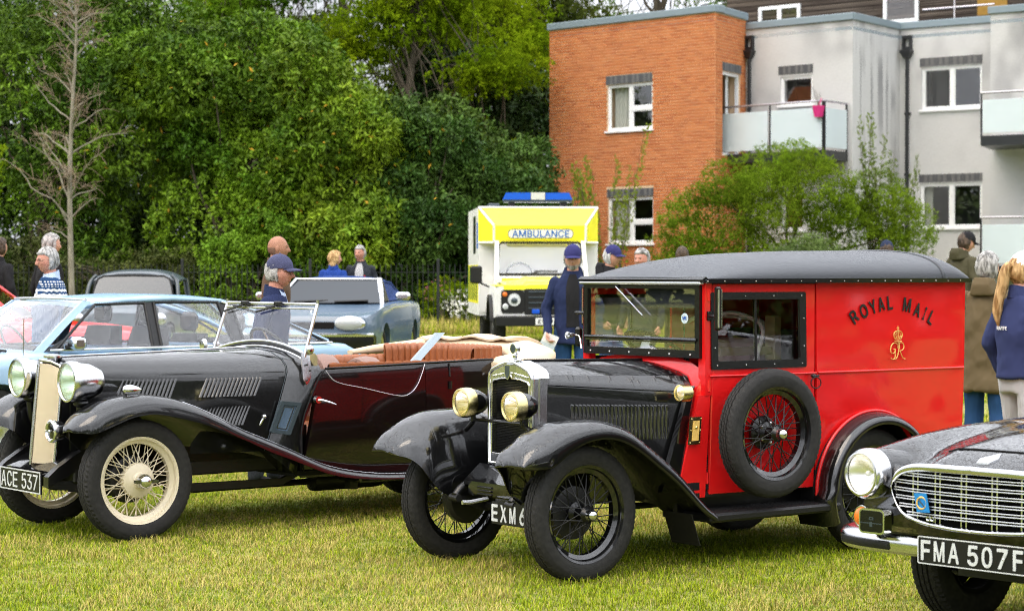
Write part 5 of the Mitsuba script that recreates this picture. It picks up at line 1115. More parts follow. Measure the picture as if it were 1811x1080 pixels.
# ---- the dark coupe at the right ----
CM = frame(1.8228, 8.5224, 42)
cou = Thing('sports_coupe', 'dark rain beaded sports coupe with oval chrome grille at the right edge', 'car', CM)
YF = np.array([0, .08, .16, .24, .31, .37, .42, .46, .50, .54, .58, .62, .66, .70, .74, .78, .81, .83, .835, .82, .78])
def cz(x):
    """heights across the half section at x (same order as YF)"""
    hood = np.interp(x, [.05, .14, .28, .6, 1.0, 1.4], [.775, .805, .832, .872, .90, .915])
    val = np.interp(x, [.05, .12, .28, .5, .8, 1.4], [.66, .70, .785, .832, .868, .90])
    fen = np.interp(x, [.05, .12, .2, .28, .46, .78, 1.1, 1.4], [.790, .805, .815, .825, .850, .875, .887, .892])
    y = YF; z = np.empty(len(y))
    for i, v in enumerate(y):
        if v <= .47: z[i] = hood + (val - hood) * ss((v - .20) / .27) if v > .20 else hood - .012 * (v / .20) ** 2 * 0
        elif v <= .62: z[i] = val + (fen - val) * ss((v - .47) / .14)
        elif v <= .74: z[i] = fen - (fen - .70) * .55 * ((v - .62) / .14) ** 2.2
        else: z[i] = np.interp(v, [.74, .78, .81, .83], [fen - (fen - .70) * .39, .66, .56, .45])
    zb = np.interp(x, [.03, .3, .62], [.47, .38, .22]); z[16:] = np.maximum(z[16:], zb + np.array([.10, .07, .05, .02, 0])); z[18:] = np.maximum([.42, .28, .22], [zb + .05, zb + .02, zb])
    return z
def cring(x, yk=1.0, dxk=1.0, zk=None):
    z = cz(x); y = YF * yk
    xo = x + .11 * (YF / .6) ** 2 * dxk * (YF < .66) + (.11 * 1.21 + (YF - .66) * 1.1) * dxk * (YF >= .66)
    h = np.c_[xo, -y, z]; g = h[::-1][:-1] * [1, -1, 1]
    return np.vstack([h[::-1][:-1] * [1, 1, 1], h[:1], g[::-1]]) if 0 else np.vstack([h[::-1], (h * [1, -1, 1])[1:]])
xs = [.03, .045, .07, .12, .18, .24, .30, .38, .48, .62, .78, .95, 1.15, 1.4]
R = []
for x in xs:
    k = np.interp(x, [.03, .07, .18], [.985, .995, 1.0]); dz = np.interp(x, [.03, .045, .07], [-.018, -.006, 0])
    r_ = cring(x, k, np.interp(x, [.03, .3, .8, 1.4], [1, .55, .15, 0])); r_[:, 2] += dz * (r_[:, 2] > .5); R.append(r_)
for x, sc, dz in ((2.0, 1.0, .01), (2.9, 1.0, 0), (3.6, .97, -.02), (4.1, .90, -.08), (4.35, .80, -.18)):
    r_ = cring(1.4, sc, 0); r_[:, 0] += x - 1.4; r_[:, 2] = np.where(r_[:, 2] > .5, r_[:, 2] + dz, r_[:, 2] + .05 * (x > 4)); R.append(r_)
bodym = mm(loft(R))
cyl = lambda x, y, r: ycyl(x, .33, r, y, y + .28)
bodym = bodym - cyl(.87, .58, .355) - cyl(.87, -.84, .355) - cyl(3.32, .58, .345) - cyl(3.32, -.84, .345)
mq = bodym.to_mesh(); cou.add('body', tm(mq.vert_properties[:, :3], mq.tri_verts), 'black_paint', 42)
def noz(y): return .11 * (y / .6) ** 2
def onnose(poly, h, x): m = prism(poly, h, (x, 0, 0), (0, 1, 0), (0, 0, 1), (1, 0, 0)).subdivide_to_size(.06); v = np.asarray(m.vertices).copy(); v[:, 0] += noz(v[:, 1]); return tm(v, m.faces)
gp = Polygon([(a, b) for a, b in spline([(0, .762), (.2, .76), (.33, .75), (.405, .722), (.44, .675), (.425, .62), (.375, .565), (.28, .537), (.12, .524), (0, .521)], 6)] + [(-a, b) for a, b in spline([(0, .762), (.2, .76), (.33, .75), (.405, .722), (.44, .675), (.425, .62), (.375, .565), (.28, .537), (.12, .524), (0, .521)], 6)][::-1])
gk = cou.add('grille', onnose(gp.buffer(-.006), .012, .024), 'recess_shade', False)  # near-black sheet stands in for the shade inside the grille opening
cc = np.array(gp.exterior.coords); cc = cc[:-1]
topw = np.where(cc[:, 1] > .70, .019, .010)
cou.add('surround', loft([[[.012 + noz(y) + .016 * math.cos(a), y + w * 0, z + w * math.sin(a)] for a in np.arange(8) * np.pi / 4] for (y, z), w in zip(np.vstack([cc, cc[:2]]), np.r_[topw, topw[:2]])], False), 'chrome', True, up=gk)
for k, z in enumerate((.725, .693, .661, .629, .597, .566)):
    row = gp.buffer(-.012).intersection(LineString([(-.6, z), (.6, z)])); a, b = row.bounds[0], row.bounds[2]
    for dz in (-.0055, .0055): cou.add('bar', tube([[.008 + noz(y), y, z + dz] for y in np.linspace(a, b, 21)], .0029, 6), 'chrome', True, up=gk)
for y in (.305, .18, .045, -.10, -.23, -.35):
    for d in (-.012, .012):
        col = gp.buffer(-.012).intersection(LineString([(y + d, .4), (y + d, .9)])); cou.add('upright', rod([.016 + noz(y), y + d, col.bounds[1]], [.016 + noz(y), y + d, col.bounds[3]], .004, 6), 'chrome', True, up=gk)
st = onnose(Polygon([(.298, .652), (.228, .656), (.208, .580), (.280, .576)]), .003, -.004)
bk = cou.add('club_badge', st, 'blue_sticker', False, label='blue square badge on the grille')
cou.add('badge_ring', mv(lathe([(.020, 0), (.024, .003), (.028, 0), (.024, -.002), (.020, 0)], 24), np.array([[0, 0, -1, -.005 + noz(.253)], [1, 0, 0, .253], [0, 1, 0, .615], [0, 0, 0, 1.0]])), 'gold_print', True, up=bk)
cou.add('badge_bar', hull([[-.006 + noz(.253), .253 + y, .615 + z] for y, z in ((-.022, -.018), (-.018, -.022), (.022, .018), (.018, .022))] + [[-.0075 + noz(.253), .253 + y, .615 + z] for y, z in ((-.022, -.018), (.022, .018))]), 'dark_slate', False, up=bk)
cou.add('small_badge', cat(*[lathe([(.005, 0), (.009, .002), (.009, -.002), (.005, 0)], 14, (-.004 + noz(.2), .205 + d, .556), (-1, 0, 0)) for d in (-.010, .010)], bx(-.003 + noz(.2), .001 + noz(.2), .185, .225, .545, .549)), 'chrome', up=gk)
# hood badge, shut line
bp = [(.085, .05), (.095, -.05), (.125, -.055), (.205, -.01), (.185, .02), (.10, .055)]
vb = lambda x: np.interp(x, [.05, .14, .28], [.781, .808, .834])
cou.add('bonnet_badge', hull([[x, y, vb(x) + e] for (x, y) in ((.075, .028), (.078, -.028), (.13, -.04), (.205, 0), (.12, .042)) for e in (-.004, .003)]), 'chrome_dull', 30)
cou.add('bonnet_gap', tube([[.245 + .10 * (y / .36) ** 4 * .4 + .09 * max(0, abs(y) - .30) / .08, y, np.interp(abs(y), YF, cz(.25)) + .0015] for y in np.linspace(-.36, .36, 25)] , .0035, 6), 'interior', True)
# lamps
for s in (1, -1):
    k = lamp(cou, (.065, s * .592, .708), .098, .10, 'black_plain', 'chrome', ax=(-1, s * .10, .02))
    cou.add('nacelle', lathe([(.097, .0), (.105, -.03), (.104, -.12), (.09, -.22)], 40, (.09, s * .592, .708), (-1, s * .10, .02)), 'black_paint', True)
    cou.add('cowl', lathe([(.095, .02), (.104, .008), (.1075, -.02), (.1065, -.055), (.10, -.06)], 40, (.07, s * .592, .708), (-1, s * .10, .02)), 'chrome', True, up=k)
    fc = np.array([-.02, s * .475, .525]); rr_ = rrect(-.062, .062, -.048, .048, .018)
    fm = lambda p, h, x: prism(p, h, (x, fc[1], fc[2]), (0, 1, 0), (0, 0, 1), (1, 0, 0))
    fk = cou.add('fog_lamp', fm(rr_.buffer(-.004), .05, -.03), 'black_satin', 30, label='fog lamp under a black cover')
    cou.add('rim', fm(rr_.buffer(.004).difference(rr_.buffer(-.005)), .05, -.028), 'chrome', False, up=fk)
    cou.add('mark', cat(fm(sbox(-.055, -.009, .058, -.006), .003, -.0325), fm(sbox(-.012, .006, .010, .018).difference(sbox(-.008, .009, .006, .015)), .003, -.0325), fm(sbox(-.006, -.022, .008, -.002), .003, -.0315)), 'dark_slate', False, up=fk)
    cou.add('stay', cat(rod([.0, fc[1], .485], [.04, fc[1], .455], .012), bx(.02, .09, fc[1] - .03, fc[1] + .03, .50, .56, .01)), 'black_satin', up=fk)
    ik = cou.add('indicator', ball((.075, s * .60, .525), (.025, .045, .042), 3), 'amber', True)
    cou.add('rim', lathe([(.040, .0), (.047, .006), (.050, 0), (.046, -.02)], 28, (.07, s * .60, .525), (-1, s * .15, 0)), 'chrome', True, up=ik)
# bumper and plate
bpth = spline([[.045, 0, 0], [.045, .3, 0], [.05, .48, 0], [.075, .63, 0], [.13, .735, 0], [.23, .80, 0], [.40, .835, 0], [.55, .845, 0]], 6)
for s in (1, -1):
    Rb = []
    for i, p in enumerate(bpth):
        d = unit(np.gradient(bpth, axis=0))[i]; n_ = np.array([-d[1], d[0], 0]); e = min(1, (len(bpth) - 1 - i) / 4 + .35)
        Rb.append([(p + n_ * a * e + np.array([0, 0, .435 + b * e])) * [1, s, 1] for a, b in ((.0, -.045), (.018, -.032), (.024, -.005), (.020, .018), (.006, .034), (-.03, .042), (-.075, .036), (-.08, .02), (-.02, .018), (-.012, -.03))])
    k = cou.add('bumper', loft(Rb), 'chrome', 40)
    cou.add('rubber_strip', loft([[(bpth[i] + np.array([-.026 + a, 0, .425 + b])) * [1, s, 1] for a, b in ((.012, -.020), (-.004, -.016), (-.008, 0), (-.004, .016), (.012, .020))] for i in range(10, 26)]), 'rubber', 40, up=k)
    cou.add('end_cap', bx(.015, .05, s * .27 - .004, s * .27 + .004, .395, .475, .003), 'chrome', up=k)
pk = cou.add('number_plate', prism(rrect(-.26, .26, .372, .484, .008), .006, (0, 0, 0), (0, 1, 0), (0, 0, 1), (1, 0, 0)), 'print_black', False)
cou.add('plate_border', prism(rrect(-.26, .26, .372, .484, .008).difference(rrect(-.2555, .2555, .3765, .4795, .006)), .004, (-.002, 0, 0), (0, 1, 0), (0, 0, 1), (1, 0, 0)), 'letter', False, up=pk)
for c, o, w_ in zip('FMA507F', (.044, .111, .181, .2745, .342, .414, .487), (.046, .052, .052, .050, .050, .050, .046)): cou.add('letter', text(c, .077, (-.0015, .262 - o, .390), (0, -1, 0), (0, 0, 1), .003, True, width=w_), 'letter', False, up=pk)
cou.add('plate_screw', cat(ball((-.003, .17, .428), .005, 1), ball((-.003, -.155, .428), .005, 1)), 'chrome_dull', up=pk)
cou.add('lower_panel', hull([[x, y, z] for x, z in ((.22, .52), (.30, .36), (.5, .30), (.6, .4), (.3, .54)) for y in (-.45, .45)]), 'black_plain', 40)
cou.add('subframe', cat(bx(.6, 3.8, -.50, .50, .24, .30), rod([.87, -.6, .31], [.87, .6, .31], .05)), 'dark_metal')
W4 = [('tyre', pl(tyre_mesh(.316, .19, .165), 'tyre', 25)), ('rim', pl(lathe([(.19, -.07), (.18, -.06), (.16, -.05), (.10, -.035), (.05, -.06), (0, -.065)], 40, ax=(0, 1, 0)), 'chrome_dull', 40)), ('rim', pl(lathe([(.188, .075), (.17, .06), (.165, -.04)], 40, ax=(0, 1, 0)), 'dark_metal', 40))]
for x in (.87, 3.32): put_wheel(cou, W4, frame(x, -.66, 0, .312)); put_wheel(cou, W4, frame(x, .66, 0, .312) @ MIR)
# cabin (outside the frame)
cou.add('roof', loft([[[x, y * w, z - .05 * abs(y) ** 3] for y in np.linspace(-1, 1, 13)] + [[x, y * w, z - .05 * abs(y) ** 3 - .03] for y in np.linspace(1, -1, 13)] for x, w, z in ((2.0, .52, 1.24), (2.3, .55, 1.28), (2.8, .55, 1.275), (3.3, .5, 1.2))]), 'black_paint', 40)
for s in (-1, 1):
    cou.add('pillar', cat(rod([1.45, s * .66, .90], [2.0, s * .52, 1.22], .03), rod([3.3, s * .5, 1.18], [3.9, s * .6, .90], .05), rod([2.75, s * .66, .9], [2.7, s * .55, 1.24], .02)), 'black_plain')
    cou.add('side_glass', grid([[[x, s * .67, .91] for x in (1.55, 2.7, 3.8)], [[x, s * .54, 1.22] for x in (2.05, 2.7, 3.3)]]), 'glass', False)
cou.add('windscreen', grid([[[1.40 + .1 * (1 - abs(y)), y * .66 * 1, .905] for y in (-1, -.5, 0, .5, 1)], [[2.0, y * .52, 1.235] for y in (-1, -.5, 0, .5, 1)]]), 'glass', False)
cou.add('rear_glass', grid([[[3.32, y * .48, 1.18] for y in (-1, 0, 1)], [[3.85, y * .58, .92] for y in (-1, 0, 1)]]), 'glass', False)
# ---- cars further back ----
def halfsec(x, w, zb, zs, zt):
    h = [(w * .90, zb), (w * .97, zb + .06), (w, (zb + zs) / 2), (w * .985, zs - .06), (w * .955, zs), (w * .90, zs + (zt - zs) * .5), (w * .78, zs + (zt - zs) * .85), (w * .45, zt - .004), (0, zt)]
    return [[x, -a, b] for a, b in h] + [[x, a, b] for a, b in h[-2::-1]]
def carbody(st, wheels=(), r=.34, zc=.31, wy=.6):
    m = mm(loft([halfsec(*s) for s in st]))
    for x in wheels:
        for s in (-1, 1): m = m - ycyl(x, zc, r, s * wy, s * (wy + .5))
    q = m.to_mesh(); return tm(q.vert_properties[:, :3], q.tri_verts)
def slab(pts, th=.03):
    """curved panel (n, m, 3) given thickness downwards"""
    P = np.asarray(pts, float); return loft(np.concatenate([P, P[:, ::-1] - [0, 0, th]], 1))
def seat(t, x, y, z, mat='interior', h=.62, w=.24):
    t.add('seat', cat(bx(x - .45, x, y - w, y + w, z, z + .16, .05), hull([[x + a + b, y + s * w * c, z + d] for a in (0, .12) for s in (-1, 1) for b, c, d in ((0, 1, .1), (.12, 1, h * .75), (.15, .8, h))]), bx(x + .15, x + .24, y - .12, y + .12, z + h + .02, z + h + .2, .04)), mat, 40)
PW = [('tyre', pl(tyre_mesh(.31, .19, .18, 60), 'tyre', 25)), ('rim', pl(lathe([(.19, -.07), (.17, -.055), (.10, -.05), (.06, -.065), (0, -.065)], 28, ax=(0, 1, 0)), 'chrome_dull', 40))]
def four(t, xs, y, parts=PW, z=.305):
    for x in xs: put_wheel(t, parts, frame(x, -y, 0, z)); put_wheel(t, parts, frame(x, y, 0, z) @ MIR)

# pale blue hatchback
hat = Thing('hatchback', 'pale blue five door fastback car parked behind the black tourer', 'car', frame(-5.35, 17.34, 43, .0))
hat.add('body', carbody([(0, .72, .35, .62, .66), (.06, .80, .28, .68, .72), (.4, .86, .25, .74, .80), (.9, .88, .24, .82, .875), (1.3, .885, .24, .86, .905), (2.4, .89, .24, .865, .90), (3.6, .885, .25, .875, .90), (4.2, .87, .27, .88, .93), (4.5, .84, .30, .87, .90), (4.68, .80, .36, .80, .82), (4.70, .74, .42, .6, .62)], (.86, 3.66)), 'pale_blue', 35)
four(hat, (.86, 3.66), .74)
def rfz(x, y): return np.interp(x, [1.82, 1.95, 2.5, 3.0, 3.3, 3.9, 4.36], [1.302, 1.332, 1.362, 1.352, 1.325, 1.135, .955]) - .03 * (abs(y) / .6) ** 3
def rfw(x): return np.interp(x, [1.82, 2.2, 3.2, 3.9, 4.36], [.575, .60, .595, .60, .66])
hat.add('roof', slab([[[x, y * rfw(x), rfz(x, y * .6)] for y in np.linspace(-1, 1, 15)] for x in (1.82, 1.95, 2.2, 2.5, 2.8, 3.05, 3.28)], .035), 'pale_blue', 40)
for s in (-1, 1):
    hat.add('pillar', loft([[[x - .03, s * y, z], [x + .05, s * (y + .012), z], [x + .05, s * (y - .03), z - .01], [x - .03, s * (y - .03), z]] for x, y, z in ((1.27, .755, .885), (1.55, .67, 1.10), (1.84, .585, 1.305))]), 'pale_blue', 40)
    hat.add('roof_rail', tube([[x, s * (rfw(x) + .012), rfz(x, .6) - .012] for x in (1.82, 2.2, 2.7, 3.2, 3.6, 3.9, 4.15, 4.36)], .022, 8), 'pale_blue', True)
    hat.add('roof_trim', tube([[x, s * (rfw(x) + .034), rfz(x, .6) - .02] for x in (3.2, 3.6, 3.9, 4.15, 4.36)], .010, 8), 'chrome', True)
    hat.add('window_trim', tube([[x, s * .815, .905] for x in (1.36, 2.4, 3.4, 4.3)], .011, 8), 'chrome', True)
    gy = lambda z: s * (.80 - (z - .9) * .46)
    for nm, pts in (('side_glass', [(1.42, .905), (2.37, .905), (2.40, 1.285), (1.90, 1.275)]), ('side_glass', [(2.46, .905), (3.22, .905), (3.16, 1.285), (2.49, 1.288)]), ('side_glass', [(3.34, .905), (4.25, .915), (3.86, 1.09), (3.30, 1.27)])):
        gk = hat.add(nm, grid([[[pts[0][0], gy(pts[0][1]), pts[0][1]], [pts[1][0], gy(pts[1][1]), pts[1][1]]], [[pts[3][0], gy(pts[3][1]), pts[3][1]], [pts[2][0], gy(pts[2][1]), pts[2][1]]]]), 'glass', False)
        c = pts + pts[:1]; hat.add('seal', cat(*[rod([a[0], gy(a[1]) + s * .004, a[1]], [b[0], gy(b[1]) + s * .004, b[1]], .013, 6) for a, b in zip(c[:-1], c[1:])]), 'rubber', True, up=gk)
    hat.add('door_pillar', cat(hull([[x, gy(z) - s * e, z] for x, z in ((2.37, .90), (2.46, .90), (2.40, 1.29), (2.49, 1.29)) for e in (0, .04)]), hull([[x, gy(z) - s * e, z] for x, z in ((3.22, .90), (3.34, .90), (3.16, 1.29), (3.30, 1.275)) for e in (0, .04)]), hull([[x, gy(z) - s * e, z] for x, z in ((1.34, .90), (1.50, .90), (1.52, .99)) for e in (0, .03)])), 'rubber', False, kind='stuff')
    mk = hat.add('mirror', mv(bx(-.06, .06, -.085, .085, -.055, .055, .025), frame(1.55, s * .92, 12 * s, .965)), 'chrome', 40); hat.add('mirror_foot', bx(1.50, 1.58, s * .80, s * .86, .915, .95, .01), 'rubber', up=mk)
    hat.add('door_gap', cat(*[tube([[x, s * .892, .30], [x + .02, s * .896, .55], [x, s * .885, .80], [x, s * .845, .895]], .005, 5) for x in (1.42, 2.42, 3.40)]), 'interior', True)
    seat(hat, 2.42, s * .37, .45, 'dark_metal'); seat(hat, 3.35, s * .37, .48, 'dark_metal', .5)
hat.add('windscreen', grid([[[1.22 + .14 * (1 - abs(y) ** 2) * -1, y * .74, .89] for y in np.linspace(-1, 1, 9)], [[1.84 - .05 * (1 - y * y), y * .585, 1.312] for y in np.linspace(-1, 1, 9)]]), 'glass', False)
hat.add('header_rail', tube([[1.84 - .05 * (1 - y * y), y * .585, 1.315 + .01 * (1 - y * y)] for y in np.linspace(-1, 1, 9)], .012, 6), 'chrome', True)
hat.add('rear_glass', grid([[[3.3, y * .55, 1.318] for y in np.linspace(-1, 1, 5)], [[4.32, y * .62, .965] for y in np.linspace(-1, 1, 5)]]), 'glass', False)
hat.add('wiper', cat(rod([1.09, .1, .905], [1.15, .55, .925], .010, 6), rod([1.10, -.55, .90], [1.13, .05, .925], .012, 6), rod([1.08, -.5, .895], [1.13, -.1, .92], .009, 6)), 'rubber')
hat.add('aerial', rod([1.13, -.78, .87], [1.13, -.79, 1.17], .004, 6), 'chrome'); hat.add('parcel_shelf', bx(3.5, 4.3, -.7, .7, .90, .92), 'interior'); hat.add('dashboard', bx(1.3, 1.6, -.72, .72, .84, .925, .04), 'interior')
hat.add('steering_wheel', mv(lathe([(.18 + .012 * math.cos(a), .012 * math.sin(a)) for a in np.linspace(0, 2 * np.pi, 9)], 30), np.array([[.5, 0, .86, 1.72], [0, 1, 0, .37], [-.86, 0, .5, .93], [0, 0, 0, 1.0]])), 'rubber', True)
hat.add('headlamp', cat(*[bx(-.02, .1, s * .62 - .14, s * .62 + .14, .56, .68, .03) for s in (-1, 1)]), 'white'); hat.add('bumper', loft([[[x, y, z] for x, z in ((-.08, .36), (-.1, .42), (-.06, .48), (.02, .48), (.02, .36))] for y in np.linspace(-.84, .84, 5)]), 'chrome', 40); hat.add('tail_lamp', both(bx(4.66, 4.715, -.78, -.45, .62, .78, .02)), 'red_lens')

# red saloon beyond it
red = Thing('red_saloon', 'red saloon car behind the pale blue hatchback at the left edge', 'car', frame(-3.75, 22.6, 184, float(gz(22.6))))
red.add('body', carbody([(0, .70, .38, .72, .76), (.08, .78, .30, .76, .81), (.6, .81, .26, .82, .88), (1.3, .83, .25, .88, .93), (3.3, .83, .25, .90, .93), (4.0, .80, .28, .88, .93), (4.2, .76, .34, .84, .88)], (.75, 3.3)), 'red_paint', 35)
four(red, (.75, 3.3), .68)
red.add('roof', slab([[[x, y * w, z - .04 * abs(y) ** 3] for y in np.linspace(-1, 1, 11)] for x, w, z in ((1.75, .56, 1.32), (2.0, .58, 1.37), (2.6, .58, 1.385), (3.1, .57, 1.36), (3.3, .56, 1.31))]), 'red_paint', 40)
for s in (-1, 1):
    red.add('pillar', cat(*[rod(a, b, .022) for a, b in (([1.3, s * .70, .93], [1.78, s * .56, 1.31]), ([2.5, s * .75, .92], [2.5, s * .58, 1.34]), ([3.3, s * .56, 1.30], [3.65, s * .68, .93]))]), 'red_paint'); red.add('side_glass', grid([[[1.35, s * .74, .93], [3.6, s * .74, .93]], [[1.8, s * .58, 1.31], [3.3, s * .58, 1.31]]]), 'glass', False)
    red.add('window_trim', cat(*[rod(a, b, .010) for a, b in (([1.35, s * .755, .935], [3.62, s * .755, .935]), ([1.35, s * .75, .94], [1.8, s * .59, 1.305]), ([1.8, s * .59, 1.305], [3.3, s * .59, 1.305]), ([2.46, s * .75, .94], [2.46, s * .595, 1.3]))]), 'chrome'); seat(red, 2.3, s * .36, .45)
red.add('windscreen', grid([[[1.28, -.68, .935], [1.28, .68, .935]], [[1.77, -.55, 1.315], [1.77, .55, 1.315]]]), 'glass', False); red.add('rear_glass', grid([[[3.68, -.66, .935], [3.68, .66, .935]], [[3.32, -.54, 1.315], [3.32, .54, 1.315]]]), 'glass', False)
red.add('headlamp', both(ball((.0, .58, .64), (.03, .11, .08), 3)), 'white'); red.add('bumper', bx(-.08, .0, -.76, .76, .42, .52, .03), 'chrome')

# round roofed slate grey saloon
sla = Thing('vintage_saloon', 'slate grey saloon with rounded roof showing above the pale blue car', 'car', frame(-5.62, 30.6, 91, float(gz(31.))) @ np.diag([1, 1, .895, 1.0]))
sla.add('body', carbody([(0, .45, .35, .70, .80), (.15, .60, .28, .74, .88), (.7, .70, .26, .82, .95), (1.35, .74, .26, .90, 1.0), (2.6, .76, .26, .90, .96), (3.3, .70, .28, .85, .92), (3.75, .55, .34, .70, .74)], (.55, 2.8)), 'dark_slate', 35); four(sla, (.55, 2.8), .62)
sla.add('roof', slab([[[x, w * math.sin(a) * 1.0, z - .16 * (abs(math.sin(a)) ** 3.2)] for a in np.linspace(-1.5, 1.5, 17)] for x, w, z in ((1.50, .64, 1.425), (1.62, .665, 1.475), (2.1, .69, 1.50), (2.6, .68, 1.46), (3.0, .64, 1.32), (3.35, .58, 1.05), (3.45, .56, .93))], .03), 'dark_slate', 40)
for s in (-1, 1): sla.add('pillar', tube(spline([[1.33, s * .68, .98], [1.40, s * .665, 1.16], [1.49, s * .635, 1.30], [1.52, s * .56, 1.40]], 5), .030), 'dark_slate', True); sla.add('side_glass', grid([[[1.4, s * .70, .95], [2.7, s * .70, .95]], [[1.55, s * .655, 1.3], [2.7, s * .655, 1.3]]]), 'glass', False); sla.add('door_pillar', rod([2.35, s * .71, .95], [2.35, s * .66, 1.34], .03), 'dark_slate'); seat(sla, 2.2, s * .33, .45)
wp = [(-.60, 1.035), (-.57, 1.22), (-.53, 1.34), (-.45, 1.385), (0, 1.395), (.45, 1.385), (.53, 1.34), (.57, 1.22), (.60, 1.035)]
wk = sla.add('windscreen', grid([[[1.37 + (z * 0 + zz - 1.0) * .32, y * (1 if k == 0 else 1), zz] for y, z in wp for zz in [1.035 + (z - 1.035) * k]] for k in (0, 1)]), 'screen_glass', False)
sla.add('seal', tube([[1.36 + (z - 1.0) * .32, y, z] for y, z in wp + [(-.60, 1.035)]], .014, 6), 'rubber', True, up=wk); sla.add('header', loft([[[1.52 + dx, y, z - .16 * abs(y / .66) ** 3.2 + dz] for dx, dz in ((-.02, -.03), (0, .0), (.04, .0), (.04, -.03))] for y, z in [(y, 1.425) for y in np.linspace(-.60, .60, 11)]]), 'dark_slate', 40)
sla.add('wiper', cat(rod([1.33, .10, 1.05], [1.35, -.18, 1.055], .009, 5), rod([1.33, -.25, 1.05], [1.35, -.5, 1.06], .009, 5), rod([1.32, .45, 1.04], [1.35, .16, 1.06], .009, 5)), 'chrome'); sla.add('dashboard', bx(1.45, 1.6, -.6, .6, .9, 1.02, .03), 'interior')
sla.add('headlamp', both(ball((.12, .58, .70), (.05, .10, .10), 3)), 'chrome')

# blue grand tourer facing the camera
gt = Thing('grand_tourer', 'steel blue convertible with a dark blue hood and oblong headlamps facing the camera', 'car', frame(-2.64, 27.5, 84, float(gz(28.)) - .03))
gt.add('body', carbody([(0, .70, .42, .70, .72), (.04, .80, .34, .74, .765), (.3, .865, .28, .79, .80), (.9, .885, .25, .86, .855), (1.7, .89, .24, .90, .91), (3.0, .89, .24, .90, .93), (4.2, .86, .28, .88, .93), (4.7, .78, .36, .82, .84)], (1.0, 3.6), .35, .31, .62), 'steel_blue', 35); four(gt, (1.0, 3.6), .745)
gt.add('hood_cover', slab([[[x, y * w, z - .06 * abs(y) ** 3] for y in np.linspace(-1, 1, 13)] for x, w, z in ((2.2, .60, 1.245), (2.45, .63, 1.272), (3.0, .62, 1.25), (3.5, .66, 1.08), (3.7, .68, .95))]), 'navy_cloth', 40)
for s in (-1, 1):
    gt.add('pillar', loft([[[x - .02, s * y, z], [x + .04, s * (y + .02), z], [x + .04, s * (y - .035), z], [x - .02, s * (y - .035), z]] for x, y, z in ((1.55, .73, .90), (1.9, .66, 1.09), (2.22, .585, 1.25))]), 'chrome_dull', 40)
    gt.add('side_hood', grid([[[2.3, s * .70, .93], [3.6, s * .72, .95]], [[2.35, s * .60, 1.24], [3.4, s * .62, 1.10]]]), 'navy_cloth', False); gt.add('side_screen', grid([[[1.62, s * .735, .92], [2.3, s * .70, .93]], [[2.22, s * .60, 1.235], [2.35, s * .60, 1.245]]]), 'rubber', False)
    hc = (.02, s * .56, .665); lk = gt.add('headlamp', ball((.03, hc[1], hc[2]), (.07, .21, .105), 3), 'chrome', True); gt.add('lens', ball((-.035, hc[1], hc[2]), (.05, .178, .08), 3), 'lamp_grey', True, up=lk)
    gt.add('indicator', bx(-.075, -.05, s * .50 - .09, s * .50 + .09, .425, .465, .01), 'amber'); gt.add('mirror', mv(bx(-.05, .05, -.10, .10, -.055, .055, .03), frame(1.85, s * .97, 0, 1.0)), 'chrome', 40); seat(gt, 2.45, s * .36, .42, 'leather_dull', .55)
gt.add('windscreen', grid([[[1.50 - .08 * (1 - y * y), y * .71, .915] for y in np.linspace(-1, 1, 9)], [[2.20 - .05 * (1 - y * y), y * .575, 1.222] for y in np.linspace(-1, 1, 9)]]), 'screen_glass', False)
gt.add('header_rail', tube([[2.20 - .05 * (1 - y * y), y * .585, 1.228] for y in np.linspace(-1, 1, 9)], .018, 6), 'chrome', True)
gk = gt.add('grille', bx(-.012, .02, -.37, .37, .60, .69, .01), 'interior'); 
for z in np.linspace(.612, .68, 6): gt.add('bar', bx(-.018, -.008, -.36, .36, z - .003, z + .003), 'black_satin', False, up=gk)
gt.add('bumper', cat(loft([[[x + .16 * (y / .86) ** 4, y, z] for x, z in ((-.10, .335), (-.12, .40), (-.115, .50), (-.06, .52), (.1, .5), (.1, .335))] for y in np.linspace(-.87, .87, 11)])), 'black_satin', 40); gt.add('bumper_trim', loft([[[x + .16 * (y / .86) ** 4, y, z] for x, z in ((-.128, .505), (-.132, .53), (-.10, .545), (-.06, .53))] for y in np.linspace(-.87, .87, 11)]), 'chrome', 40)
gt.add('wiper', cat(rod([1.42, .45, .93], [1.5, .0, .945], .012, 5), rod([1.42, -.1, .93], [1.5, -.55, .945], .012, 5)), 'rubber'); gt.add('ornament', rod([.32, 0, .80], [.42, 0, .85], .008), 'chrome')

# ---- ambulance ----
AF = 35.2; amb = Thing('ambulance', 'yellow and white ambulance with blue light bar parked before the brick building', 'ambulance', frame(.605, AF, 94.5, float(gz(AF + .5))))
def ext(poly, y0, y1, mat, name, sm=False, **k): return amb.add(name, side(poly, y0, y1), mat, sm, **k)
four(amb, (.78, 3.6), .78, [('tyre', pl(tyre_mesh(.40, .21, .22, 60), 'tyre', 25)), ('rim', pl(lathe([(.21, -.08), (.19, -.05), (.1, -.03), (.06, -.09), (0, -.09)], 24, ax=(0, 1, 0)), 'white', 40))], .395)
wing_p = Polygon([(.12, .55), (.12, 1.02), (.18, 1.06), (1.35, 1.08), (1.35, .55)]).difference(Point(.78, .40).buffer(.47))
for s in (-1, 1): amb.add('wing', side(wing_p, s * .89, s * .60), 'amb_white', False); amb.add('wheel_arch', side(Point(.78, .40).buffer(.52).difference(Point(.78, .40).buffer(.45)).intersection(sbox(.1, .5, 1.5, 1.2)), s * .895, s * .95), 'rubber', False)
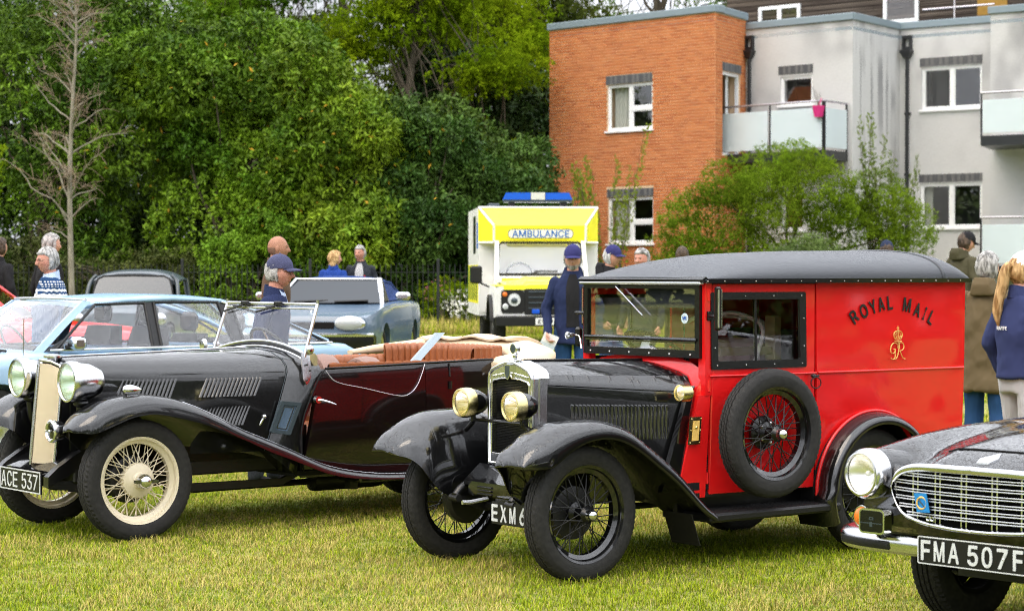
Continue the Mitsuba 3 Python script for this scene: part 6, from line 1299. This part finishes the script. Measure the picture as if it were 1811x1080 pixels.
amb.add('bonnet', loft([[[x, y, z] for y, z in ((-.70, z0 - .04), (-.66, z0), (-.40, z0 + .02), (-.34, z0 + .055), (0, z0 + .06), (.34, z0 + .055), (.40, z0 + .02), (.66, z0), (.70, z0 - .04))] for x, z0 in ((.10, 1.03), (.16, 1.07), (.7, 1.12), (1.32, 1.16))]), 'amb_yellow', 30)
amb.add('front_panel', prism(rrect(-.86, .86, .58, 1.06, .05), .03, (.085, 0, 0), (0, 1, 0), (0, 0, 1), (1, 0, 0)), 'amb_white', False)
amb.add('bonnet_lip', prism(rrect(-.74, .74, 1.005, 1.075, .02), .03, (.060, 0, 0), (0, 1, 0), (0, 0, 1), (1, 0, 0)), 'amb_yellow', False)
for s in (-1, 1): amb.add('wing_strip', bx(.10, 1.30, s * .62, s * .885, 1.062, 1.088, .01), 'amb_yellow')
for s in (-1, 1):
    hk = amb.add('lamp_panel', prism(rrect(.40 if s > 0 else -.78, .78 if s > 0 else -.40, .62, 1.0, .05), .02, (.068, 0, 0), (0, 1, 0), (0, 0, 1), (1, 0, 0)), 'rubber', False)
    amb.add('headlamp', lathe([(0, .03), (.07, .025), (.085, .015), (.10, .02), (.105, 0), (.10, -.01)], 28, (.06, s * .565, .84), (-1, 0, 0)), 'letter', 30, up=hk); amb.add('bulb', ball((.035, s * .565, .83), (.02, .055, .05), 2), 'dark_slate', True, up=hk)
    amb.add('side_lamp', ball((.06, s * .71, .73), (.02, .05, .05), 2), 'letter', True, up=hk); amb.add('indicator', ball((.06, s * .72, .93), (.02, .04, .04), 2), 'amber', True, up=hk)
gk = amb.add('grille', bx(.055, .09, -.40, .40, .60, 1.03, .02), 'rubber')
for z in (.69, .78, .87, .96): amb.add('slat', bx(.04, .056, -.33, .33, z, z + .022, .004), 'dark_slate', False, up=gk)
amb.add('blue_lamp', bx(.0, .05, .155, .275, .615, .685, .006), 'lamp_blue'); amb.add('bumper', bx(-.06, .06, -.88, .88, .41, .57, .012), 'rubber')
pk = amb.add('number_plate', bx(-.075, -.062, -.30, .225, .43, .545, .003), 'white', False)
for i, c in enumerate('K999'): amb.add('letter', text(c, .08, (-.0765, .16 - .066 * i, .448), (0, -1, 0), (0, 0, 1), .003, True, width=.050), 'print_black', False, up=pk)
# cab
ext([(1.32, .6), (1.32, 1.22), (1.66, 1.82), (1.95, 1.82), (1.95, .6)], -.76, -.74, 'amb_white', 'cab_side'); ext([(1.32, .6), (1.32, 1.22), (1.66, 1.82), (1.95, 1.82), (1.95, .6)], .74, .76, 'amb_white', 'cab_side')
for s in (-1, 1): amb.add('cab_window', side([(1.44, 1.25), (1.68, 1.72), (1.93, 1.72), (1.93, 1.25)], s * .762, s * .768), 'glazing', False); amb.add('pillar', loft([[[x - .03, s * y, z], [x + .05, s * y, z], [x + .05, s * (y - .07), z], [x - .03, s * (y - .07), z]] for x, y, z in ((1.31, .80, 1.17), (1.62, .775, 1.83))]), 'amb_white', False)
amb.add('scuttle', hull([[x, y, z] for x, z in ((1.28, 1.12), (1.28, 1.20), (1.36, 1.235), (1.40, 1.1)) for y in (-.77, .77)]), 'amb_white', False)
for a, b in ((.08, .68), (-.68, -.02)): amb.add('vent_flap', bx(1.268, 1.29, a, b, 1.125, 1.195, .006), 'amb_yellow', False)
def wsq(z): return 1.335 + (z - 1.235) * .50
wq = [(-.71, 1.26), (-.74, 1.35), (-.70, 1.76), (-.66, 1.80), (.66, 1.80), (.70, 1.76), (.74, 1.35), (.71, 1.26)]
wk = amb.add('windscreen', tm([[wsq(1.5), 0, 1.5]] + [[wsq(z), y, z] for y, z in wq], [[0, i + 1, (i + 1) % 8 + 1] for i in range(8)]), 'glazing', False)
amb.add('seal', tube([[wsq(z) - .006, y, z] for y, z in wq + wq[:1]], .018, 6), 'rubber', True, up=wk); amb.add('sticker', lathe([(0, 0), (.055, 0), (.055, -.004)], 20, (wsq(1.72) - .006, -.60, 1.72), (-1, 0, .4)), 'sticker', up=wk)
amb.add('wiper', cat(rod([1.32, .30, 1.24], [1.355, .02, 1.31], .010, 5), rod([1.345, .12, 1.315], [1.35, -.28, 1.31], .010, 5), rod([1.32, -.24, 1.22], [1.33, -.24, 1.28], .010, 5)), 'rubber')
amb.add('steering_wheel', mv(lathe([(.21 + .014 * math.cos(a), .014 * math.sin(a)) for a in np.linspace(0, 2 * np.pi, 9)], 30), np.array([[.64, 0, .77, 1.62], [0, 1, 0, .36], [-.77, 0, .64, 1.28], [0, 0, 0, 1.0]])), 'dark_slate', True)
amb.add('cab_back', bx(2.0, 2.03, -.74, .74, .8, 1.9), 'charcoal'); seat(amb, 1.95, .36, .85, 'charcoal', .6); seat(amb, 1.95, -.36, .85, 'charcoal', .6); amb.add('dashboard', bx(1.36, 1.55, -.72, .72, 1.05, 1.24, .03), 'rubber')
# body box with sloping front over the cab
LB = [[[x, y, z] for y, z in ((-w, z0), (-w, z1), (w, z1), (w, z0))] for x, w, z0, z1 in ((1.95, 1.035, .55, 2.41), (4.9, 1.035, .55, 2.41))]
amb.add('body_box', loft(LB), 'amb_white', False)
fr = [(1.94, -1.035, 1.78), (1.94, 1.035, 1.78), (1.94, -1.035, 2.42), (1.94, 1.035, 2.42), (1.62, -.78, 1.78), (1.62, .78, 1.78), (1.60, -.80, 2.06), (1.60, .80, 2.06)]
amb.add('luton_front', hull([[1.945, -1.037, 1.80], [1.945, 1.037, 1.80], [1.945, -1.037, 2.405], [1.945, 1.037, 2.405], [1.63, -.79, 1.80], [1.63, .79, 1.80], [1.60, -.79, 2.09], [1.60, .79, 2.09]]), 'amb_yellow', False)
amb.add('edge_strip', cat(*[rod(a, b, .022, 6) for s in (-1, 1) for a, b in (([1.94, s * 1.03, 2.405], [1.60, s * .79, 2.09]), ([1.60, s * .79, 2.09], [1.63, s * .79, 1.80]), ([1.63, s * .79, 1.80], [1.945, s * 1.03, 1.80]))], rod([1.94, -1.03, 2.405], [1.94, 1.03, 2.405], .022)), 'amb_white', True)
sg = rrect(-.565, .565, 1.865, 2.03, .08); uzz = unit(np.array([-.03, 0, .29]))
sk = amb.add('sign', prism(sg, .008, (1.612 + .006, 0, 0), (0, 1, 0), (-.075, 0, 1), (-1, 0, 0)), 'dark_slate', False); amb.add('sign_face', prism(sg.buffer(-.013), .012, (1.612 + .006 + .146, 0, 0), (0, 1, 0), (-.075, 0, 1), (-1, 0, 0)) if 0 else prism(sg.buffer(-.013), .012, (1.618, 0, 0), (0, 1, 0), (-.075, 0, 1), (-1, 0, 0)), 'white', False, up=sk)
for v in ('sign', 'sign_face'): pass
amb.add('lettering', text('AMBULANCE', .11, (1.618 - .075 * 1.892 - .0155, 0, 1.892), (0, -1, 0), (-.075, 0, 1), .004, True, width=.98), 'sign_blue', False, up=sk)
for s in (1,):
    amb.add('side_window', side([(2.6, 1.62), (2.6, 2.28), (3.3, 2.28), (3.3, 1.62)], s * 1.036, s * 1.045), 'glazing', False)
    amb.add('side_stripe', side([(2.0, .75), (2.0, 1.42), (4.85, 1.42), (4.85, .75)], s * 1.036, s * 1.041), 'amb_yellow', False)
    for x in np.arange(2.2, 4.8, .5): amb.add('side_block', side([(x, .80), (x, 1.40), (x + .22, 1.40), (x + .22, .80)], s * 1.0415, s * 1.046), 'amb_green', False)
    amb.add('side_panel_blue', side([(2.06, 1.7), (2.06, 2.15), (2.35, 2.15), (2.35, 1.7)], s * 1.036, s * 1.041), 'sign_blue', False); amb.add('lower_skirt', side([(2.0, .55), (2.0, .74), (3.1, .74), (3.1, .55)], s * 1.036, s * 1.043), 'amb_white', False)
    amb.add('front_return', bx(1.93, 1.949, .76, 1.03, .6, 1.78), 'amb_white', False); amb.add('front_return', bx(1.93, 1.949, -1.03, -.76, .6, 1.78), 'amb_white', False)
    mk = amb.add('mirror', bx(1.48, 1.54, 1.0, 1.20, 1.10, 1.40, .03), 'rubber'); amb.add('mirror_arm', tube(spline([[1.51, 1.05, 1.12], [1.45, .92, 1.06], [1.42, .78, .98]], 4), .016), 'rubber', True, up=mk)
    mk = amb.add('mirror', bx(1.48, 1.54, -1.20, -1.0, 1.10, 1.40, .03), 'rubber'); amb.add('mirror_arm', tube(spline([[1.51, -1.05, 1.12], [1.45, -.92, 1.06], [1.42, -.78, .98]], 4), .016), 'rubber', True, up=mk)
lb = amb.add('light_bar', hull([[2.1 + x, y, z] for x in (-.12, .12) for y, z in ((-.58, 2.50), (.58, 2.50), (-.60, 2.55), (.60, 2.55))]), 'dark_slate', False)
for a, b in ((.13, .60), (-.60, -.13)):
    o = 1 if a > 0 else -1; amb.add('blue_dome', hull([[2.1 + x, y, z] for x in (-.13, .13) for y, z in ((a, 2.545), (b, 2.545), (a + (.06 if o < 0 else 0), 2.665), (b - (.06 if o > 0 else 0), 2.665))]), 'lamp_blue', False, up=lb)
amb.add('centre_dome', hull([[2.1 + x, y, z] for x in (-.125, .125) for y, z in ((-.12, 2.545), (.12, 2.545), (-.12, 2.67), (.12, 2.67))]), 'letter', False, up=lb); amb.add('foot', cat(*[bx(2.0, 2.2, s * .45 - .05, s * .45 + .05, 2.40, 2.51, .01) for s in (-1, 1)]), 'rubber', up=lb)
amb.add('roof_vent', bx(2.6, 3.0, .62, .82, 2.41, 2.50, .02), 'dark_slate'); amb.add('roof_aerial', rod([2.1, -.70, 2.4], [2.1, -.72, 2.75], .006, 5), 'rubber')
amb.add('step', bx(1.4, 1.9, .70, .95, .48, .53, .01), 'rubber')
# ---- people ----
def lapl(m, it=6, lam=.5):
    f = np.asarray(m.faces); n = len(m.vertices)
    e = np.vstack([f[:, [0, 1]], f[:, [1, 2]], f[:, [2, 0]]])
    A = sp.coo_matrix((np.ones(len(e) * 2), (np.r_[e[:, 0], e[:, 1]], np.r_[e[:, 1], e[:, 0]])), (n, n)).tocsr(); A.data[:] = 1
    D = sp.diags(1 / np.maximum(A.sum(1).A1 if hasattr(A.sum(1), 'A1') else np.asarray(A.sum(1)).ravel(), 1)); W = D @ A
    v = np.asarray(m.vertices).copy()
    for i in range(it): v = v + (lam if i % 2 == 0 else -lam * .96) * (W @ v - v)
    return tm(v, f)
def union(parts): return m3.Manifold.batch_boolean(parts, m3.OpType.Add)
def solid(parts, edge=.03, it=8, wr=0., seed=0, freq=9):
    q = union(parts).refine_to_length(edge).to_mesh(); m = lapl(tm(q.vert_properties[:, :3], q.tri_verts), it)
    if wr:
        m2 = trimesh.Trimesh(m.vertices, m.faces, process=False); v = np.asarray(m.vertices)
        d = meshkit.fbm(v * [freq, freq, freq * .7] + seed * 3.7, 3, seed) - .5
        m = tm(v + np.asarray(m2.vertex_normals) * (d * wr)[:, None], m.faces)
    return m
def chain(P, r):
    out = []
    for a, b, ra, rb in zip(P[:-1], P[1:], r[:-1], r[1:]):
        out.append(mm(hull(np.vstack([ICO[1].vertices * ra + a, ICO[1].vertices * rb + b]))))
    return out
def torso(rings, n=20):
    w = np.arange(n) * 2 * np.pi / n
    return mm(loft([[[cx + rx * math.cos(a), ry * math.sin(a), z] for a in w] for z, rx, ry, cx in rings]))
HC = np.array([.025, 0, 1.632])
def head_mesh(off=None, fat=0.):
    u = ICO[4].vertices.copy(); x, y, z = u.T
    X = .098 * x; Y = .076 * y; Z = .120 * z
    X = X * (1 - .10 * np.clip(-z - .2, 0, 1)) - .012 * np.clip(-x, 0, 1) * np.clip(z + .3, 0, 1); Y = Y * (1 - .30 * np.clip(-z - .25, 0, 1) ** 1.2 + .04 * np.clip(z, 0, 1)) * (1 + fat * np.clip(-z, 0, 1))
    X = np.where((x < 0) & (z < -.35), X * (1 - .55 * np.clip(-z - .35, 0, .6) / .6), X)
    f = np.clip(x, 0, 1)
    X += f * .012 * np.exp(-((z + .80) / .16) ** 2 - (y / .30) ** 2)                    # chin
    ramp = np.clip((.20 - z) / .40, 0, 1) * (z > -.27) + np.clip((z + .36) / .09, 0, 1) * (z <= -.27)
    X += f * .030 * ramp * np.exp(-(y / (.10 + .08 * np.clip(.1 - z, 0, .5))) ** 2)       # nose
    X += f * .007 * np.exp(-((z - .20) / .09) ** 2 - (y / .60) ** 2)                      # brow
    X -= f * .011 * np.exp(-((z - .05) / .10) ** 2 - ((np.abs(y) - .36) / .17) ** 2)      # eye sockets
    X += f * .006 * np.exp(-((z + .47) / .07) ** 2 - (y / .26) ** 2); X -= f * .004 * np.exp(-((z + .48) / .02) ** 2 - (y / .28) ** 2)
    Y += np.sign(y) * .004 * np.exp(-((z + .12) / .16) ** 2) * np.clip(x, 0, 1)           # cheekbones
    v = np.stack([X, Y, Z], 1)
    if off is not None: v = v + unit(v) * off(x, y, z)[:, None]
    return tm(v + HC, ICO[4].faces)
def hair(kind, seed):
    nz = lambda x, y, z: meshkit.fbm(np.stack([x, y, z], 1) * 4.5, 3, seed)
    def f(x, y, z):
        if kind == 'bald': k = (np.clip((-x - .25) / .2, 0, 1) * (z < .1) * (z > -.6)); t = .002
        elif kind == 'bob': k = np.maximum((z > .55 - .75 * np.clip(.62 - x, 0, 1)), (x < .28) & (z > -.95)); t = .026
        elif kind == 'stub': k = (np.abs(z + .72) < .24) & (x > .05); t = .003
        elif kind == 'receding': k = np.maximum((z > .48) & (x < .55), (x < .06) & (z > -.5)); t = .015
        else: k = np.maximum((z > .50 - .5 * np.clip(.5 - x, 0, 1)) & (x < .86), (x < .12) & (z > -.62)); t = .017
        return np.where(k > 0, t * (.35 + .8 * nz(x, y, z) + .45 * meshkit.noise(np.stack([x * 4, y * 16, z * 5], 1), seed)), -.012)
    m = head_mesh(f); return m
def cap_mesh(seed, brim=1):
    u = ICO[3].vertices; k = u[:, 2] > -.05
    v = u * [.108, .090, .112] + [.0, 0, .035]; v[:, 2] = np.maximum(v[:, 2], .035 - .02 * np.clip(u[:, 0], -1, 0) * -1)
    dome = tm(v + HC, ICO[3].faces)
    a = np.linspace(-1.15, 1.15, 13); top = []
    for r_, dz in ((.0, .0), (.045, -.004), (.085, -.014)):
        top.append([[.085 * math.cos(t) * 1.05 + (r_ * (math.cos(t) ** .8)) + .008, .083 * math.sin(t), .040 + dz - .012 * abs(math.sin(t)) ** 2] for t in a])
    top = np.array(top) + HC
    return dome, loft(np.concatenate([top, (top - [0, 0, .005])[:, ::-1]], 1))
def hand(w, fwd, palm, s=1, grip=.6):
    """palm and five fingers from wrist w along fwd; palm normal, thumb side s"""
    f = unit(np.array(fwd, float)); n = unit(np.array(palm, float) - f * (f @ np.array(palm, float))); q = np.cross(n, f) * s
    out = [mm(hull([w + f * a + q * b + n * c for a, b in ((-.01, -.024), (-.01, .024), (.085, -.036), (.088, .038)) for c in (-.011, .011)]))]
    for i, (b, L) in enumerate(((.031, .072), (.010, .080), (-.012, .075), (-.032, .058))):
        p0 = w + f * .082 + q * b; g = grip * (1 + .12 * i); p1 = p0 + (f * math.cos(g * .6) + n * math.sin(g * .6)) * L * .46; p2 = p1 + (f * math.cos(g * 1.6) + n * math.sin(g * 1.6)) * L * .32; p3 = p2 + (f * math.cos(g * 2.3) + n * math.sin(g * 2.3)) * L * .24
        out += chain([p0, p1, p2, p3], [.0092, .0085, .0078, .0068])
    t0 = w + f * .028 + q * .028; t1 = t0 + f * .032 + q * .022 + n * .012; t2 = t1 + f * .028 + q * .004 + n * .014
    return out + chain([t0, t1, t2], [.0125, .0105, .0085])


def person(label, X, Y, face, h=1.75, top='navy', legs='jean', hairk='short', hairm='grey_hair', skin='skin', cap=None, fat=0., lean=0., arms=None, turn=0., nod=0., length=.80, group=None, glasses=False, shirt=None, hood=False, stub=False, seed=0, wr=.045, stride=.03, collar=True, shoes='black_cloth'):
    g = float(gz(Y)); s = h / 1.752
    t = Thing('person', label, 'person', frame(X, Y, face, g, s), group)
    L = lambda p: np.array([p[0] + math.tan(lean) * max(0, p[2] - .95), p[1], p[2]])
    arms = arms or {}
    sh = {k: L(np.array([-.015, k * .172, 1.385])) for k in (1, -1)}
    el = {k: L(np.array(arms.get(k, ((-.05, k * .255, 1.13), None))[0])) for k in (1, -1)}
    wri = {k: L(np.array(arms.get(k, (None, (.05, k * .265, .885)))[1])) for k in (1, -1)}
    fw = 1 + fat
    R0 = [(.84, .118 * fw, .170), (.95, .125 * fw, .176), (1.08, .120 * fw, .162), (1.22, .128 * (1 + fat * .8), .180), (1.34, .112, .180), (1.41, .085, .145), (1.475, .056, .072)]
    ring = lambda k, d: [(z, rx * k + d, ry * k + d, L((.0, 0, z))[0] + .012 * (1.05 - abs(z - 1.2)) * fat * 3) for z, rx, ry in R0]
    hip = {k: np.array([0, k * .092, .90]) for k in (1, -1)}; kn = {k: np.array([.03 + k * stride, k * .105, .49]) for k in (1, -1)}; an = {k: np.array([-.03 + k * stride * 1.6, k * .11, .085]) for k in (1, -1)}
    neck = L((-.005, 0, 1.46))
    # head, turned on the neck
    ct, st_ = math.cos(turn), math.sin(turn); cn, sn = math.cos(nod), math.sin(nod)
    piv = np.array([0, 0, 1.53]); RT = np.array([[ct, -st_, 0], [st_, ct, 0], [0, 0, 1]]) @ np.array([[cn, 0, sn], [0, 1, 0], [-sn, 0, cn]])
    hx = np.eye(4); hx[:3, :3] = RT; hx[:3, 3] = piv - RT @ piv + (L((0, 0, 1.53)) - np.array([0, 0, 1.53]))
    HM = lambda m: mv(m, hx)
    HP = lambda p: hx[:3, :3] @ np.array(p) + hx[:3, 3]
    skinparts = [torso(ring(.85, 0))] + [c for k in (1, -1) for c in chain([sh[k], el[k], wri[k]], [.05, .036, .026])] + [c for k in (1, -1) for c in chain([hip[k], kn[k], an[k], an[k] + [.07, 0, -.05]], [.075, .05, .035, .02])] + chain([neck, HP((.005, 0, 1.56))], [.062, .056])
    q = union(skinparts).refine_to_length(.05).to_mesh(); base = lapl(tm(q.vert_properties[:, :3], q.tri_verts), 4)
    hands = [c for k in (1, -1) for c in hand(wri[k], unit(wri[k] - el[k]) + [0, 0, -.12], (.3, -k, 0), k, .75)]
    ears = [mm(HM(ball(HC + [-.008, k * .077, -.005], (.020, .010, .033), 2))) for k in (1, -1)]
    hq = union([mm(base), mm(HM(head_mesh(None, fat * .4)))] + ears + hands).to_mesh()
    t.add('body', tm(hq.vert_properties[:, :3], hq.tri_verts), skin, 50)
    for k in (1, -1):
        t.add('eye', HM(ball(HC + [.0835, k * .028, .008], (.006, .0105, .0055), 2)), 'eye', True)
        t.add('eyebrow', HM(tube([HC + [.093, k * .012, .026], HC + [.091, k * .03, .031], HC + [.079, k * .046, .026]], .0035, 5)), hairm if hairk != 'none' else 'dark_hair', True)
    t.add('mouth', HM(tube([HC + [.085, y, -.057 - .004 * (abs(y) / .02)] for y in (-.021, -.01, 0, .01, .021)], [.002, .0042, .0045, .0042, .002], 6)), 'lips', True)
    if hairk not in ('none',): t.add('hair', HM(hair(hairk, seed)), hairm, 60)
    if hairk == 'bob': t.add('hair_ends', HM(solid([mm(hull([HC + p for p in ((-.09, .06, .02), (-.09, -.06, .02), (-.10, .07, -.12), (-.10, -.07, -.12), (-.02, .088, -.11), (-.02, -.088, -.11), (-.0, .085, .0), (-.0, -.085, .0), (-.05, .07, -.14), (-.05, -.07, -.14))]))], .02, 8, .02, seed, 25)), hairm, True)
    if stub: t.add('beard', HM(hair('stub', seed)), stub, 60)
    if cap:
        d, b = cap_mesh(seed); ck = t.add('cap', HM(d), cap, 50); t.add('peak', HM(b), cap, 50, up=ck); t.add('button', HM(ball(HC + [0, 0, .148], .007, 1)), cap, True, up=ck)
    if glasses:
        t.add('glasses', HM(cat(*[lathe([(.020 + .002 * math.cos(a), .002 * math.sin(a)) for a in np.linspace(0, 2 * np.pi, 6)], 18, HC + [.098, k * .030, .003], (1, 0, 0)) for k in (1, -1)], *[rod(HC + [.097, k * .05, .006], HC + [-.0, k * .080, .012], .002, 5) for k in (1, -1)], rod(HC + [.104, -.011, .006], HC + [.104, .011, .006], .002, 5))), 'dark_metal', True)
    # clothes
    jr = [r for r in ring(1.0, .018) if r[0] > length + .02]; bot = (length, .135 * fw + .012, .186 + .012, L((0, 0, length))[0])
    up = solid([torso([bot] + jr)] + [c for k in (1, -1) for c in chain([sh[k], el[k], wri[k]], [.066, .057, .044])], .024, 8, wr, seed)
    t.add('jacket', up, top, 60)
    if collar:
        w = np.arange(20) * 2 * np.pi / 20; c0 = L((0, 0, 1.47))
        t.add('collar', loft([[[c0[0] + rx * math.cos(a) - .008, ry * math.sin(a), z + .02 * (-math.cos(a)) * b] for a in w] for rx, ry, z, b in ((.085, .098, 1.455, 0), (.076, .082, 1.50, .6), (.072, .076, 1.525, 1), (.066, .070, 1.522, 1), (.07, .078, 1.46, 0))]), collar if isinstance(collar, str) else top, 50)
    if shirt:
        P = [[[L((0, 0, z))[0] + (rx + .024) * math.cos(a), (ry + .024) * math.sin(a), z] for a in np.linspace(-.33, .33, 9)] for z, rx, ry, cx in ring(1.0, 0) if z > .86]
        P = np.array(P); P[-1, :, 0] += .01; t.add('shirt', loft(np.concatenate([P, P[:, ::-1] - [.03, 0, 0]], 1)), shirt, 50)
    if hood: t.add('hood', solid([mm(hull([L((-.115 + a, b, z)) for a, b, z in ((-.03, 0, 1.44), (.07, .10, 1.50), (.07, -.10, 1.50), (.10, .12, 1.44), (.10, -.12, 1.44), (-.045, .07, 1.50), (-.045, -.07, 1.50), (-.03, .09, 1.41), (-.03, -.09, 1.41), (-.02, .06, 1.56), (-.02, -.06, 1.56), (.04, .085, 1.55), (.04, -.085, 1.55))]))], .02, 8, .02, seed), top, 60)
    tr_ = solid([torso([(.80, .115, .165, 0), (.92, .128 * fw, .178, 0), (1.0, .122 * fw, .170, 0)])] + [c for k in (1, -1) for c in chain([hip[k], kn[k], an[k] + [0, 0, .0]], [.098, .076, .066])], .028, 8, .022, seed + 5)
    t.add('trousers', tr_, legs, 60)
    for k in (1, -1): t.add('shoe', solid([mm(hull([an[k] + p for p in ((-.06, .035, -.08), (-.06, -.035, -.08), (.17, .03, -.08), (.17, -.03, -.08), (.12, .042, -.08), (.12, -.042, -.08), (.17, 0, -.045), (.06, .03, -.01), (.06, -.03, -.01), (-.05, .03, .0), (-.05, -.03, .0))]))], .03, 4), shoes, 60)
    t.HP, t.wri, t.L = HP, wri, L
    return t


TOCAM = 270
p = person('grey haired man in glasses and a navy jersey with white knitted bands', -4.36, 20.3, 212, 1.735, 'knit', 'charcoal', 'short', 'grey_hair', 'skin_ruddy', fat=.22, glasses=True, seed=1, collar='shirt_blue', nod=.06, wr=.03)
p.add('badge', ball((.168, .09, 1.32), (.008, .014, .022), 1), 'white')
person('grey haired person in a dark jacket standing behind the man in the patterned jersey', -5.25, 24.4, 40, 1.78, 'black_cloth', 'charcoal', 'short', 'grey_hair', 'skin', seed=2)
person('person in black cut off by the left edge of the picture', -6.12, 25.6, 60, 1.72, 'black_cloth', 'charcoal', 'short', 'dark_hair', 'skin', seed=3)
person('bald bearded man in a brown jacket seen from behind his right shoulder', -2.42, 22.0, 12, 1.81, 'brown_jacket', 'charcoal', 'bald', 'stubble', 'skin_tan', stub='stubble', seed=4, turn=-.1)
p = person('old man in a slate blue baseball cap and navy fleece behind the tourer windscreen', -1.78, 15.7, -6, 1.66, 'navy', 'charcoal', 'receding', 'grey_hair', 'skin_ruddy', cap='cap_slate', seed=5, lean=.10, glasses=True, nod=.03, wr=.03)
p.add('shirt_collar', hull([p.L((.075 + a, b, z)) for a, b, z in ((0, .03, 1.47), (0, -.03, 1.47), (.02, .05, 1.40), (.02, -.05, 1.40), (-.03, .06, 1.50), (-.03, -.06, 1.50), (.05, 0, 1.36))]), 'shirt_blue', 40)
p = person('blonde woman in a royal blue jacket beside the man with the open jacket', -2.73, 32.9, 75, 1.61, 'royal', 'charcoal', 'bob', 'blonde', 'skin', seed=6, turn=-.9)
p = person('grey haired man in an open dark jacket over a pale grey shirt', -2.33, 33.1, 262, 1.70, 'charcoal', 'charcoal', 'short', 'grey_hair', 'skin_ruddy', shirt='grey_cloth', seed=7, turn=-.25)
p.add('lining', hull([[.142 - .02 * i, y, z] for i, (y, z) in enumerate(((.075, 1.02), (.115, 1.02), (.07, 1.36), (.105, 1.36)))] + [[.155, .085, 1.2], [.15, .11, 1.2]]), 'red_cloth', 40)
p = person('bearded man in a blue cap and navy anorak holding a white paper', .60, 21.2, 268, 1.73, 'navy', 'jean', 'short', 'grey_hair', 'skin', cap='cap_blue', shirt='black_cloth', stub='grey_hair', seed=8, hood=True, arms={-1: ((-.02, -.27, 1.13), (.12, -.25, .90)), 1: ((-.06, .26, 1.13), (.0, .25, .88))}, nod=.10, length=.78)
w = p.wri[-1]; p2 = Thing('paper', 'folded white paper in the hand of the man in the navy anorak', 'paper', p.M)
p2.add('sheet', mv(bx(-.004, -.001, -.075, .075, -.20, .0), np.array([[1, 0, 0, w[0] + .045], [0, .92, .38, w[1] + .045], [0, -.38, .92, w[2] - .02], [0, 0, 0, 1.0]])), 'sticker', False); p2.add('fold', mv(bx(-.0005, .002, -.073, .077, -.198, -.004), np.array([[1, 0, .03, w[0] + .045], [0, .90, .42, w[1] + .046], [0, -.42, .90, w[2] - .02], [0, 0, 0, 1.0]])), 'white', False)
person('white haired man in a navy cap and black jacket facing right beside the van roof', 1.09, 24.0, -28, 1.65, 'black_cloth', 'jean', 'short', 'white_hair', 'skin', cap='cap_blue', seed=9, hood=True, nod=.12)
person('grey haired man whose face shows just above the sloping van roof', 1.40, 23.0, 232, 1.65, 'charcoal', 'charcoal', 'short', 'grey_hair', 'skin_ruddy', seed=10, turn=.1)
person('brown haired person barely visible above the van roof', 2.17, 27.4, 90, 1.615, 'brown_jacket', 'jean', 'short', 'dark_hair', 'skin', seed=11)
person('person in a dark cap barely visible above the rear of the van roof', 4.85, 27.8, 90, 1.69, 'charcoal', 'charcoal', 'short', 'dark_hair', 'skin', cap='dark_blue_cloth', seed=12)
person('man in a black cap and olive hooded jacket looking down behind the van', 5.66, 27.0, 35, 1.80, 'olive', 'charcoal', 'short', 'dark_hair', 'skin', cap='black_cloth', seed=13, hood=True, nod=.28, turn=-.35)
p = person('grey haired man in a long brown parka with the hood down seen from behind', 3.64, 16.5, 62, 1.70, 'brown_coat', 'jean', 'short', 'grey_hair', 'skin', seed=14, hood=True, length=.66, turn=-.35, wr=.07, arms={-1: ((.02, -.29, 1.14), (.17, -.19, 1.0)), 1: ((-.05, .25, 1.13), (.05, .26, .9))})
p = person('young woman with a white cap and long ponytail in a navy sweatshirt', 3.34, 14.1, 28, 1.665, 'navy_mid', 'grey_cloth', 'short', 'blonde', 'skin', cap='white_cloth', seed=15, turn=-.1, length=.90, wr=.04, arms={-1: ((-.0, -.27, 1.13), (.16, -.16, .98)), 1: ((-.06, .25, 1.13), (.05, .25, .92))})
pt = spline([p.HP((-.07, 0, 1.675)), p.HP((-.105, .0, 1.675)), p.HP((-.128, .01, 1.63)), p.HP((-.132, .03, 1.54)), p.HP((-.148, .05, 1.44)), p.HP((-.155, .06, 1.34)), p.HP((-.150, .05, 1.255))], 6)
rp = np.interp(np.linspace(0, 1, len(pt)), [0, .15, .45, .8, 1], [.016, .028, .038, .032, .006])
p.add('ponytail', cat(tube(pt, rp, 14), *[tube(pt + np.array([math.cos(a), math.sin(a), 0]) * rp[:, None] * .85 + meshkit.noise(pt * 9 + a, 3)[:, None] * .012, rp * .28, 6) for a in np.arange(0, 6.3, .7)]), 'blonde', True)
p.add('lettering', text('RAYFE', .024, (-.150, .02, 1.235), (0, -1, 0), (-.03, 0, 1), .003, True), 'white', False)
